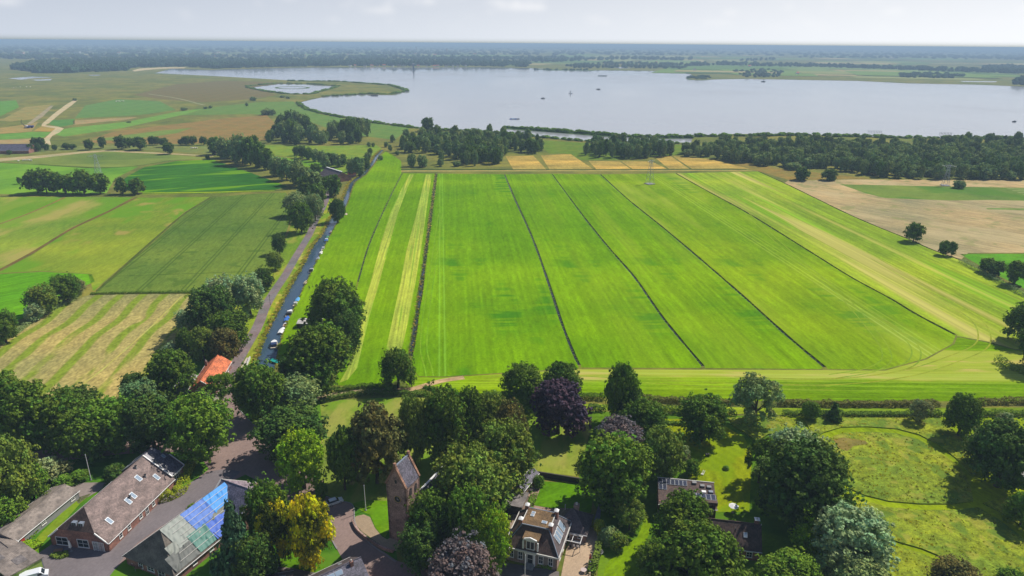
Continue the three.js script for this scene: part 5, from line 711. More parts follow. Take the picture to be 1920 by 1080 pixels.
// long farmhouse with a brown tiled roof
{
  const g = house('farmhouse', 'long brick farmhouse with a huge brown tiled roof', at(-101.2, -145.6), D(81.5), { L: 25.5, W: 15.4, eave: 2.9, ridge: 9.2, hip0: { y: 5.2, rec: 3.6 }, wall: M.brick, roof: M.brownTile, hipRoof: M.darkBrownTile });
  part('verge_board', polySlab([new V3(-13.05, 2.6, 8.05), new V3(-12.85, 2.6, 8.05), new V3(-12.85, 5.25, 4.9), new V3(-13.05, 5.25, 4.9)], 0.3), M.white, g); part('verge_board', polySlab([new V3(-13.05, 2.6, -8.05), new V3(-12.85, 2.6, -8.05), new V3(-12.85, 5.25, -4.9), new V3(-13.05, 5.25, -4.9)], 0.3), M.white, g);
  windowOn(g, 'x-', 12.75, -4.6, 1.6, 3.2, 2.3, { bars: 1 }); windowOn(g, 'x-', 12.75, 1.0, 1.6, 3.0, 2.3, { bars: 1 }); windowOn(g, 'x-', 12.75, 4.3, 1.35, 1.5, 2.5, { door: true });
  for (const z of [-0.9, 0.9]) { const o = new THREE.Group(); o.name = 'dormer_window'; o.position.set(-11.75, 6.3, z); o.rotation.y = -Math.PI / 2; g.add(o); part('window_frame', mergeGeometries([box(1.2, 0.1, 0.9, 0, 0.55, 0), box(1.2, 0.1, 0.9, 0, -0.55, 0), box(0.08, 1.1, 0.9, -0.56, 0, 0), box(0.08, 1.1, 0.9, 0.56, 0, 0), box(0.06, 1.0, 0.1, 0, 0, 0.4)]), M.lead, o); part('pane', box(1.04, 1.0, 0.06, 0, 0, 0.36), M.glass, o); }
  for (const s of [-8.6, -5.6, -1.2, 3.8]) windowOn(g, 'z+', 7.7, s, 1.5, 1.1, 1.5, { bars: 0 }); windowOn(g, 'z+', 7.7, 1.2, 1.15, 1.2, 2.2, { door: true }); windowOn(g, 'z+', 7.7, 8, 1.5, 1.1, 1.5, { bars: 0 });
  for (const [s, t, w] of [[-8.2, 0.66, 1.1], [-0.9, 0.62, 1.1], [1.2, 0.60, 1.1], [6.2, 0.36, 1.2], [9.8, 0.66, 1.1]]) skylight(g, 1, s, t, w, 1.8);
  for (const [s, t] of [[8.2, 0.12], [7.8, 0.46], [0.1, 0.60]]) { const o = onSlope(g, 1, s, t, 0, 0, 0); o.rotation.x = 0; o.name = 'vent_pipe'; part('pipe', new THREE.CylinderGeometry(0.22, 0.28, 0.9, 8).translate(0, 0.3, 0), M.grey, o); part('cowl', new THREE.CylinderGeometry(0.34, 0.34, 0.12, 8).translate(0, 0.78, 0), M.black, o); }
  const pg = thing('trellis_porch', 'white lattice porch at the corner of the long farmhouse', 'porch', P(187, 1034), D(81.5)); for (const z of [-0.2, 2.6]) part('post', box(0.1, 2.6, 0.1, 0, 1.3, z - 1.2), M.white, pg); part('top_rail', box(0.1, 0.1, 2.9, 0, 2.6, 0), M.white, pg); for (let i = 0; i < 9; i++) part('slat', box(0.03, 0.06, 2.7, 0, 0.3 + i * 0.26, 0), M.white, pg); for (let i = 0; i < 4; i++) part('slat', box(0.05, 2.4, 0.06, 0.04, 1.3, -1.0 + i * 0.65), M.white, pg);
  const u = D(81.5), f = house('farmhouse_annex', 'front annex with a glinting slate roof on the long farmhouse', at(-101.2 + 15.35 * Math.cos(u), -145.6 - 15.35 * Math.sin(u)), u, { L: 5.0, W: 14.4, eave: 3.9, ridge: 9.4, hip1: { y: 6.6, rec: 1.3 }, wall: M.brick, roof: M.slate });
  for (const [x, y] of [[-2.75, 9.5], [2.72, 0]]) if (y) for (const q of [-1, 1]) part('verge_board', polySlab([new V3(x - 0.15, 3.75, q * 7.6), new V3(x + 0.15, 3.75, q * 7.6), new V3(x + 0.15, 9.55, 0), new V3(x - 0.15, 9.55, 0)], 0.2), M.white, f);
  for (const q of [-1, 1]) part('verge_board', polySlab([new V3(2.55, 3.75, q * 7.6), new V3(2.85, 3.75, q * 7.6), new V3(2.85, 6.75, q * 3.6), new V3(2.55, 6.75, q * 3.6)], 0.2), M.white, f);
  windowOn(f, 'z+', 7.2, -0.4, 2.1, 2.6, 1.9, { bars: 2 }); windowOn(f, 'x+', 2.5, 3.6, 2.0, 1.3, 1.8); windowOn(f, 'x+', 2.5, 0, 2.0, 1.3, 1.8); skylight(f, 1, 1.0, 0.42, 0.9, 1.1); part('bay_cornice', box(3.2, 0.25, 0.6, -0.4, 3.35, 7.4), M.white, f);
}
// tarpaulin farmhouse
{
  const ax = D(67), c = at(-82.1 + 11.5 * Math.cos(ax), -124.9 - 11.5 * Math.sin(ax)), g = house('thatched_farmhouse', 'thatched brick farmhouse with blue and grey tarpaulins on its roof', c, ax, { L: 23, W: 15.4, eave: 2.9, ridge: 9.2, hip0: { y: 2.9, rec: 4.2 }, wall: M.brick, roof: M.thatch, oh: 0.5 });
  windowOn(g, 'x-', 11.5, -3, 1.4, 1.4, 1.5); windowOn(g, 'x-', 11.5, 3.6, 1.2, 2.2, 2.2, { door: true }); windowOn(g, 'x-', 11.5, 0.2, 1.5, 2.2, 1.4); for (const s of [-6, -1, 4]) windowOn(g, 'z+', 7.7, s, 1.5, 1.2, 1.2);
  const cloth = (r, gg, b, rough = 0.6) => new THREE.MeshStandardMaterial({ color: lin(r, gg, b), roughness: rough });
  const sheetOn = (s0, s1, t0, t1, m, lift, label, seed, skew = 0) => {
    const nx = 30, nz = 30, pos = [], idx = [], { W, eave, ridge } = g.userData.dim, a = Math.atan2(ridge - eave, W / 2), nrm = new V3(0, Math.cos(a), Math.sin(a));
    for (let i = 0; i <= nx; i++) for (let j = 0; j <= nz; j++) { const u = i / nx, v = j / nz, s = mixv(s0, s1, u) + skew * (v - 0.5), t = mixv(t0, t1, v), wr = 0.22 * Math.pow(vn(s * 1.4 + v * 3 + seed, t * 5 - s * 0.8 + seed * 3), 2) + 0.09 * Math.abs(Math.sin(s * 2.1 + t * 16 + 4 * vn(s * 0.5 + seed, t * 4))), p = new V3(s, ridge - t * (ridge - eave), t * W / 2).addScaledVector(nrm, lift + wr); pos.push(p.x, p.y, p.z); if (i && j) { const k = i * (nz + 1) + j; idx.push(k - nz - 2, k - nz - 1, k, k - nz - 2, k, k - 1); } }
    const q = new THREE.BufferGeometry(); q.setAttribute('position', new THREE.Float32BufferAttribute(pos, 3)); q.setIndex(idx); q.computeVertexNormals(); part('tarpaulin', q, m, g, label);
  };
  sheetOn(-7.3, -1.2, 0.0, 0.64, cloth(0.25, 0.275, 0.24), 0.10, 'pale grey green tarpaulin', 2, 0.6); sheetOn(-11.1, -4.2, 0.62, 1.03, cloth(0.085, 0.092, 0.082), 0.13, 'dark grey tarpaulin along the eave', 5); sheetOn(-9.6, -6.8, 0.42, 0.68, cloth(0.22, 0.235, 0.20), 0.12, 'pale tarpaulin over the hip corner', 8);
  sheetOn(-1.6, 5.1, 0.0, 0.54, cloth(0.06, 0.165, 0.52), 0.16, 'royal blue tarpaulin', 3, 0.5); sheetOn(4.9, 12.0, 0.0, 0.50, cloth(0.03, 0.26, 0.66), 0.20, 'light blue tarpaulin near the ridge', 4); sheetOn(-4.2, 1.0, 0.52, 1.02, cloth(0.06, 0.19, 0.15), 0.20, 'teal green tarpaulin', 6); sheetOn(0.8, 7.2, 0.56, 1.03, cloth(0.03, 0.11, 0.50), 0.22, 'deep blue tarpaulin at the eave', 7); sheetOn(3.2, 9.6, 0.47, 0.60, cloth(0.13, 0.14, 0.105), 0.24, 'olive grey tarpaulin strip', 9);
  for (const [t, s0, s1] of [[0.12, -6, 11.6], [0.26, -6, 11], [0.41, -5, 10], [0.56, -6, 9], [0.72, -8, 7], [0.88, -9, 5]]) { const o = onSlope(g, 1, (s0 + s1) / 2, t, 0, 0, 0.42); o.name = 'batten'; part('lath', box(s1 - s0, 0.06, 0.09), M.offwhite, o); }
  const f = house('mottled_roof_house', 'front house with a mottled purple tiled roof behind the tarpaulins', at(-69.0, -145.6), D(-25), { L: 11.2, W: 14.4, eave: 4.0, ridge: 9.2, wall: M.brick, roof: M.slate, roof2: M.purpleTile }); for (const q of [-1, 1]) for (const x of [-5.75, 5.75]) part('verge_board', polySlab([new V3(x - 0.2, 3.75, q * 7.6), new V3(x + 0.2, 3.75, q * 7.6), new V3(x + 0.2, 9.35, 0), new V3(x - 0.2, 9.35, 0)], 0.25), M.offwhite, f); windowOn(f, 'z-', 7.2, 0, 2, 1.3, 1.8); windowOn(f, 'x+', 5.6, 2, 2, 1.3, 1.8); windowOn(f, 'x-', 5.6, -3, 2, 1.3, 1.8); chimney(f, 3.6, 7.6, -2.4, 0.8, 1.6, M.brick, false);
}
// long shed and the small garage
{
  const g = house('shed', 'long low shed with a grey brown corrugated roof', at(-120.0, -143.0), D(81), { L: 19.5, W: 7.6, eave: 2.5, ridge: 3.9, wall: M.grey, roof: M.fibre, category: 'shed' }); windowOn(g, 'z+', 3.8, 7.6, 1.5, 1.3, 1.1); windowOn(g, 'z+', 3.8, -2, 1.5, 1.3, 1.1); part('door', box(1.1, 2.0, 0.1, -8.4, 1.0, 3.86), M.red, g, 'red shed door');
  const k = thing('garage', 'flat roofed garage with a yellow green wall', 'garage', at(-113.2, -125.6), D(-31)); part('wall', box(9.6, 3.1, 0.25, 0, 1.55, 3.4), M.green, k); part('wall', box(9.6, 3.1, 0.25, 0, 1.55, -3.4), M.grey, k); part('wall', box(0.25, 3.1, 6.5, 4.68, 1.55, 0), M.green, k); part('wall', box(0.25, 3.1, 6.5, -4.68, 1.55, 0), M.grey, k); part('roof', box(10.2, 0.25, 7.6, 0, 3.25, 0), M.fibre, k); part('roof_patch', box(3.0, 0.03, 2.2, 1.4, 3.4, -0.4), M.feltGrey, k, 'paler square roof patch'); part('roof_patch', box(2.6, 0.03, 2.2, -3.2, 3.4, 2.0), M.feltGrey, k, 'paler square roof patch'); part('door', box(3.0, 2.4, 0.08, 1.5, 1.2, 3.57), M.darkWood, k);
  const u = house('shed', 'small lean shed between the long shed and garage', at(-120.2, -131.2), D(-31), { L: 7, W: 4.2, eave: 2.7, ridge: 3.2, wall: M.grey, roof: M.fibre, category: 'shed' });
}
// church: tower and nave
{
  const ax = D(65), t = thing('church_tower', 'brick church tower with saddle roof and clock', 'church tower', at(-25.9, -138.9), ax), w = 5.7, h = 16.2, r = 21.4;
  for (const s of [-1, 1]) { part('wall', wallGeo('x', s * w / 2, [[-w / 2, 0], [w / 2, 0], [w / 2, h], [0, r], [-w / 2, h]], -s, 0.6), M.churchBrick, t); part('wall', wallGeo('z', s * w / 2, [[-w / 2, 0], [w / 2, 0], [w / 2, h], [-w / 2, h]], -s, 0.6), M.churchBrick, t); part('roof_slope', polySlab([new V3(-w / 2 + 0.4, h - 0.1, s * (w / 2 + 0.15)), new V3(w / 2 - 0.4, h - 0.1, s * (w / 2 + 0.15)), new V3(w / 2 - 0.4, r - 0.05, 0), new V3(-w / 2 + 0.4, r - 0.05, 0)], 0.2), M.slate, t); for (const e of [-1, 1]) part('gable_coping', polySlab([new V3(e * w / 2 - 0.28, h + 0.05, s * (w / 2 + 0.2)), new V3(e * w / 2 + 0.28, h + 0.05, s * (w / 2 + 0.2)), new V3(e * w / 2 + 0.28, r + 0.45, 0), new V3(e * w / 2 - 0.28, r + 0.45, 0)], 0.5), M.copingBrick, t); }
  part('ridge_cap', box(w, 0.2, 0.4, 0, r + 0.05, 0), M.lead, t); for (const e of [-1, 1]) part('finial', box(0.6, 0.9, 0.6, e * w / 2, r + 0.5, 0), M.copingBrick, t);
  for (const [side, so] of [['z+', -1.1], ['z+', 1.1], ['z-', -1.1], ['z-', 1.1]]) { const o = new THREE.Group(); o.name = 'belfry_opening'; o.position.set(so, 14.2, (side === 'z+' ? 1 : -1) * (w / 2 + 0.01)); if (side === 'z-') o.rotation.y = Math.PI; t.add(o); const sh = new THREE.Shape(); sh.moveTo(-0.5, -1.0); sh.lineTo(0.5, -1.0); sh.lineTo(0.5, 0.5); sh.absarc(0, 0.5, 0.5, 0, Math.PI); part('louvre_shadow_gap', new THREE.ExtrudeGeometry(sh, { depth: 0.03, bevelEnabled: false }), M.black, o); for (let i = 0; i < 4; i++) part('louvre', box(0.96, 0.06, 0.18, 0, -0.8 + i * 0.4, 0.1).rotateX(0), M.darkWood, o); }
  const cl = new THREE.Group(); cl.name = 'clock'; cl.position.set(-w / 2 - 0.04, 12.4, 0.2); cl.rotation.y = -Math.PI / 2; t.add(cl); part('clock_face', new THREE.CylinderGeometry(0.85, 0.85, 0.1, 28).rotateX(Math.PI / 2), M.black, cl); part('clock_rim', new THREE.TorusGeometry(0.85, 0.08, 8, 32), mat(0.45, 0.32, 0.08, 0.4, { metalness: 0.6 }), cl); part('clock_hand', box(0.07, 0.6, 0.04, 0, 0.25, 0.09), M.offwhite, cl); part('clock_hand', box(0.45, 0.07, 0.04, 0.18, 0, 0.09), M.offwhite, cl);
  const sl = new THREE.Group(); sl.name = 'slit_window'; sl.position.set(-w / 2 - 0.03, 17.2, 0); t.add(sl); part('opening', box(0.05, 1.0, 0.5), M.black, sl);
  const nl = 17, nc = at(-24.2 + 2.2 + (nl / 2) * Math.cos(ax), -142.6 - (nl / 2 - 0.6) * Math.sin(ax)), n = house('church_nave', 'church nave with dark slate roof among the trees', nc, ax, { L: nl, W: 9, eave: 5.5, ridge: 11, wall: M.churchBrick, roof: M.slate, category: 'church' }); part('ridge_capping', box(nl, 0.18, 0.5, 0, 11.12, 0), M.white, n); for (const s of [-5, 0, 5]) { windowOn(n, 'z+', 4.5, s, 3, 1.2, 2.6, { bars: 1, cross: 2 }); windowOn(n, 'z-', 4.5, s, 3, 1.2, 2.6, { bars: 1, cross: 2 }); }
}
// villa with a mansard hipped roof around a mossy flat top
{
  const a = D(-17.3), g = thing('villa', 'brick villa with hipped dark roof around a mossy flat top', 'house', at(6.8, -134.6), a), w = 12.4, d = 12.6, e = 4.1, r = 8.3, tw = 6.4, tdz = 5.8, tz = 0.9;
  for (const s of [-1, 1]) { part('wall', wallGeo('z', s * d / 2, [[-w / 2, 0], [w / 2, 0], [w / 2, e], [-w / 2, e]], -s), M.villaBrick, g); part('wall', wallGeo('x', s * w / 2, [[-d / 2, 0], [d / 2, 0], [d / 2, e], [-d / 2, e]], -s), M.villaBrick, g); }
  const o = 0.4, E = [[-w / 2 - o, -d / 2 - o], [w / 2 + o, -d / 2 - o], [w / 2 + o, d / 2 + o], [-w / 2 - o, d / 2 + o]], Tp = [[-tw / 2, tz - tdz / 2 - 1], [tw / 2, tz - tdz / 2 - 1], [tw / 2, tz + tdz / 2 - 1], [-tw / 2, tz + tdz / 2 - 1]], v = ([x, z], y) => new V3(x, y, z);
  for (let i = 0; i < 4; i++) { const j = (i + 1) % 4; part('roof_slope', polySlab([v(E[i], e), v(E[j], e), v(Tp[j], r), v(Tp[i], r)], 0.2), i === 1 ? M.darkTile : M.darkBrownTile, g); part('hip_ridge', limbGeo(v(E[i], e + 0.06), v(Tp[i], r + 0.06), 0.13, 0.13, 6), M.lead, g); }
  part('flat_roof', box(tw + 0.3, 0.3, tdz + 0.3, 0, r + 0.05, tz - 1), M.moss, g, 'mossy brown flat roof'); for (const s of [-1, 1]) { part('roof_edge', box(tw + 0.5, 0.25, 0.2, 0, r + 0.14, tz - 1 + s * (tdz / 2 + 0.2)), M.lead, g); part('roof_edge', box(0.2, 0.25, tdz, s * (tw / 2 + 0.24), r + 0.14, tz - 1), M.offwhite, g); part('cornice', box(w + 1.0, 0.35, 0.35, 0, e - 0.15, s * (d / 2 + 0.42)), M.offwhite, g); part('cornice', box(0.35, 0.35, d + 0.45, s * (w / 2 + 0.42), e - 0.15, 0), M.offwhite, g); }
  for (const [x, z] of [[-1, -1], [1, -1], [1, 1], [-1, 1]]) chimney(g, x * (tw / 2 + 0.45), 7.4, tz - 1 + z * (tdz / 2 - 0.2), 0.85, 1.9);
  for (const [x, z, ww, hh] of [[-1.7, -1.4, 0.9, 0.8], [-1.7, -0.4, 0.9, 0.8], [1.7, 1.2, 1.3, 0.9]]) { const k = new THREE.Group(); k.name = 'roof_light'; k.position.set(x, r + 0.3, tz - 1 + z); g.add(k); part('frame', box(ww, 0.2, hh), M.white, k); part('pane', box(ww - 0.2, 0.04, hh - 0.2, 0, 0.12, 0), M.skylight, k); }
  const dm = new THREE.Group(); dm.name = 'dormer'; dm.position.set(-0.2, 0, d / 2 - 1.6); g.add(dm); part('dormer_wall', box(3.0, 3.2, 3.2, 0, 5.6, 0), M.villaBrick, dm); part('dormer_roof', box(3.9, 0.25, 3.9, 0, 7.3, 0), M.moss, dm); part('dormer_pediment', polySlabFlat([new V3(-1.8, 7.1, 1.98), new V3(1.8, 7.1, 1.98), new V3(1.5, 7.5, 1.98), new V3(0, 8.0, 1.98), new V3(-1.5, 7.5, 1.98)], 0.3), M.white, dm); for (const s of [-1, 1]) part('dormer_scroll', box(0.35, 2.4, 0.3, s * 1.75, 5.4, 1.6), M.white, dm); part('dormer_window_frame', mergeGeometries([box(2.0, 0.14, 0.14, 0, 6.75, 1.68), box(2.0, 0.14, 0.14, 0, 4.55, 1.68), box(0.14, 2.1, 0.14, -0.95, 5.65, 1.68), box(0.14, 2.1, 0.14, 0.95, 5.65, 1.68), box(0.1, 2.1, 0.1, 0, 5.65, 1.68)]), M.white, dm); part('dormer_pane', box(1.8, 2.0, 0.05, 0, 5.65, 1.64), M.glass, dm);
  for (const x of [-4.8, -2.6, 2.4, 4.7]) { const wn = windowOn(g, 'z+', d / 2, x, 2.2, 1.15, 2.2); for (const s of [-1, 1]) part('shutter', box(0.55, 2.2, 0.07, s * 0.9, 0, 0.06), M.shutter, wn); }
  windowOn(g, 'z+', d / 2, -0.2, 1.75, 1.5, 3.0, { door: true, bars: 0 }); for (const s of [-1, 1]) part('door_pilaster', box(0.35, 3.6, 0.3, -0.2 + s * 1.05, 1.8, d / 2 + 0.15), M.white, g); part('door_hood', box(2.8, 0.35, 0.5, -0.2, 3.55, d / 2 + 0.26), M.white, g); for (let i = 0; i < 4; i++) part('step', box(2.2, 0.16, 0.4, -0.2, 0.55 - i * 0.16, d / 2 + 0.3 + i * 0.4), M.grey, g);
  for (const z of [-3, 0.5, 3.6]) windowOn(g, 'x+', w / 2, z, 2.2, 1.1, 2.1); 
  const sx = (w / 2 + o + tw / 2) / 2, ang = Math.atan2(r - e, w / 2 + o - tw / 2); for (const [z, wd] of [[-2.0, 1.7], [0.0, 0.9], [1.3, 1.0], [2.6, 0.9]]) { const k = new THREE.Group(); k.name = 'roof_window'; k.position.set(sx + 0.3, (e + r) / 2 + 0.12 - 0.35, z); k.rotation.z = -ang; g.add(k); part('frame', box(2.4, 0.16, wd + 0.2), M.white, k); part('pane', box(2.2, 0.06, wd, 0, 0.08, 0), M.skylight, k); }
  const x = house('villa_annex', 'hipped brick outbuilding right behind the villa', at(15.6, -141.0), D(-17.3), { L: 8.4, W: 7.6, eave: 2.9, ridge: 6.3, hip0: { y: 2.9, rec: 3.6 }, hip1: { y: 2.9, rec: 3.8 }, wall: M.villaBrick, roof: M.darkTile }); chimney(x, 0.6, 5.2, -1.2, 1.3, 1.8, M.villaBrick, false); part('flue', new THREE.CylinderGeometry(0.12, 0.12, 1.6, 8).translate(-2.2, 5.6, -1.0), M.steel, x); windowOn(x, 'z+', 3.8, -1, 1.4, 2.6, 2.2, { bars: 2 }); windowOn(x, 'z+', 3.8, 2.6, 1.5, 0.8, 0.8, { bars: 0, cross: 0 });
  const pg = thing('pergola', 'dark metal pergola frame between villa and outbuilding', 'pergola', at(15.2, -134.9), D(-17.3)); for (const [px, pz] of [[-2.1, 1.5], [2.1, 1.5]]) part('post', box(0.12, 2.7, 0.12, px, 1.35, pz), M.steel, pg); for (const pz of [1.5, -1.0]) part('beam', box(4.5, 0.14, 0.14, 0, 2.75, pz), M.white, pg); for (const px of [-2.1, 0, 2.1]) part('beam', box(0.12, 0.12, 2.4, px, 2.76, 0.25), M.white, pg);
  const gr = thing('garage', 'flat roofed grey garage between trees and villa', 'garage', at(1.7, -149.6), D(-17.3)); part('roof', box(4.8, 0.25, 6.6, 0, 2.8, 0), M.feltGrey, gr); part('wall', box(4.4, 2.65, 0.2, 0, 1.33, -3.0), M.grey, gr); for (const s of [-1, 1]) part('wall', box(0.2, 2.65, 5.8, s * 2.2, 1.33, 0), M.villaBrick, gr); part('door', box(3.6, 2.2, 0.08, 0, 1.1, 2.9), M.black, gr);
  const st = house('outbuilding', 'narrow brick outbuilding behind the villa terrace', P(987, 912), D(62), { L: 9, W: 2.6, eave: 2.2, ridge: 3.1, wall: M.villaBrick, roof: M.slate, category: 'outbuilding' });
}
// solar panel house and its long brick neighbour
{
  const a = D(-8.5), g = thing('solar_house', 'dark low roofed house carrying two arrays of solar panels', 'house', at(45.8, -148.8), a), sl = (p, th) => polySlab(p, th);
  part('wall', box(14.2, 3.9, 0.3, 0, 1.95, 3.2), M.darkWood, g); part('wall', box(14.2, 5.2, 0.3, 0, 2.6, -4.4), M.darkWood, g); part('wall', box(0.3, 4.4, 7.3, -6.95, 2.2, -0.6), M.brick, g); part('wall', box(0.3, 4.4, 7.3, 6.95, 2.2, -0.6), M.brick, g);
  part('roof', sl([new V3(-7.3, 6.0, -4.9), new V3(7.3, 6.0, -4.9), new V3(7.3, 4.1, 3.8), new V3(-7.3, 4.1, 3.8)], 0.3), M.darkBrownTile, g); part('roof_edge', box(14.8, 0.16, 0.2, 0, 6.08, -4.95), M.offwhite, g); part('roof_edge', box(14.8, 0.2, 0.2, 0, 4.0, 3.92), M.offwhite, g);
  const tilt = Math.atan2(1.9, 8.7), pnl = (x, z, w, d, y0 = 0) => { const k = new THREE.Group(); k.name = 'solar_panel'; k.position.set(x, 6.0 - 1.9 * (z + 4.9) / 8.7 + 0.14 + y0, z); k.rotation.x = tilt; g.add(k); part('frame', box(w, 0.06, d), M.steel, k); part('cell_sheet', box(w - 0.1, 0.03, d - 0.1, 0, 0.035, 0), M.panel, k); };
  for (let i = 0; i < 7; i++) pnl(-6.6 + i * 1.06, -3.7, 1.0, 1.75); for (let i = 0; i < 2; i++) pnl(-6.6 + i * 1.06, -1.85, 1.0, 1.75);
  part('roof_box', box(6.6, 1.0, 3.4, 4.0, 5.4, 1.9), M.darkBrownTile, g); for (let i = 0; i < 5; i++) { const k = new THREE.Group(); k.name = 'solar_panel'; k.position.set(1.6 + i * 1.2, 6.05, 1.5); k.rotation.x = 0.12; g.add(k); part('frame', box(1.1, 0.06, 2.0), M.steel, k); part('cell_sheet', box(1.0, 0.03, 1.9, 0, 0.035, 0), M.panel, k); }
  for (const [x, z, c] of [[4.2, -3.4, M.grey], [5.9, -3.2, M.grey], [6.2, -1.6, M.lead], [4.4, -1.4, M.white], [2.2, -4.2, M.grey]]) part('roof_hatch', box(1.1, 0.35, 0.9, x, 6.0 - 1.9 * (z + 4.9) / 8.7 + 0.2, z), c, g);
  const h = house('brick_house', 'long house with brown ribbed roof and brick chimney', at(53.2, -135.8), D(-10), { L: 13.5, W: 8.6, eave: 3.2, ridge: 7.2, wall: M.brick, roof: M.darkBrownTile }); chimney(h, 5.9, 6.2, -0.4, 1.0, 2.0, M.brick, false); part('chimney_top', box(1.2, 0.15, 1.2, 5.9, 8.3, -0.4), M.white, h); skylight(h, 1, 3.2, 0.48, 0.9, 1.1); windowOn(h, 'z+', 4.3, 4.2, 1.6, 1.4, 1.5); windowOn(h, 'x+', 6.75, 0, 1.6, 1.4, 1.5); part('vent_pipe', new THREE.CylinderGeometry(0.12, 0.12, 1.0, 8).translate(0.8, 6.2, 1.8), M.black, h); part('verge_board', box(0.2, 0.2, 0.3, 6.9, 7.2, 0), M.white, h);
}
// orange roofed house, canal barn, farms
{
  const g = house('canal_house', 'small brick house with a bright orange tiled roof', at(-107.2, -218.6), D(97), { L: 21.0, W: 8.2, eave: 2.9, ridge: 5.9, wall: M.brick, roof: M.orangeTile }); part('verge_board', polySlab([new V3(-10.85, 2.5, 4.5), new V3(-10.65, 2.5, 4.5), new V3(-10.65, 6.0, 0), new V3(-10.85, 6.0, 0)], 0.3), M.white, g); windowOn(g, 'x-', 10.5, 1.8, 1.5, 1.5, 1.8); windowOn(g, 'x-', 10.5, -1.6, 1.2, 1.2, 2.2, { door: true }); for (const s of [-6, -2, 2, 6]) windowOn(g, 'z+', 4.1, s, 1.5, 1.2, 1.4); chimney(g, 4, 4.6, -2.4, 0.7, 1.8, M.brick, false);
  const k = house('side_shed', 'grey side shed behind the orange roofed house', at(-114.6, -214.5), D(97), { L: 9, W: 4.4, eave: 2.4, ridge: 3.6, wall: M.grey, roof: M.feltGrey, category: 'shed' });
  const b = house('canal_barn', 'low barn with a pale roof under the huge oak', at(-86.5, -270.4), D(0), { L: 9.5, W: 5.2, eave: 2.4, ridge: 3.0, wall: M.darkWood, roof: M.paleRoof, category: 'barn' });
  const f = house('canal_farm', 'dark roofed farm with white gable edge by the canal', P(628, 336), D(-50), { L: 30, W: 17, eave: 3.4, ridge: 8.5, wall: M.brick, roof: M.darkTile, category: 'farm' }); part('ridge_board', box(30, 0.5, 1.2, 0, 8.7, 0), M.white, f); for (const s of [-8, -2, 5]) windowOn(f, 'z+', 8.5, s, 1.8, 3, 2);
  const s2 = house('garden_shed', 'small reddish roofed shed on the canal bank', P(660, 331), D(20), { L: 7, W: 5, eave: 2.2, ridge: 4, wall: M.brick, roof: M.orangeTile, category: 'shed' });
  const l = house('left_farm_barn', 'long dark roofed barn at the far left farm', P(24, 286), D(8), { L: 42, W: 20, eave: 3.5, ridge: 9, wall: M.brick, roof: M.slate, category: 'barn' }); windowOn(l, 'z+', 10, -12, 1.8, 4, 2.4);
  const bt = house('bottom_house', 'house at the bottom edge with glinting solar roof', at(-38.2, -117.6), D(38), { L: 13, W: 11, eave: 4.2, ridge: 8, wall: M.brick, roof: M.slate, roof2: M.darkTile }); skylight(bt, 1, 2.5, 0.75, 1.1, 1.1); skylight(bt, -1, 3, 0.6, 0.8, 1.0); for (const t of [0.15, 0.38]) for (let i = 0; i < 4; i++) { const o = onSlope(bt, 1, -4.2 + i * 1.75, t + 0.02, 0, 0, 0.12); o.name = 'solar_panel'; part('frame', box(1.65, 0.06, 1.1), M.steel, o); part('cell_sheet', box(1.55, 0.03, 1.0, 0, 0.035, 0), M.skylight, o); }
  chimney(bt, 4.2, 7.0, 0.6, 0.7, 1.6, M.brick, false);
  const b2 = house('bottom_annex', 'dark roof with two pale roof lights at the bottom edge', at(-52.0, -115.8), D(14), { L: 10, W: 9.5, eave: 4.0, ridge: 5.8, wall: M.brick, roof: M.darkTile }); skylight(b2, -1, 1.2, 0.5, 1.3, 1.3); skylight(b2, -1, 3.0, 0.5, 1.3, 1.3); part('roof_edge', box(10.2, 0.2, 0.3, 0, 5.9, 0), M.white, b2);
  const rs = house('garden_shed', 'pale wooden shed under the big dark tree at the edge', P(1912, 902), D(-40), { L: 6, W: 4.5, eave: 2.3, ridge: 3.4, wall: M.darkWood, roof: M.paleRoof, category: 'shed' });
}
// ---------- vehicles ----------
function shapeExtrude(pts, depth, bevel = 0.06) { const s = new THREE.Shape(pts.map(([x, y]) => new THREE.Vector2(x, y))); const g = new THREE.ExtrudeGeometry(s, { depth: depth - 2 * bevel, bevelEnabled: bevel > 0, bevelSize: bevel, bevelThickness: bevel, bevelSegments: 2 }); g.translate(0, 0, -depth / 2 + bevel); return g; }
const carPaint = new THREE.MeshPhysicalMaterial({ color: lin(0.72, 0.74, 0.76), roughness: 0.35, clearcoat: 1, clearcoatRoughness: 0.08 });
function vehicle(name, label, category, at, turn, body, cabin, wheelsX, width, paint = carPaint) {
  const g = thing(name, label, category, at, turn); part('body', shapeExtrude(body, width), paint, g); if (cabin) { part('window_band', shapeExtrude(cabin, width - 0.22, 0.05), M.glass, g); }
  for (const x of wheelsX) for (const s of [-1, 1]) { const w = part('wheel', new THREE.CylinderGeometry(0.32, 0.32, 0.22, 20).rotateX(Math.PI / 2).translate(x, 0.32, s * (width / 2 - 0.1)), M.black, g); part('rim', new THREE.CylinderGeometry(0.2, 0.2, 0.03, 16).rotateX(Math.PI / 2).translate(x, 0.32, s * (width / 2 + 0.025)), M.steel, w); }
  const fx = Math.max(...body.map((p) => p[0])), bx = Math.min(...body.map((p) => p[0])); for (const s of [-1, 1]) { part('headlight', box(0.08, 0.16, 0.35, fx - 0.02, 0.72, s * (width / 2 - 0.35)), M.skylight, g); part('tail_light', box(0.08, 0.2, 0.2, bx + 0.02, 0.85, s * (width / 2 - 0.2)), M.red, g); }
  return g;
}
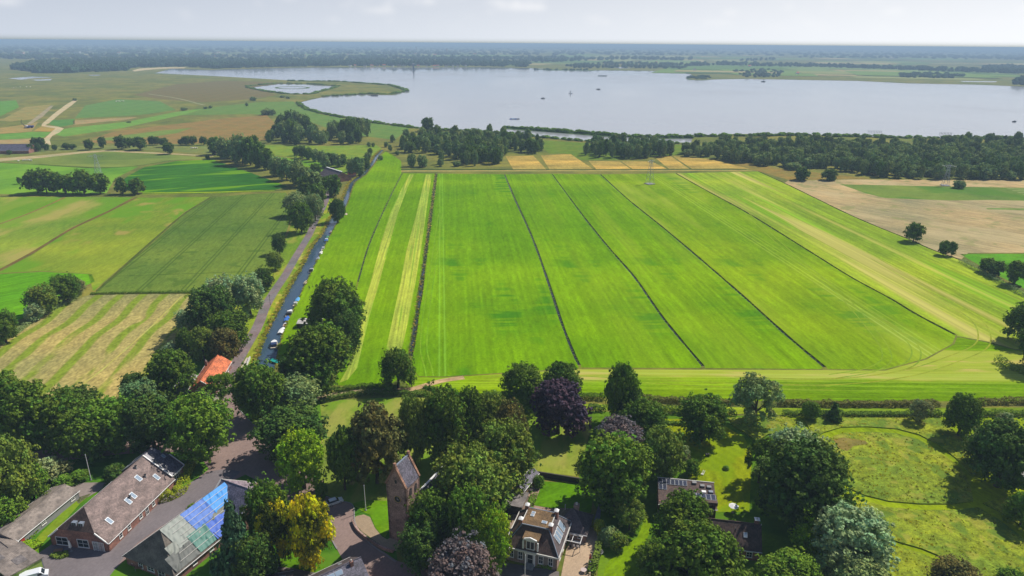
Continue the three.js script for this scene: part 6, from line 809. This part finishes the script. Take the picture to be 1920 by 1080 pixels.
{
  const c = vehicle('parked_car', 'white hatchback parked in the shade by the churchyard', 'car', P(628, 944), D(32), [[-2.0, 0.35], [2.05, 0.35], [2.08, 0.75], [1.2, 0.92], [-2.02, 0.95], [-2.08, 0.6]], [[-1.95, 0.9], [1.15, 0.9], [0.45, 1.42], [-1.55, 1.45]], [-1.25, 1.3], 1.75);
  part('roof_panel', box(1.9, 0.07, 1.35, -0.55, 1.48, 0), carPaint, c);
  const v = vehicle('van', 'white van parked beside the yellow green garage', 'van', P(66, 1086), D(28), [[-2.6, 0.4], [2.6, 0.4], [2.65, 1.0], [2.0, 1.25], [1.45, 2.0], [1.2, 2.15], [-2.55, 2.2], [-2.65, 1.9]], null, [-1.6, 1.7], 1.95);
  part('windscreen', polySlabFlat([new V3(2.03, 1.3, -0.8), new V3(1.5, 2.0, -0.75), new V3(1.5, 2.0, 0.75), new V3(2.03, 1.3, 0.8)].reverse(), 0.03), M.glass, v); for (const s of [-1, 1]) part('side_window', box(0.8, 0.5, 0.03, 1.2, 1.55, s * 0.985), M.glass, v);
}
// ---------- boats ----------
function hullGeo(L, W, h) {
  const n = 14, pos = [], idx = [], wAt = (t) => W / 2 * (t < 0.45 ? 0.86 + 0.14 * t / 0.45 : Math.sqrt(Math.max(0.002, 1 - Math.pow((t - 0.45) / 0.55, 2.3)))), prof = [[0, -0.25], [0.62, -0.2], [0.92, 0.15], [1, 1]];
  for (let i = 0; i <= n; i++) { const t = i / n, w = wAt(t), x = (t - 0.5) * L, sh = h * (1 + 0.25 * t * t); for (const [a, b] of [...prof.slice().reverse().map(([p, q]) => [-p, q]), ...prof.slice(1)]) pos.push(x, b * sh, a * w); }
  const m = prof.length * 2 - 1; for (let i = 0; i < n; i++) for (let j = 0; j < m - 1; j++) { const a = i * m + j; idx.push(a, a + 1, a + m, a + 1, a + m + 1, a + m); } for (let j = 1; j < m - 1; j++) idx.push(0, j + 1, j);
  const g = new THREE.BufferGeometry(); g.setAttribute('position', new THREE.Float32BufferAttribute(pos, 3)); g.setIndex(idx); g.computeVertexNormals(); return g;
}
function deckGeo(L, W, h, y0, from = 0, to = 1, k = 0.93, crown = 0) {
  const n = 12, pos = [], idx = [], wAt = (t) => k * W / 2 * (t < 0.45 ? 0.86 + 0.14 * t / 0.45 : Math.sqrt(Math.max(0.002, 1 - Math.pow((t - 0.45) / 0.55, 2.3)))); for (let i = 0; i <= n; i++) { const t = mixv(from, to, i / n), w = wAt(t), y = h * (1 + 0.25 * t * t) + y0, x = (t - 0.5) * L; pos.push(x, y, -w, x, y + crown, 0, x, y, w); if (i) { const b = i * 3; idx.push(b - 3, b - 2, b, b, b - 2, b + 1, b - 2, b - 1, b + 1, b + 1, b - 1, b + 2); } }
  const g = new THREE.BufferGeometry(); g.setAttribute('position', new THREE.Float32BufferAttribute(pos, 3)); g.setIndex(idx); g.computeVertexNormals(); return g;
}
const B = { white: mat(0.78, 0.78, 0.76, 0.35), blue: mat(0.03, 0.14, 0.50, 0.6), navy: mat(0.02, 0.04, 0.12, 0.5), teal: mat(0.01, 0.34, 0.26, 0.55), dark: mat(0.03, 0.035, 0.045, 0.5), grey: mat(0.24, 0.26, 0.28, 0.6), wood: mat(0.24, 0.13, 0.06, 0.6), tan: mat(0.5, 0.42, 0.3, 0.7), skyblue: mat(0.10, 0.34, 0.62, 0.6), green: mat(0.05, 0.2, 0.08, 0.6) };
function boat(label, at, turn, L, { hull = B.white, cover, cabin, deck = B.tan, W = L * 0.36, h = 0.55, y = -0.45, group, top } = {}) {
  const g = thing('boat', label, 'boat', at.clone().setY(y), turn, group); part('hull', hullGeo(L, W, h), hull, g); part('deck', deckGeo(L, W, h, -0.18), deck, g);
  if (cover) part('cover', deckGeo(L, W, h, 0.03, 0.04, 0.93, 0.98, 0.38), cover, g); part('foredeck', deckGeo(L, W, h, -0.02, 0.72, 0.985, 0.97, 0.06), hull === B.wood ? B.wood : B.white, g);
  if (cabin) { part('cabin', shapeExtrude([[-0.12 * L, h - 0.1], [0.26 * L, h + 0.05], [0.14 * L, h + 0.72], [-0.10 * L, h + 0.8]], W * 0.74, 0.05), cabin, g); part('windscreen', box(0.05, 0.42, W * 0.66).rotateZ(0.75).translate(0.215 * L, h + 0.42, 0), M.glass, g); for (const s of [-1, 1]) part('side_window', box(0.2 * L, 0.26, 0.03, 0.03 * L, h + 0.42, s * (W * 0.37 + 0.005)), M.glass, g); }
  if (top) part('canopy', shapeExtrude([[-0.34 * L, h], [-0.06 * L, h], [-0.08 * L, h + 0.95], [-0.32 * L, h + 0.85]], W * 0.78, 0.08), top, g);
  return g;
}
const along = (px, py) => { let b = 0, bd = 1e9; const p = P(px, py); canal.r.forEach((q, i) => { const d = q.distanceTo(p); if (d < bd && i + 1 < canal.r.length) { bd = d; b = i; } }); const d = canal.r[b + 1].clone().sub(canal.r[b]); return Math.atan2(-d.z, d.x); };
const moor = (px, py, L, label, o = {}) => boat(label, P(px, py), along(px, py) + (o.turn ?? 0), L * 1.18, { ...o, group: 'boats moored on the canal' });
boat('open boat with a teal green cover at the canal end', P(517, 677), D(152), 6.6, { hull: B.dark, cover: B.teal, group: 'boats moored on the canal' });
moor(514, 645, 6.8, 'white cabin cruiser nearest the teal covered boat', { cabin: B.white, top: B.navy, turn: 0.1 }); moor(528, 620, 5.4, 'white sloop next to the small open dinghy', { cover: B.white, turn: -0.1 }); moor(534, 609, 3.2, 'small open dinghy with benches', { hull: B.white, deck: B.wood });
moor(538, 598, 5.0, 'white boat with a blue cockpit cover', { cover: B.blue }); moor(543, 587, 6.8, 'large white cruiser with a dark canopy', { cabin: B.white, top: B.dark }); moor(554, 570, 4.4, 'small white motor boat beside the blue covered boat', { cabin: B.white }); moor(558, 562, 4.6, 'small boat under a sky blue cover', { cover: B.skyblue });
moor(573, 530, 4.2, 'lone small cream boat in the middle of the canal', { cover: B.tan }); moor(584, 507, 5.6, 'white cruiser with a dark sprayhood', { cabin: B.white, top: B.dark }); moor(596, 485, 4.6, 'grey covered boat between white boats', { cover: B.grey }); moor(602, 474, 4.8, 'white day boat before the road bend', { cover: B.white }); moor(606, 466, 4.6, 'white boat farthest along the straight bank', { cabin: B.white });
moor(612, 450, 5.4, 'white boat with a blue stern cover', { cover: B.blue, cabin: B.white }); moor(614, 445, 4.4, 'white and green boat behind the blue stern', { cover: B.green }); moor(620, 435, 3.6, 'small blue rowing boat by the lone canal tree', { hull: B.blue, deck: B.wood }); moor(649, 402, 4.6, 'reddish wooden boat right of the lone canal tree', { hull: B.wood, cover: B.tan });
// boats on the lake
const onLake = (px, py, L, label, o = {}) => boat(label, P(px, py), o.turn ?? 0.1, L, { W: L * 0.3, h: 1.2, y: -0.3, ...o, group: 'boats on the lake' });
onLake(1070, 175.5, 10, 'white sailing boat on the middle of the lake', { cabin: B.white });
{ const s = scene.children[scene.children.length - 1]; part('mast', new THREE.CylinderGeometry(0.12, 0.16, 9, 8).translate(0.5, 5, 0), M.steel, s); part('sail', polySlabFlat([new V3(0.3, 2.2, 0), new V3(0.3, 9, 0.1), new V3(-3.4, 2.2, 0.3)], 0.06), B.white, s); }
onLake(1122, 167.5, 11, 'dark motor boat drawing a thin wake', { hull: B.dark, cabin: B.grey, W: 4, h: 1.6 }); onLake(1018, 184.5, 9, 'small dark boat on the lake left of the sail', { hull: B.dark, cabin: B.dark, h: 1.4 }); onLake(1130, 142.5, 34, 'long dark barge near the far shore', { hull: B.dark, cover: B.dark, W: 7, h: 2 }); onLake(702, 179, 16, 'dark boat beside the reed headland', { hull: B.dark, cover: B.dark, W: 5, h: 2 }); onLake(1431, 153, 14, 'small dark boat near the right far shore', { hull: B.dark, cabin: B.dark, h: 2 }); onLake(1902, 228, 7, 'dark boat near the right edge of the lake', { hull: B.dark, cabin: B.dark }); 
for (let i = 0; i < 4; i++) onLake(958 + i * 4.5, 223.2, 4.5, 'small boat in the string of moored boats, ' + ['first', 'second', 'third', 'fourth'][i] + ' from the left', { hull: i % 2 ? B.grey : B.blue, cover: i === 1 ? B.skyblue : B.navy, h: 0.9 });
{ const p = P(775.5, 133), g = thing('lake_tower', 'dark square tower standing in the lake by the far shore', 'tower', p.setY(-0.3), 0.3); part('tower_base', box(9, 5, 9, 0, 2.5, 0), M.grey, g); part('tower_shaft', box(6, 18, 6, 0, 14, 0), mat(0.10, 0.12, 0.16, 0.7), g); part('tower_cabin', box(9, 6, 9, 0, 25.5, 0), mat(0.13, 0.15, 0.2, 0.6), g); part('tower_roof', new THREE.ConeGeometry(7, 3, 4).rotateY(0.78).translate(0, 30, 0), M.grey, g); }
for (const [x0, x1, y, n, l] of [[1628, 1652, 247.4, 9, 'wooden mooring post in the row before the lakeside wood'], [1762, 1784, 251, 9, 'wooden mooring post in the right row off the lakeside wood']]) for (let i = 0; i < n; i++) { const p = P(mixv(x0, x1, i / (n - 1)), y + i * 0.12), o = new THREE.Mesh(new THREE.CylinderGeometry(0.22, 0.26, 3.2, 8).translate(0, 1.0, 0), M.darkWood); o.position.copy(p); o.castShadow = true; put(o, 'mooring_post', l, 'post', l.includes('right') ? 'right row of mooring posts' : 'row of mooring posts'); }
// ---------- pylons, poles, turbines ----------
function pylon(px, py, topY, label, arm, turn) {
  const p = P(px, py), H = heightTo(p, topY), g = thing('power_pylon', label, 'pylon', p, turn), m = mat(0.36, 0.39, 0.42, 0.5, { metalness: 0.3 }), b = H * 0.13, w = H * 0.03, half = (y) => mixv(b, w, y / H), cor = (y, i) => new V3((i & 1 ? 1 : -1) * half(y), y, (i & 2 ? 1 : -1) * half(y));
  for (let i = 0; i < 4; i++) part('leg', limbGeo(cor(0, i), cor(H, i), 0.12, 0.08, 5), m, g);
  const lev = [0, 0.2, 0.38, 0.54, 0.68, 0.8, 0.9, 1].map((t) => t * H); for (let k = 0; k + 1 < lev.length; k++) for (const [i, j] of [[0, 1], [1, 3], [3, 2], [2, 0]]) { part('brace', limbGeo(cor(lev[k], i), cor(lev[k + 1], j), 0.05, 0.05, 4), m, g); part('brace', limbGeo(cor(lev[k], j), cor(lev[k + 1], i), 0.07, 0.07, 4), m, g); }
  for (const s of [-1, 1]) { for (const z of [-1, 1]) { part('cross_arm', limbGeo(new V3(0, H * 0.95, z * w), new V3(s * arm, H * 0.93, 0), 0.08, 0.05, 5), m, g); part('cross_arm', limbGeo(new V3(0, H * 0.86, z * w), new V3(s * arm, H * 0.92, 0), 0.08, 0.05, 5), m, g); } for (let i = 1; i < 5; i++) part('brace', limbGeo(new V3(s * arm * i / 5, H * (0.95 - 0.004 * i), 0), new V3(s * arm * (i - 0.5) / 5, H * (0.86 + 0.012 * i), 0), 0.06, 0.06, 4), m, g); for (const f of [0.55, 1]) part('insulator', limbGeo(new V3(s * arm * f, H * 0.92, 0), new V3(s * arm * f, H * 0.86, 0), 0.09, 0.09, 6), M.darkWood, g); }
  part('footing', box(b * 2.6, 0.5, b * 2.6, 0, 0.2, 0), M.grey, g); return g;
}
pylon(186, 332, 289, 'lattice power pylon behind the left tree row', 6.2, 0.25); pylon(1218, 345, 299, 'lattice power pylon on the yellowish pasture', 3.6, 0.5); pylon(1772, 348, 308, 'lattice power pylon before the conifer wood', 6.0, -0.2);
const pole = (px, py, topY, label) => { const p = P(px, py), h = heightTo(p, topY), g = thing('flagpole', label, 'flagpole', p); part('mast', new THREE.CylinderGeometry(0.07, 0.11, h, 10).translate(0, h / 2, 0), M.white, g); part('finial', new THREE.SphereGeometry(0.14, 10, 8).translate(0, h + 0.1, 0), M.steel, g); part('base_plate', new THREE.CylinderGeometry(0.25, 0.3, 0.2, 10).translate(0, 0.1, 0), M.grey, g); };
pole(171, 900, 853, 'white flagpole in the shade beside the long farmhouse'); pole(686, 957, 911, 'white flagpole on the churchyard lawn'); pole(984, 1092, 1042, 'white flagpole in front of the villa');
function lamp(px, py, topY, label) { const p = P(px, py), h = heightTo(p, topY), g = thing('street_lamp', label, 'street lamp', p); part('post', new THREE.CylinderGeometry(0.05, 0.09, h, 8).translate(0, h / 2, 0), M.black, g); part('lamp_head', new THREE.CylinderGeometry(0.28, 0.16, 0.5, 8).translate(0, h + 0.2, 0), M.grey, g); part('lamp_hood', new THREE.ConeGeometry(0.34, 0.25, 8).translate(0, h + 0.55, 0), M.black, g); }
lamp(319, 852, 838, 'black street lamp at the brick road junction'); lamp(793, 1072, 1052, 'street lamp in the shade by the bottom street'); lamp(507, 572, 555, 'slim lamp post on the verge of the canal road');
for (let i = 0; i < 12; i++) { const px = [1281, 1293, 1327, 1349, 1365, 1386, 1405, 1424, 1449, 1462, 1475, 1493][i], d = 15500, a = Math.atan((px - 960) / F), g = thing('wind_turbine', 'faint white wind turbine on the hazy horizon', 'wind turbine', new V3(Math.sin(a) * d, 0, -Math.cos(a) * d), -a, 'wind turbines on the horizon'); part('tower', new THREE.CylinderGeometry(1.6, 3.4, 78, 8).translate(0, 39, 0), M.white, g); part('nacelle', box(4, 4, 10, 0, 79, 2), M.white, g); for (let k = 0; k < 3; k++) part('blade', box(2.2, 33, 0.8, 0, 17, 0).rotateZ(k * 2.094 + i).translate(0, 79, 8), M.white, g); }
// ---------- distant buildings ----------
{
  const r = rng(17), wl = [M.offwhite, mat(0.5, 0.5, 0.5, 0.8), mat(0.42, 0.30, 0.24, 0.9), M.white];
  const far = (px, py, w, h, d, label, group, flat, wm) => { const g = thing('distant_building', label, 'building', P(px, py), r() * 0.8 - 0.4, group); part('wall', box(w, h, d, 0, h / 2, 0), wm ?? wl[Math.floor(r() * wl.length)], g); if (flat) part('roof', box(w + 1, 1, d + 1, 0, h + 0.5, 0), M.grey, g); else part('roof', polySlabFlat([new V3(-w / 2 - 0.5, h, d / 2 + 0.5), new V3(w / 2 + 0.5, h, d / 2 + 0.5), new V3(w / 2, h + d * 0.4, 0), new V3(-w / 2, h + d * 0.4, 0)], 1), [M.orangeTile, M.darkTile][Math.floor(r() * 2)], g); };
  const tower = 'pale tall block rising from the hazy far town', house1 = 'small pale house in the hazy far town';
  for (const [px, py, w, h] of [[670, 95, 60, 28], [738, 94, 24, 45], [771, 94, 30, 48], [781, 94, 22, 50], [838, 99, 18, 50], [932, 99, 16, 34], [575, 97, 20, 30], [38, 103, 60, 24], [146, 101, 50, 20], [62, 101, 40, 22], [360, 105, 26, 20], [262, 104, 22, 26], [505, 98, 70, 18], [485, 98, 50, 20]]) far(px, py, w, h, w * 0.5, tower, 'tall blocks of the far town', true);
  for (let i = 0; i < 34; i++) far(20 + r() * 940, 99 + r() * 9, 14 + r() * 22, 6 + r() * 6, 12, house1, 'houses of the far town');
  for (let i = 0; i < 26; i++) far(150 + i * 3.4 + r() * 2, 132.6 - i * 0.12 + (r() - 0.5) * 1.2, 5 + r() * 5, 3 + r() * 2, 4, 'white holiday cabin on the shore below the woods', 'holiday cabins on the shore', true, M.white);
  for (let i = 0; i < 18; i++) far(650 + i * 13 + r() * 9, 124.4 + r() * 0.6, 9 + r() * 9, 4 + r() * 3, 7, 'small waterside house on the far shore', 'waterside houses on the far shore'); 
  for (const [px, py, w] of [[1405, 125.5, 16], [1038, 113.5, 18], [1682, 129, 22], [1495, 139.5, 12], [1302, 133, 12], [1672, 110, 60], [1230, 118.5, 14]]) far(px, py, w, 6, 12, 'white farm standing alone beyond the lake', 'white farms beyond the lake', false, M.white);
}
// ---------- animals ----------
const sheepGeo = (() => {
  const N = 40, mc = new MarchingCubes(N, new THREE.MeshStandardMaterial(), false, false, 40000); mc.isolation = 0;
  const bones = [[-0.32, 0.62, 0, 0.30, 0.30, 0.64, 0, 0.28], [0.38, 0.72, 0, 0.15, 0.62, 0.86, 0, 0.12], [0.62, 0.86, 0, 0.12, 0.80, 0.78, 0, 0.08], ...[[-0.34, -0.14], [-0.34, 0.14], [0.30, -0.14], [0.30, 0.14]].map(([x, z]) => [x, 0.5, z, 0.10, x, 0.06, z, 0.055])];
  const seg = (p, b) => { const ax = b[0], ay = b[1], az = b[2], dx = b[4] - ax, dy = b[5] - ay, dz = b[6] - az, t = clamp(((p.x - ax) * dx + (p.y - ay) * dy + (p.z - az) * dz) / (dx * dx + dy * dy + dz * dz)); return Math.hypot(p.x - ax - t * dx, p.y - ay - t * dy, p.z - az - t * dz) - mixv(b[3], b[7], t); };
  const p = new V3(); for (let z = 0; z < N; z++) for (let y = 0; y < N; y++) for (let x = 0; x < N; x++) { p.set((x / N * 2 - 1), (y / N * 2 - 1) + 0.62, (z / N * 2 - 1)); let s = 0; for (const b of bones) s += Math.exp(-18 * seg(p, b)); mc.field[x + y * N + z * N * N] = Math.log(s) / 18; }
  mc.update(); const n = mc.count, g = new THREE.BufferGeometry(); g.setAttribute('position', new THREE.BufferAttribute(mc.positionArray.slice(0, n * 3), 3)); g.setAttribute('normal', new THREE.BufferAttribute(mc.normalArray.slice(0, n * 3), 3)); g.translate(0, 0.62, 0); return g;
})();
{
  const wool = mat(0.66, 0.62, 0.54, 1), r = rng(3), herd = (list, where, group, k = 1.25) => list.forEach(([x, y], i) => { const o = new THREE.Mesh(sheepGeo, wool); o.position.copy(P(x, y)); o.rotation.y = r() * 6.28; o.scale.setScalar(k); o.castShadow = true; put(o, 'sheep', 'white sheep grazing ' + where, 'sheep', group); });
  herd([[35, 303], [44, 302], [48, 301.4], [52, 301.6], [56, 301.5], [59, 302]], 'on the pasture below the left farm', 'sheep below the left farm', 1.6); herd([[359, 278.5], [362, 279], [366, 278.6], [369, 279]], 'on the meadow behind the tree rows', 'sheep behind the tree rows', 1.6); herd([[218, 191], [222, 190.5], [225, 191], [229, 190.6], [232, 190.4], [30, 164], [38, 163.6], [50, 163.8], [57, 163.6], [26, 165]], 'far off on the marsh pasture', 'sheep on the marsh pasture', 2.2);
}
// ---------- digger and cart, garden things ----------
{
  const g = thing('excavator', 'excavator with raised dark arm working on the stubble', 'excavator', P(50, 240.5), 0.3), blue = mat(0.05, 0.07, 0.25, 0.6); for (const s of [-1, 1]) part('track', shapeExtrude([[-3, 0.2], [-2.6, 0], [2.6, 0], [3, 0.2], [3, 0.9], [2.6, 1.1], [-2.6, 1.1], [-3, 0.9]], 0.9).translate(0, 0, s * 1.6), M.black, g); part('cab', shapeExtrude([[-1, 1.2], [1.4, 1.2], [1.6, 2.6], [1.0, 4.2], [-1, 4.2]], 2.4), M.white, g); part('counterweight', box(3, 1.8, 3, 3, 2, 0), blue, g); part('boom', limbGeo(new V3(-1, 2, 0), new V3(-5, 8, 0), 0.5, 0.35, 6), M.black, g); part('dipper', limbGeo(new V3(-5, 8, 0), new V3(-4, 12, 0), 0.35, 0.25, 6), M.black, g);
  const t = thing('tipper_trailer', 'blue tipper trailer beside the excavator', 'trailer', P(57, 240), 0.1); part('trailer_body', shapeExtrude([[-4, 1.2], [4, 1.2], [4.6, 3.4], [-4.4, 3.4]], 3), blue, t); for (const x of [-2, 2]) for (const s of [-1, 1]) part('wheel', new THREE.CylinderGeometry(0.8, 0.8, 0.5, 14).rotateX(Math.PI / 2).translate(x, 0.8, s * 1.4), M.black, t);
}
function parasol(px, py, label, m, open, s = 1) { const g = thing('parasol', label, 'parasol', P(px, py)); part('pole', new THREE.CylinderGeometry(0.03, 0.04, 2.4 * s, 8).translate(0, 1.2 * s, 0), M.steel, g); part('foot', new THREE.CylinderGeometry(0.35, 0.4, 0.12, 14).translate(0, 0.06, 0), M.grey, g); part('canopy', open ? new THREE.ConeGeometry(1.3 * s, 0.5, 8).translate(0, 2.3 * s, 0) : new THREE.LatheGeometry([[0.02, 2.5], [0.12, 2.3], [0.2, 1.6], [0.28, 1.0], [0.16, 0.9]].map(([a, b]) => new THREE.Vector2(a * s, b * s)), 10), m, g); }
parasol(134, 1034, 'closed white parasol on the farm forecourt', M.white, false, 1.3); parasol(1374, 961, 'open white parasol on the lawn by the brick house', M.white, true); parasol(1106, 1054, 'closed red parasol in the villa court', M.red, false);
function tableSet(px, py, label, round, topM, turn = 0, w = 1.8) { const g = thing('garden_table', label, 'table', P(px, py), turn); if (round) part('table_top', new THREE.CylinderGeometry(0.7, 0.7, 0.06, 24).translate(0, 0.74, 0), topM, g); else part('table_top', box(w, 0.06, 0.95, 0, 0.74, 0), topM, g); if (round) part('leg', new THREE.CylinderGeometry(0.05, 0.3, 0.72, 10).translate(0, 0.36, 0), M.grey, g); else for (const x of [-1, 1]) for (const z of [-1, 1]) part('leg', box(0.07, 0.72, 0.07, x * (w / 2 - 0.12), 0.36, z * 0.38), M.grey, g); return g; }
function chair(px, py, label, m, turn, group) { const g = thing('garden_chair', label, 'chair', P(px, py), turn, group); part('seat', box(0.5, 0.06, 0.5, 0, 0.44, 0), m, g); part('backrest', box(0.5, 0.55, 0.06, 0, 0.75, -0.24), m, g); for (const x of [-1, 1]) for (const z of [-1, 1]) part('leg', box(0.05, 0.42, 0.05, x * 0.21, 0.21, z * 0.21), m, g); }
tableSet(1094, 1073, 'round pinkish garden table in the villa court', true, mat(0.5, 0.4, 0.36, 0.7)); chair(1099, 1069, 'dark chair beside the round pinkish table', M.darkWood, 1.0); tableSet(1081, 1021, 'pale garden table under the pergola', false, M.offwhite, D(-17), 2.0); chair(1076, 1026, 'white chair left under the pergola', M.white, 2.8, 'chairs under the pergola'); chair(1083, 1027, 'white chair right under the pergola', M.white, 2.9, 'chairs under the pergola'); chair(1070, 1029, 'dark chair beside the pergola post', M.darkWood, 0.3);
chair(999, 908, 'dark lounge chair far on the brick terrace', M.darkWood, 0.5); chair(1008, 909, 'dark lounge chair near the terrace lawn', M.darkWood, -0.5); tableSet(996, 922, 'dark low table on the brick terrace', false, M.darkWood, 1.1, 1.2); chair(1000, 918, 'pale chair beside the dark low table', M.offwhite, 2); tableSet(253, 1058, 'white round table behind the thatched farmhouse', true, M.white); tableSet(262, 1068, 'wooden table behind the thatched farmhouse', false, B.wood, 0.1); tableSet(110, 1036, 'wooden bench table on the farm forecourt', false, B.wood, 0.2);
{ const p = P(1122, 1038), g = thing('trampoline', 'round dark trampoline beside the villa hedge', 'trampoline', p); part('mat', new THREE.CylinderGeometry(0.95, 0.95, 0.04, 28).translate(0, 0.62, 0), M.black, g); part('frame_ring', new THREE.TorusGeometry(1.05, 0.08, 8, 32).rotateX(Math.PI / 2).translate(0, 0.64, 0), M.grey, g); for (let i = 0; i < 4; i++) part('leg', new THREE.CylinderGeometry(0.04, 0.04, 0.62, 6).translate(Math.cos(i * 1.57) * 1, 0.31, Math.sin(i * 1.57) * 1), M.steel, g); }
{ const g = thing('deck_chair', 'white slatted deck chair on the yellow green lawn', 'deck chair', P(1318, 889), 0.9); for (let i = 0; i < 7; i++) part('slat', box(0.12, 0.03, 0.7, -0.7 + i * 0.2, 0.35 + Math.max(0, i - 3) * 0.16, 0), M.white, g); for (const z of [-0.3, 0.3]) { part('side_rail', limbGeo(new V3(-0.8, 0.3, z), new V3(0, 0.34, z), 0.04, 0.04, 5), M.white, g); part('side_rail', limbGeo(new V3(0, 0.34, z), new V3(0.7, 0.95, z), 0.04, 0.04, 5), M.white, g); for (const x of [-0.7, 0.2]) part('leg', box(0.05, 0.32, 0.05, x, 0.16, z), M.white, g); } }
{ const g = thing('wheelbarrow', 'dark wheelbarrow standing on the garden lawn', 'wheelbarrow', P(1326, 855), 0.4); part('tray', shapeExtrude([[-0.5, 0.35], [0.4, 0.35], [0.65, 0.75], [-0.7, 0.75]], 0.7), M.black, g); part('wheel', new THREE.CylinderGeometry(0.2, 0.2, 0.1, 14).rotateX(Math.PI / 2).translate(0.65, 0.2, 0), M.black, g); for (const s of [-1, 1]) part('handle', limbGeo(new V3(0.5, 0.3, s * 0.25), new V3(-1.1, 0.6, s * 0.3), 0.025, 0.025, 6), M.darkWood, g); }
T(1361, 880, 874, 12, 'bush', 'green', 'small clipped bush alone on the garden lawn', { name: 'bush', category: 'bush' });
// churchyard wall and kerb, gate
function wallAlong(px, h, w, m, name, label, category = 'wall') { const b = band(smooth(PP(px), 6), w), o = new THREE.Mesh(mergeGeometries([stripGeo(b.l, b.r, h, h), stripGeo(b.l, b.l, h, 0), stripGeo(b.r, b.r, h, 0)]), m); o.castShadow = o.receiveShadow = true; put(o, name, label, category); }
wallAlong([[661, 978], [667, 992], [680, 1006], [700, 1020], [722, 1032], [738, 1036]], 0.9, 0.45, M.churchBrick, 'churchyard_wall', 'low curved brick wall around the church path'); wallAlong([[605, 905], [608, 918], [598, 928], [572, 938], [552, 948]], 0.8, 0.4, M.churchBrick, 'churchyard_wall', 'low brick wall along the churchyard corner'); wallAlong([[446, 722], [456, 702], [469, 672]], 0.9, 0.4, M.offwhite, 'quay_wall', 'pale low quay wall beside the canal road'); wallAlong([[1008, 893], [1040, 898], [1088, 906]], 1.6, 0.4, M.darkWood, 'garden_wall', 'dark garden wall shading the end of the villa lawn');
const kerbStone = mat(0.24, 0.225, 0.21, 0.9);
for (const [px, l] of [[[[632, 1030], [612, 1000], [575, 985], [545, 960]], 'pale kerb round the lawn of the yellow trees'], [[[606, 930], [640, 940], [660, 946], [667, 984], [690, 1016], [742, 1054]], 'pale kerb along the churchyard side of the road'], [[[450, 770], [480, 800], [560, 850], [592, 905]], 'pale kerb along the churchyard meadow road']]) { const b = band(smooth(PP(px), 6), 0.28), o = new THREE.Mesh(mergeGeometries([stripGeo(b.l, b.r, 0.18, 0.18), stripGeo(b.l, b.l, 0.18, 0), stripGeo(b.r, b.r, 0.18, 0)]), kerbStone); structure(o, 'kerb', l); }
{ const g = thing('field_gate', 'pale wooden field gate beside the canal road', 'gate', P(463, 600), 1.9); for (const x of [-1.5, 1.5]) part('post', box(0.18, 1.5, 0.18, x, 0.75, 0), M.white, g); for (let i = 0; i < 4; i++) part('rail', box(2.8, 0.1, 0.06, 0, 0.35 + i * 0.3, 0), M.white, g); part('brace', limbGeo(new V3(-1.3, 0.3, 0.05), new V3(1.3, 1.25, 0.05), 0.05, 0.05, 4), M.white, g); }
{ const g = thing('road_sign', 'small white sign board on the road by the churchyard', 'sign', P(622, 990), 0.6); part('post', new THREE.CylinderGeometry(0.04, 0.04, 1.6, 8).translate(0, 0.8, 0), M.steel, g); part('board', box(1.0, 0.5, 0.04, 0, 1.5, 0.05), M.white, g); }

scene.traverse((o) => { if (o.isMesh) { o.castShadow = true; o.receiveShadow = true; } if (o.userData.dim) delete o.userData.dim; });
renderer.render(scene, camera);
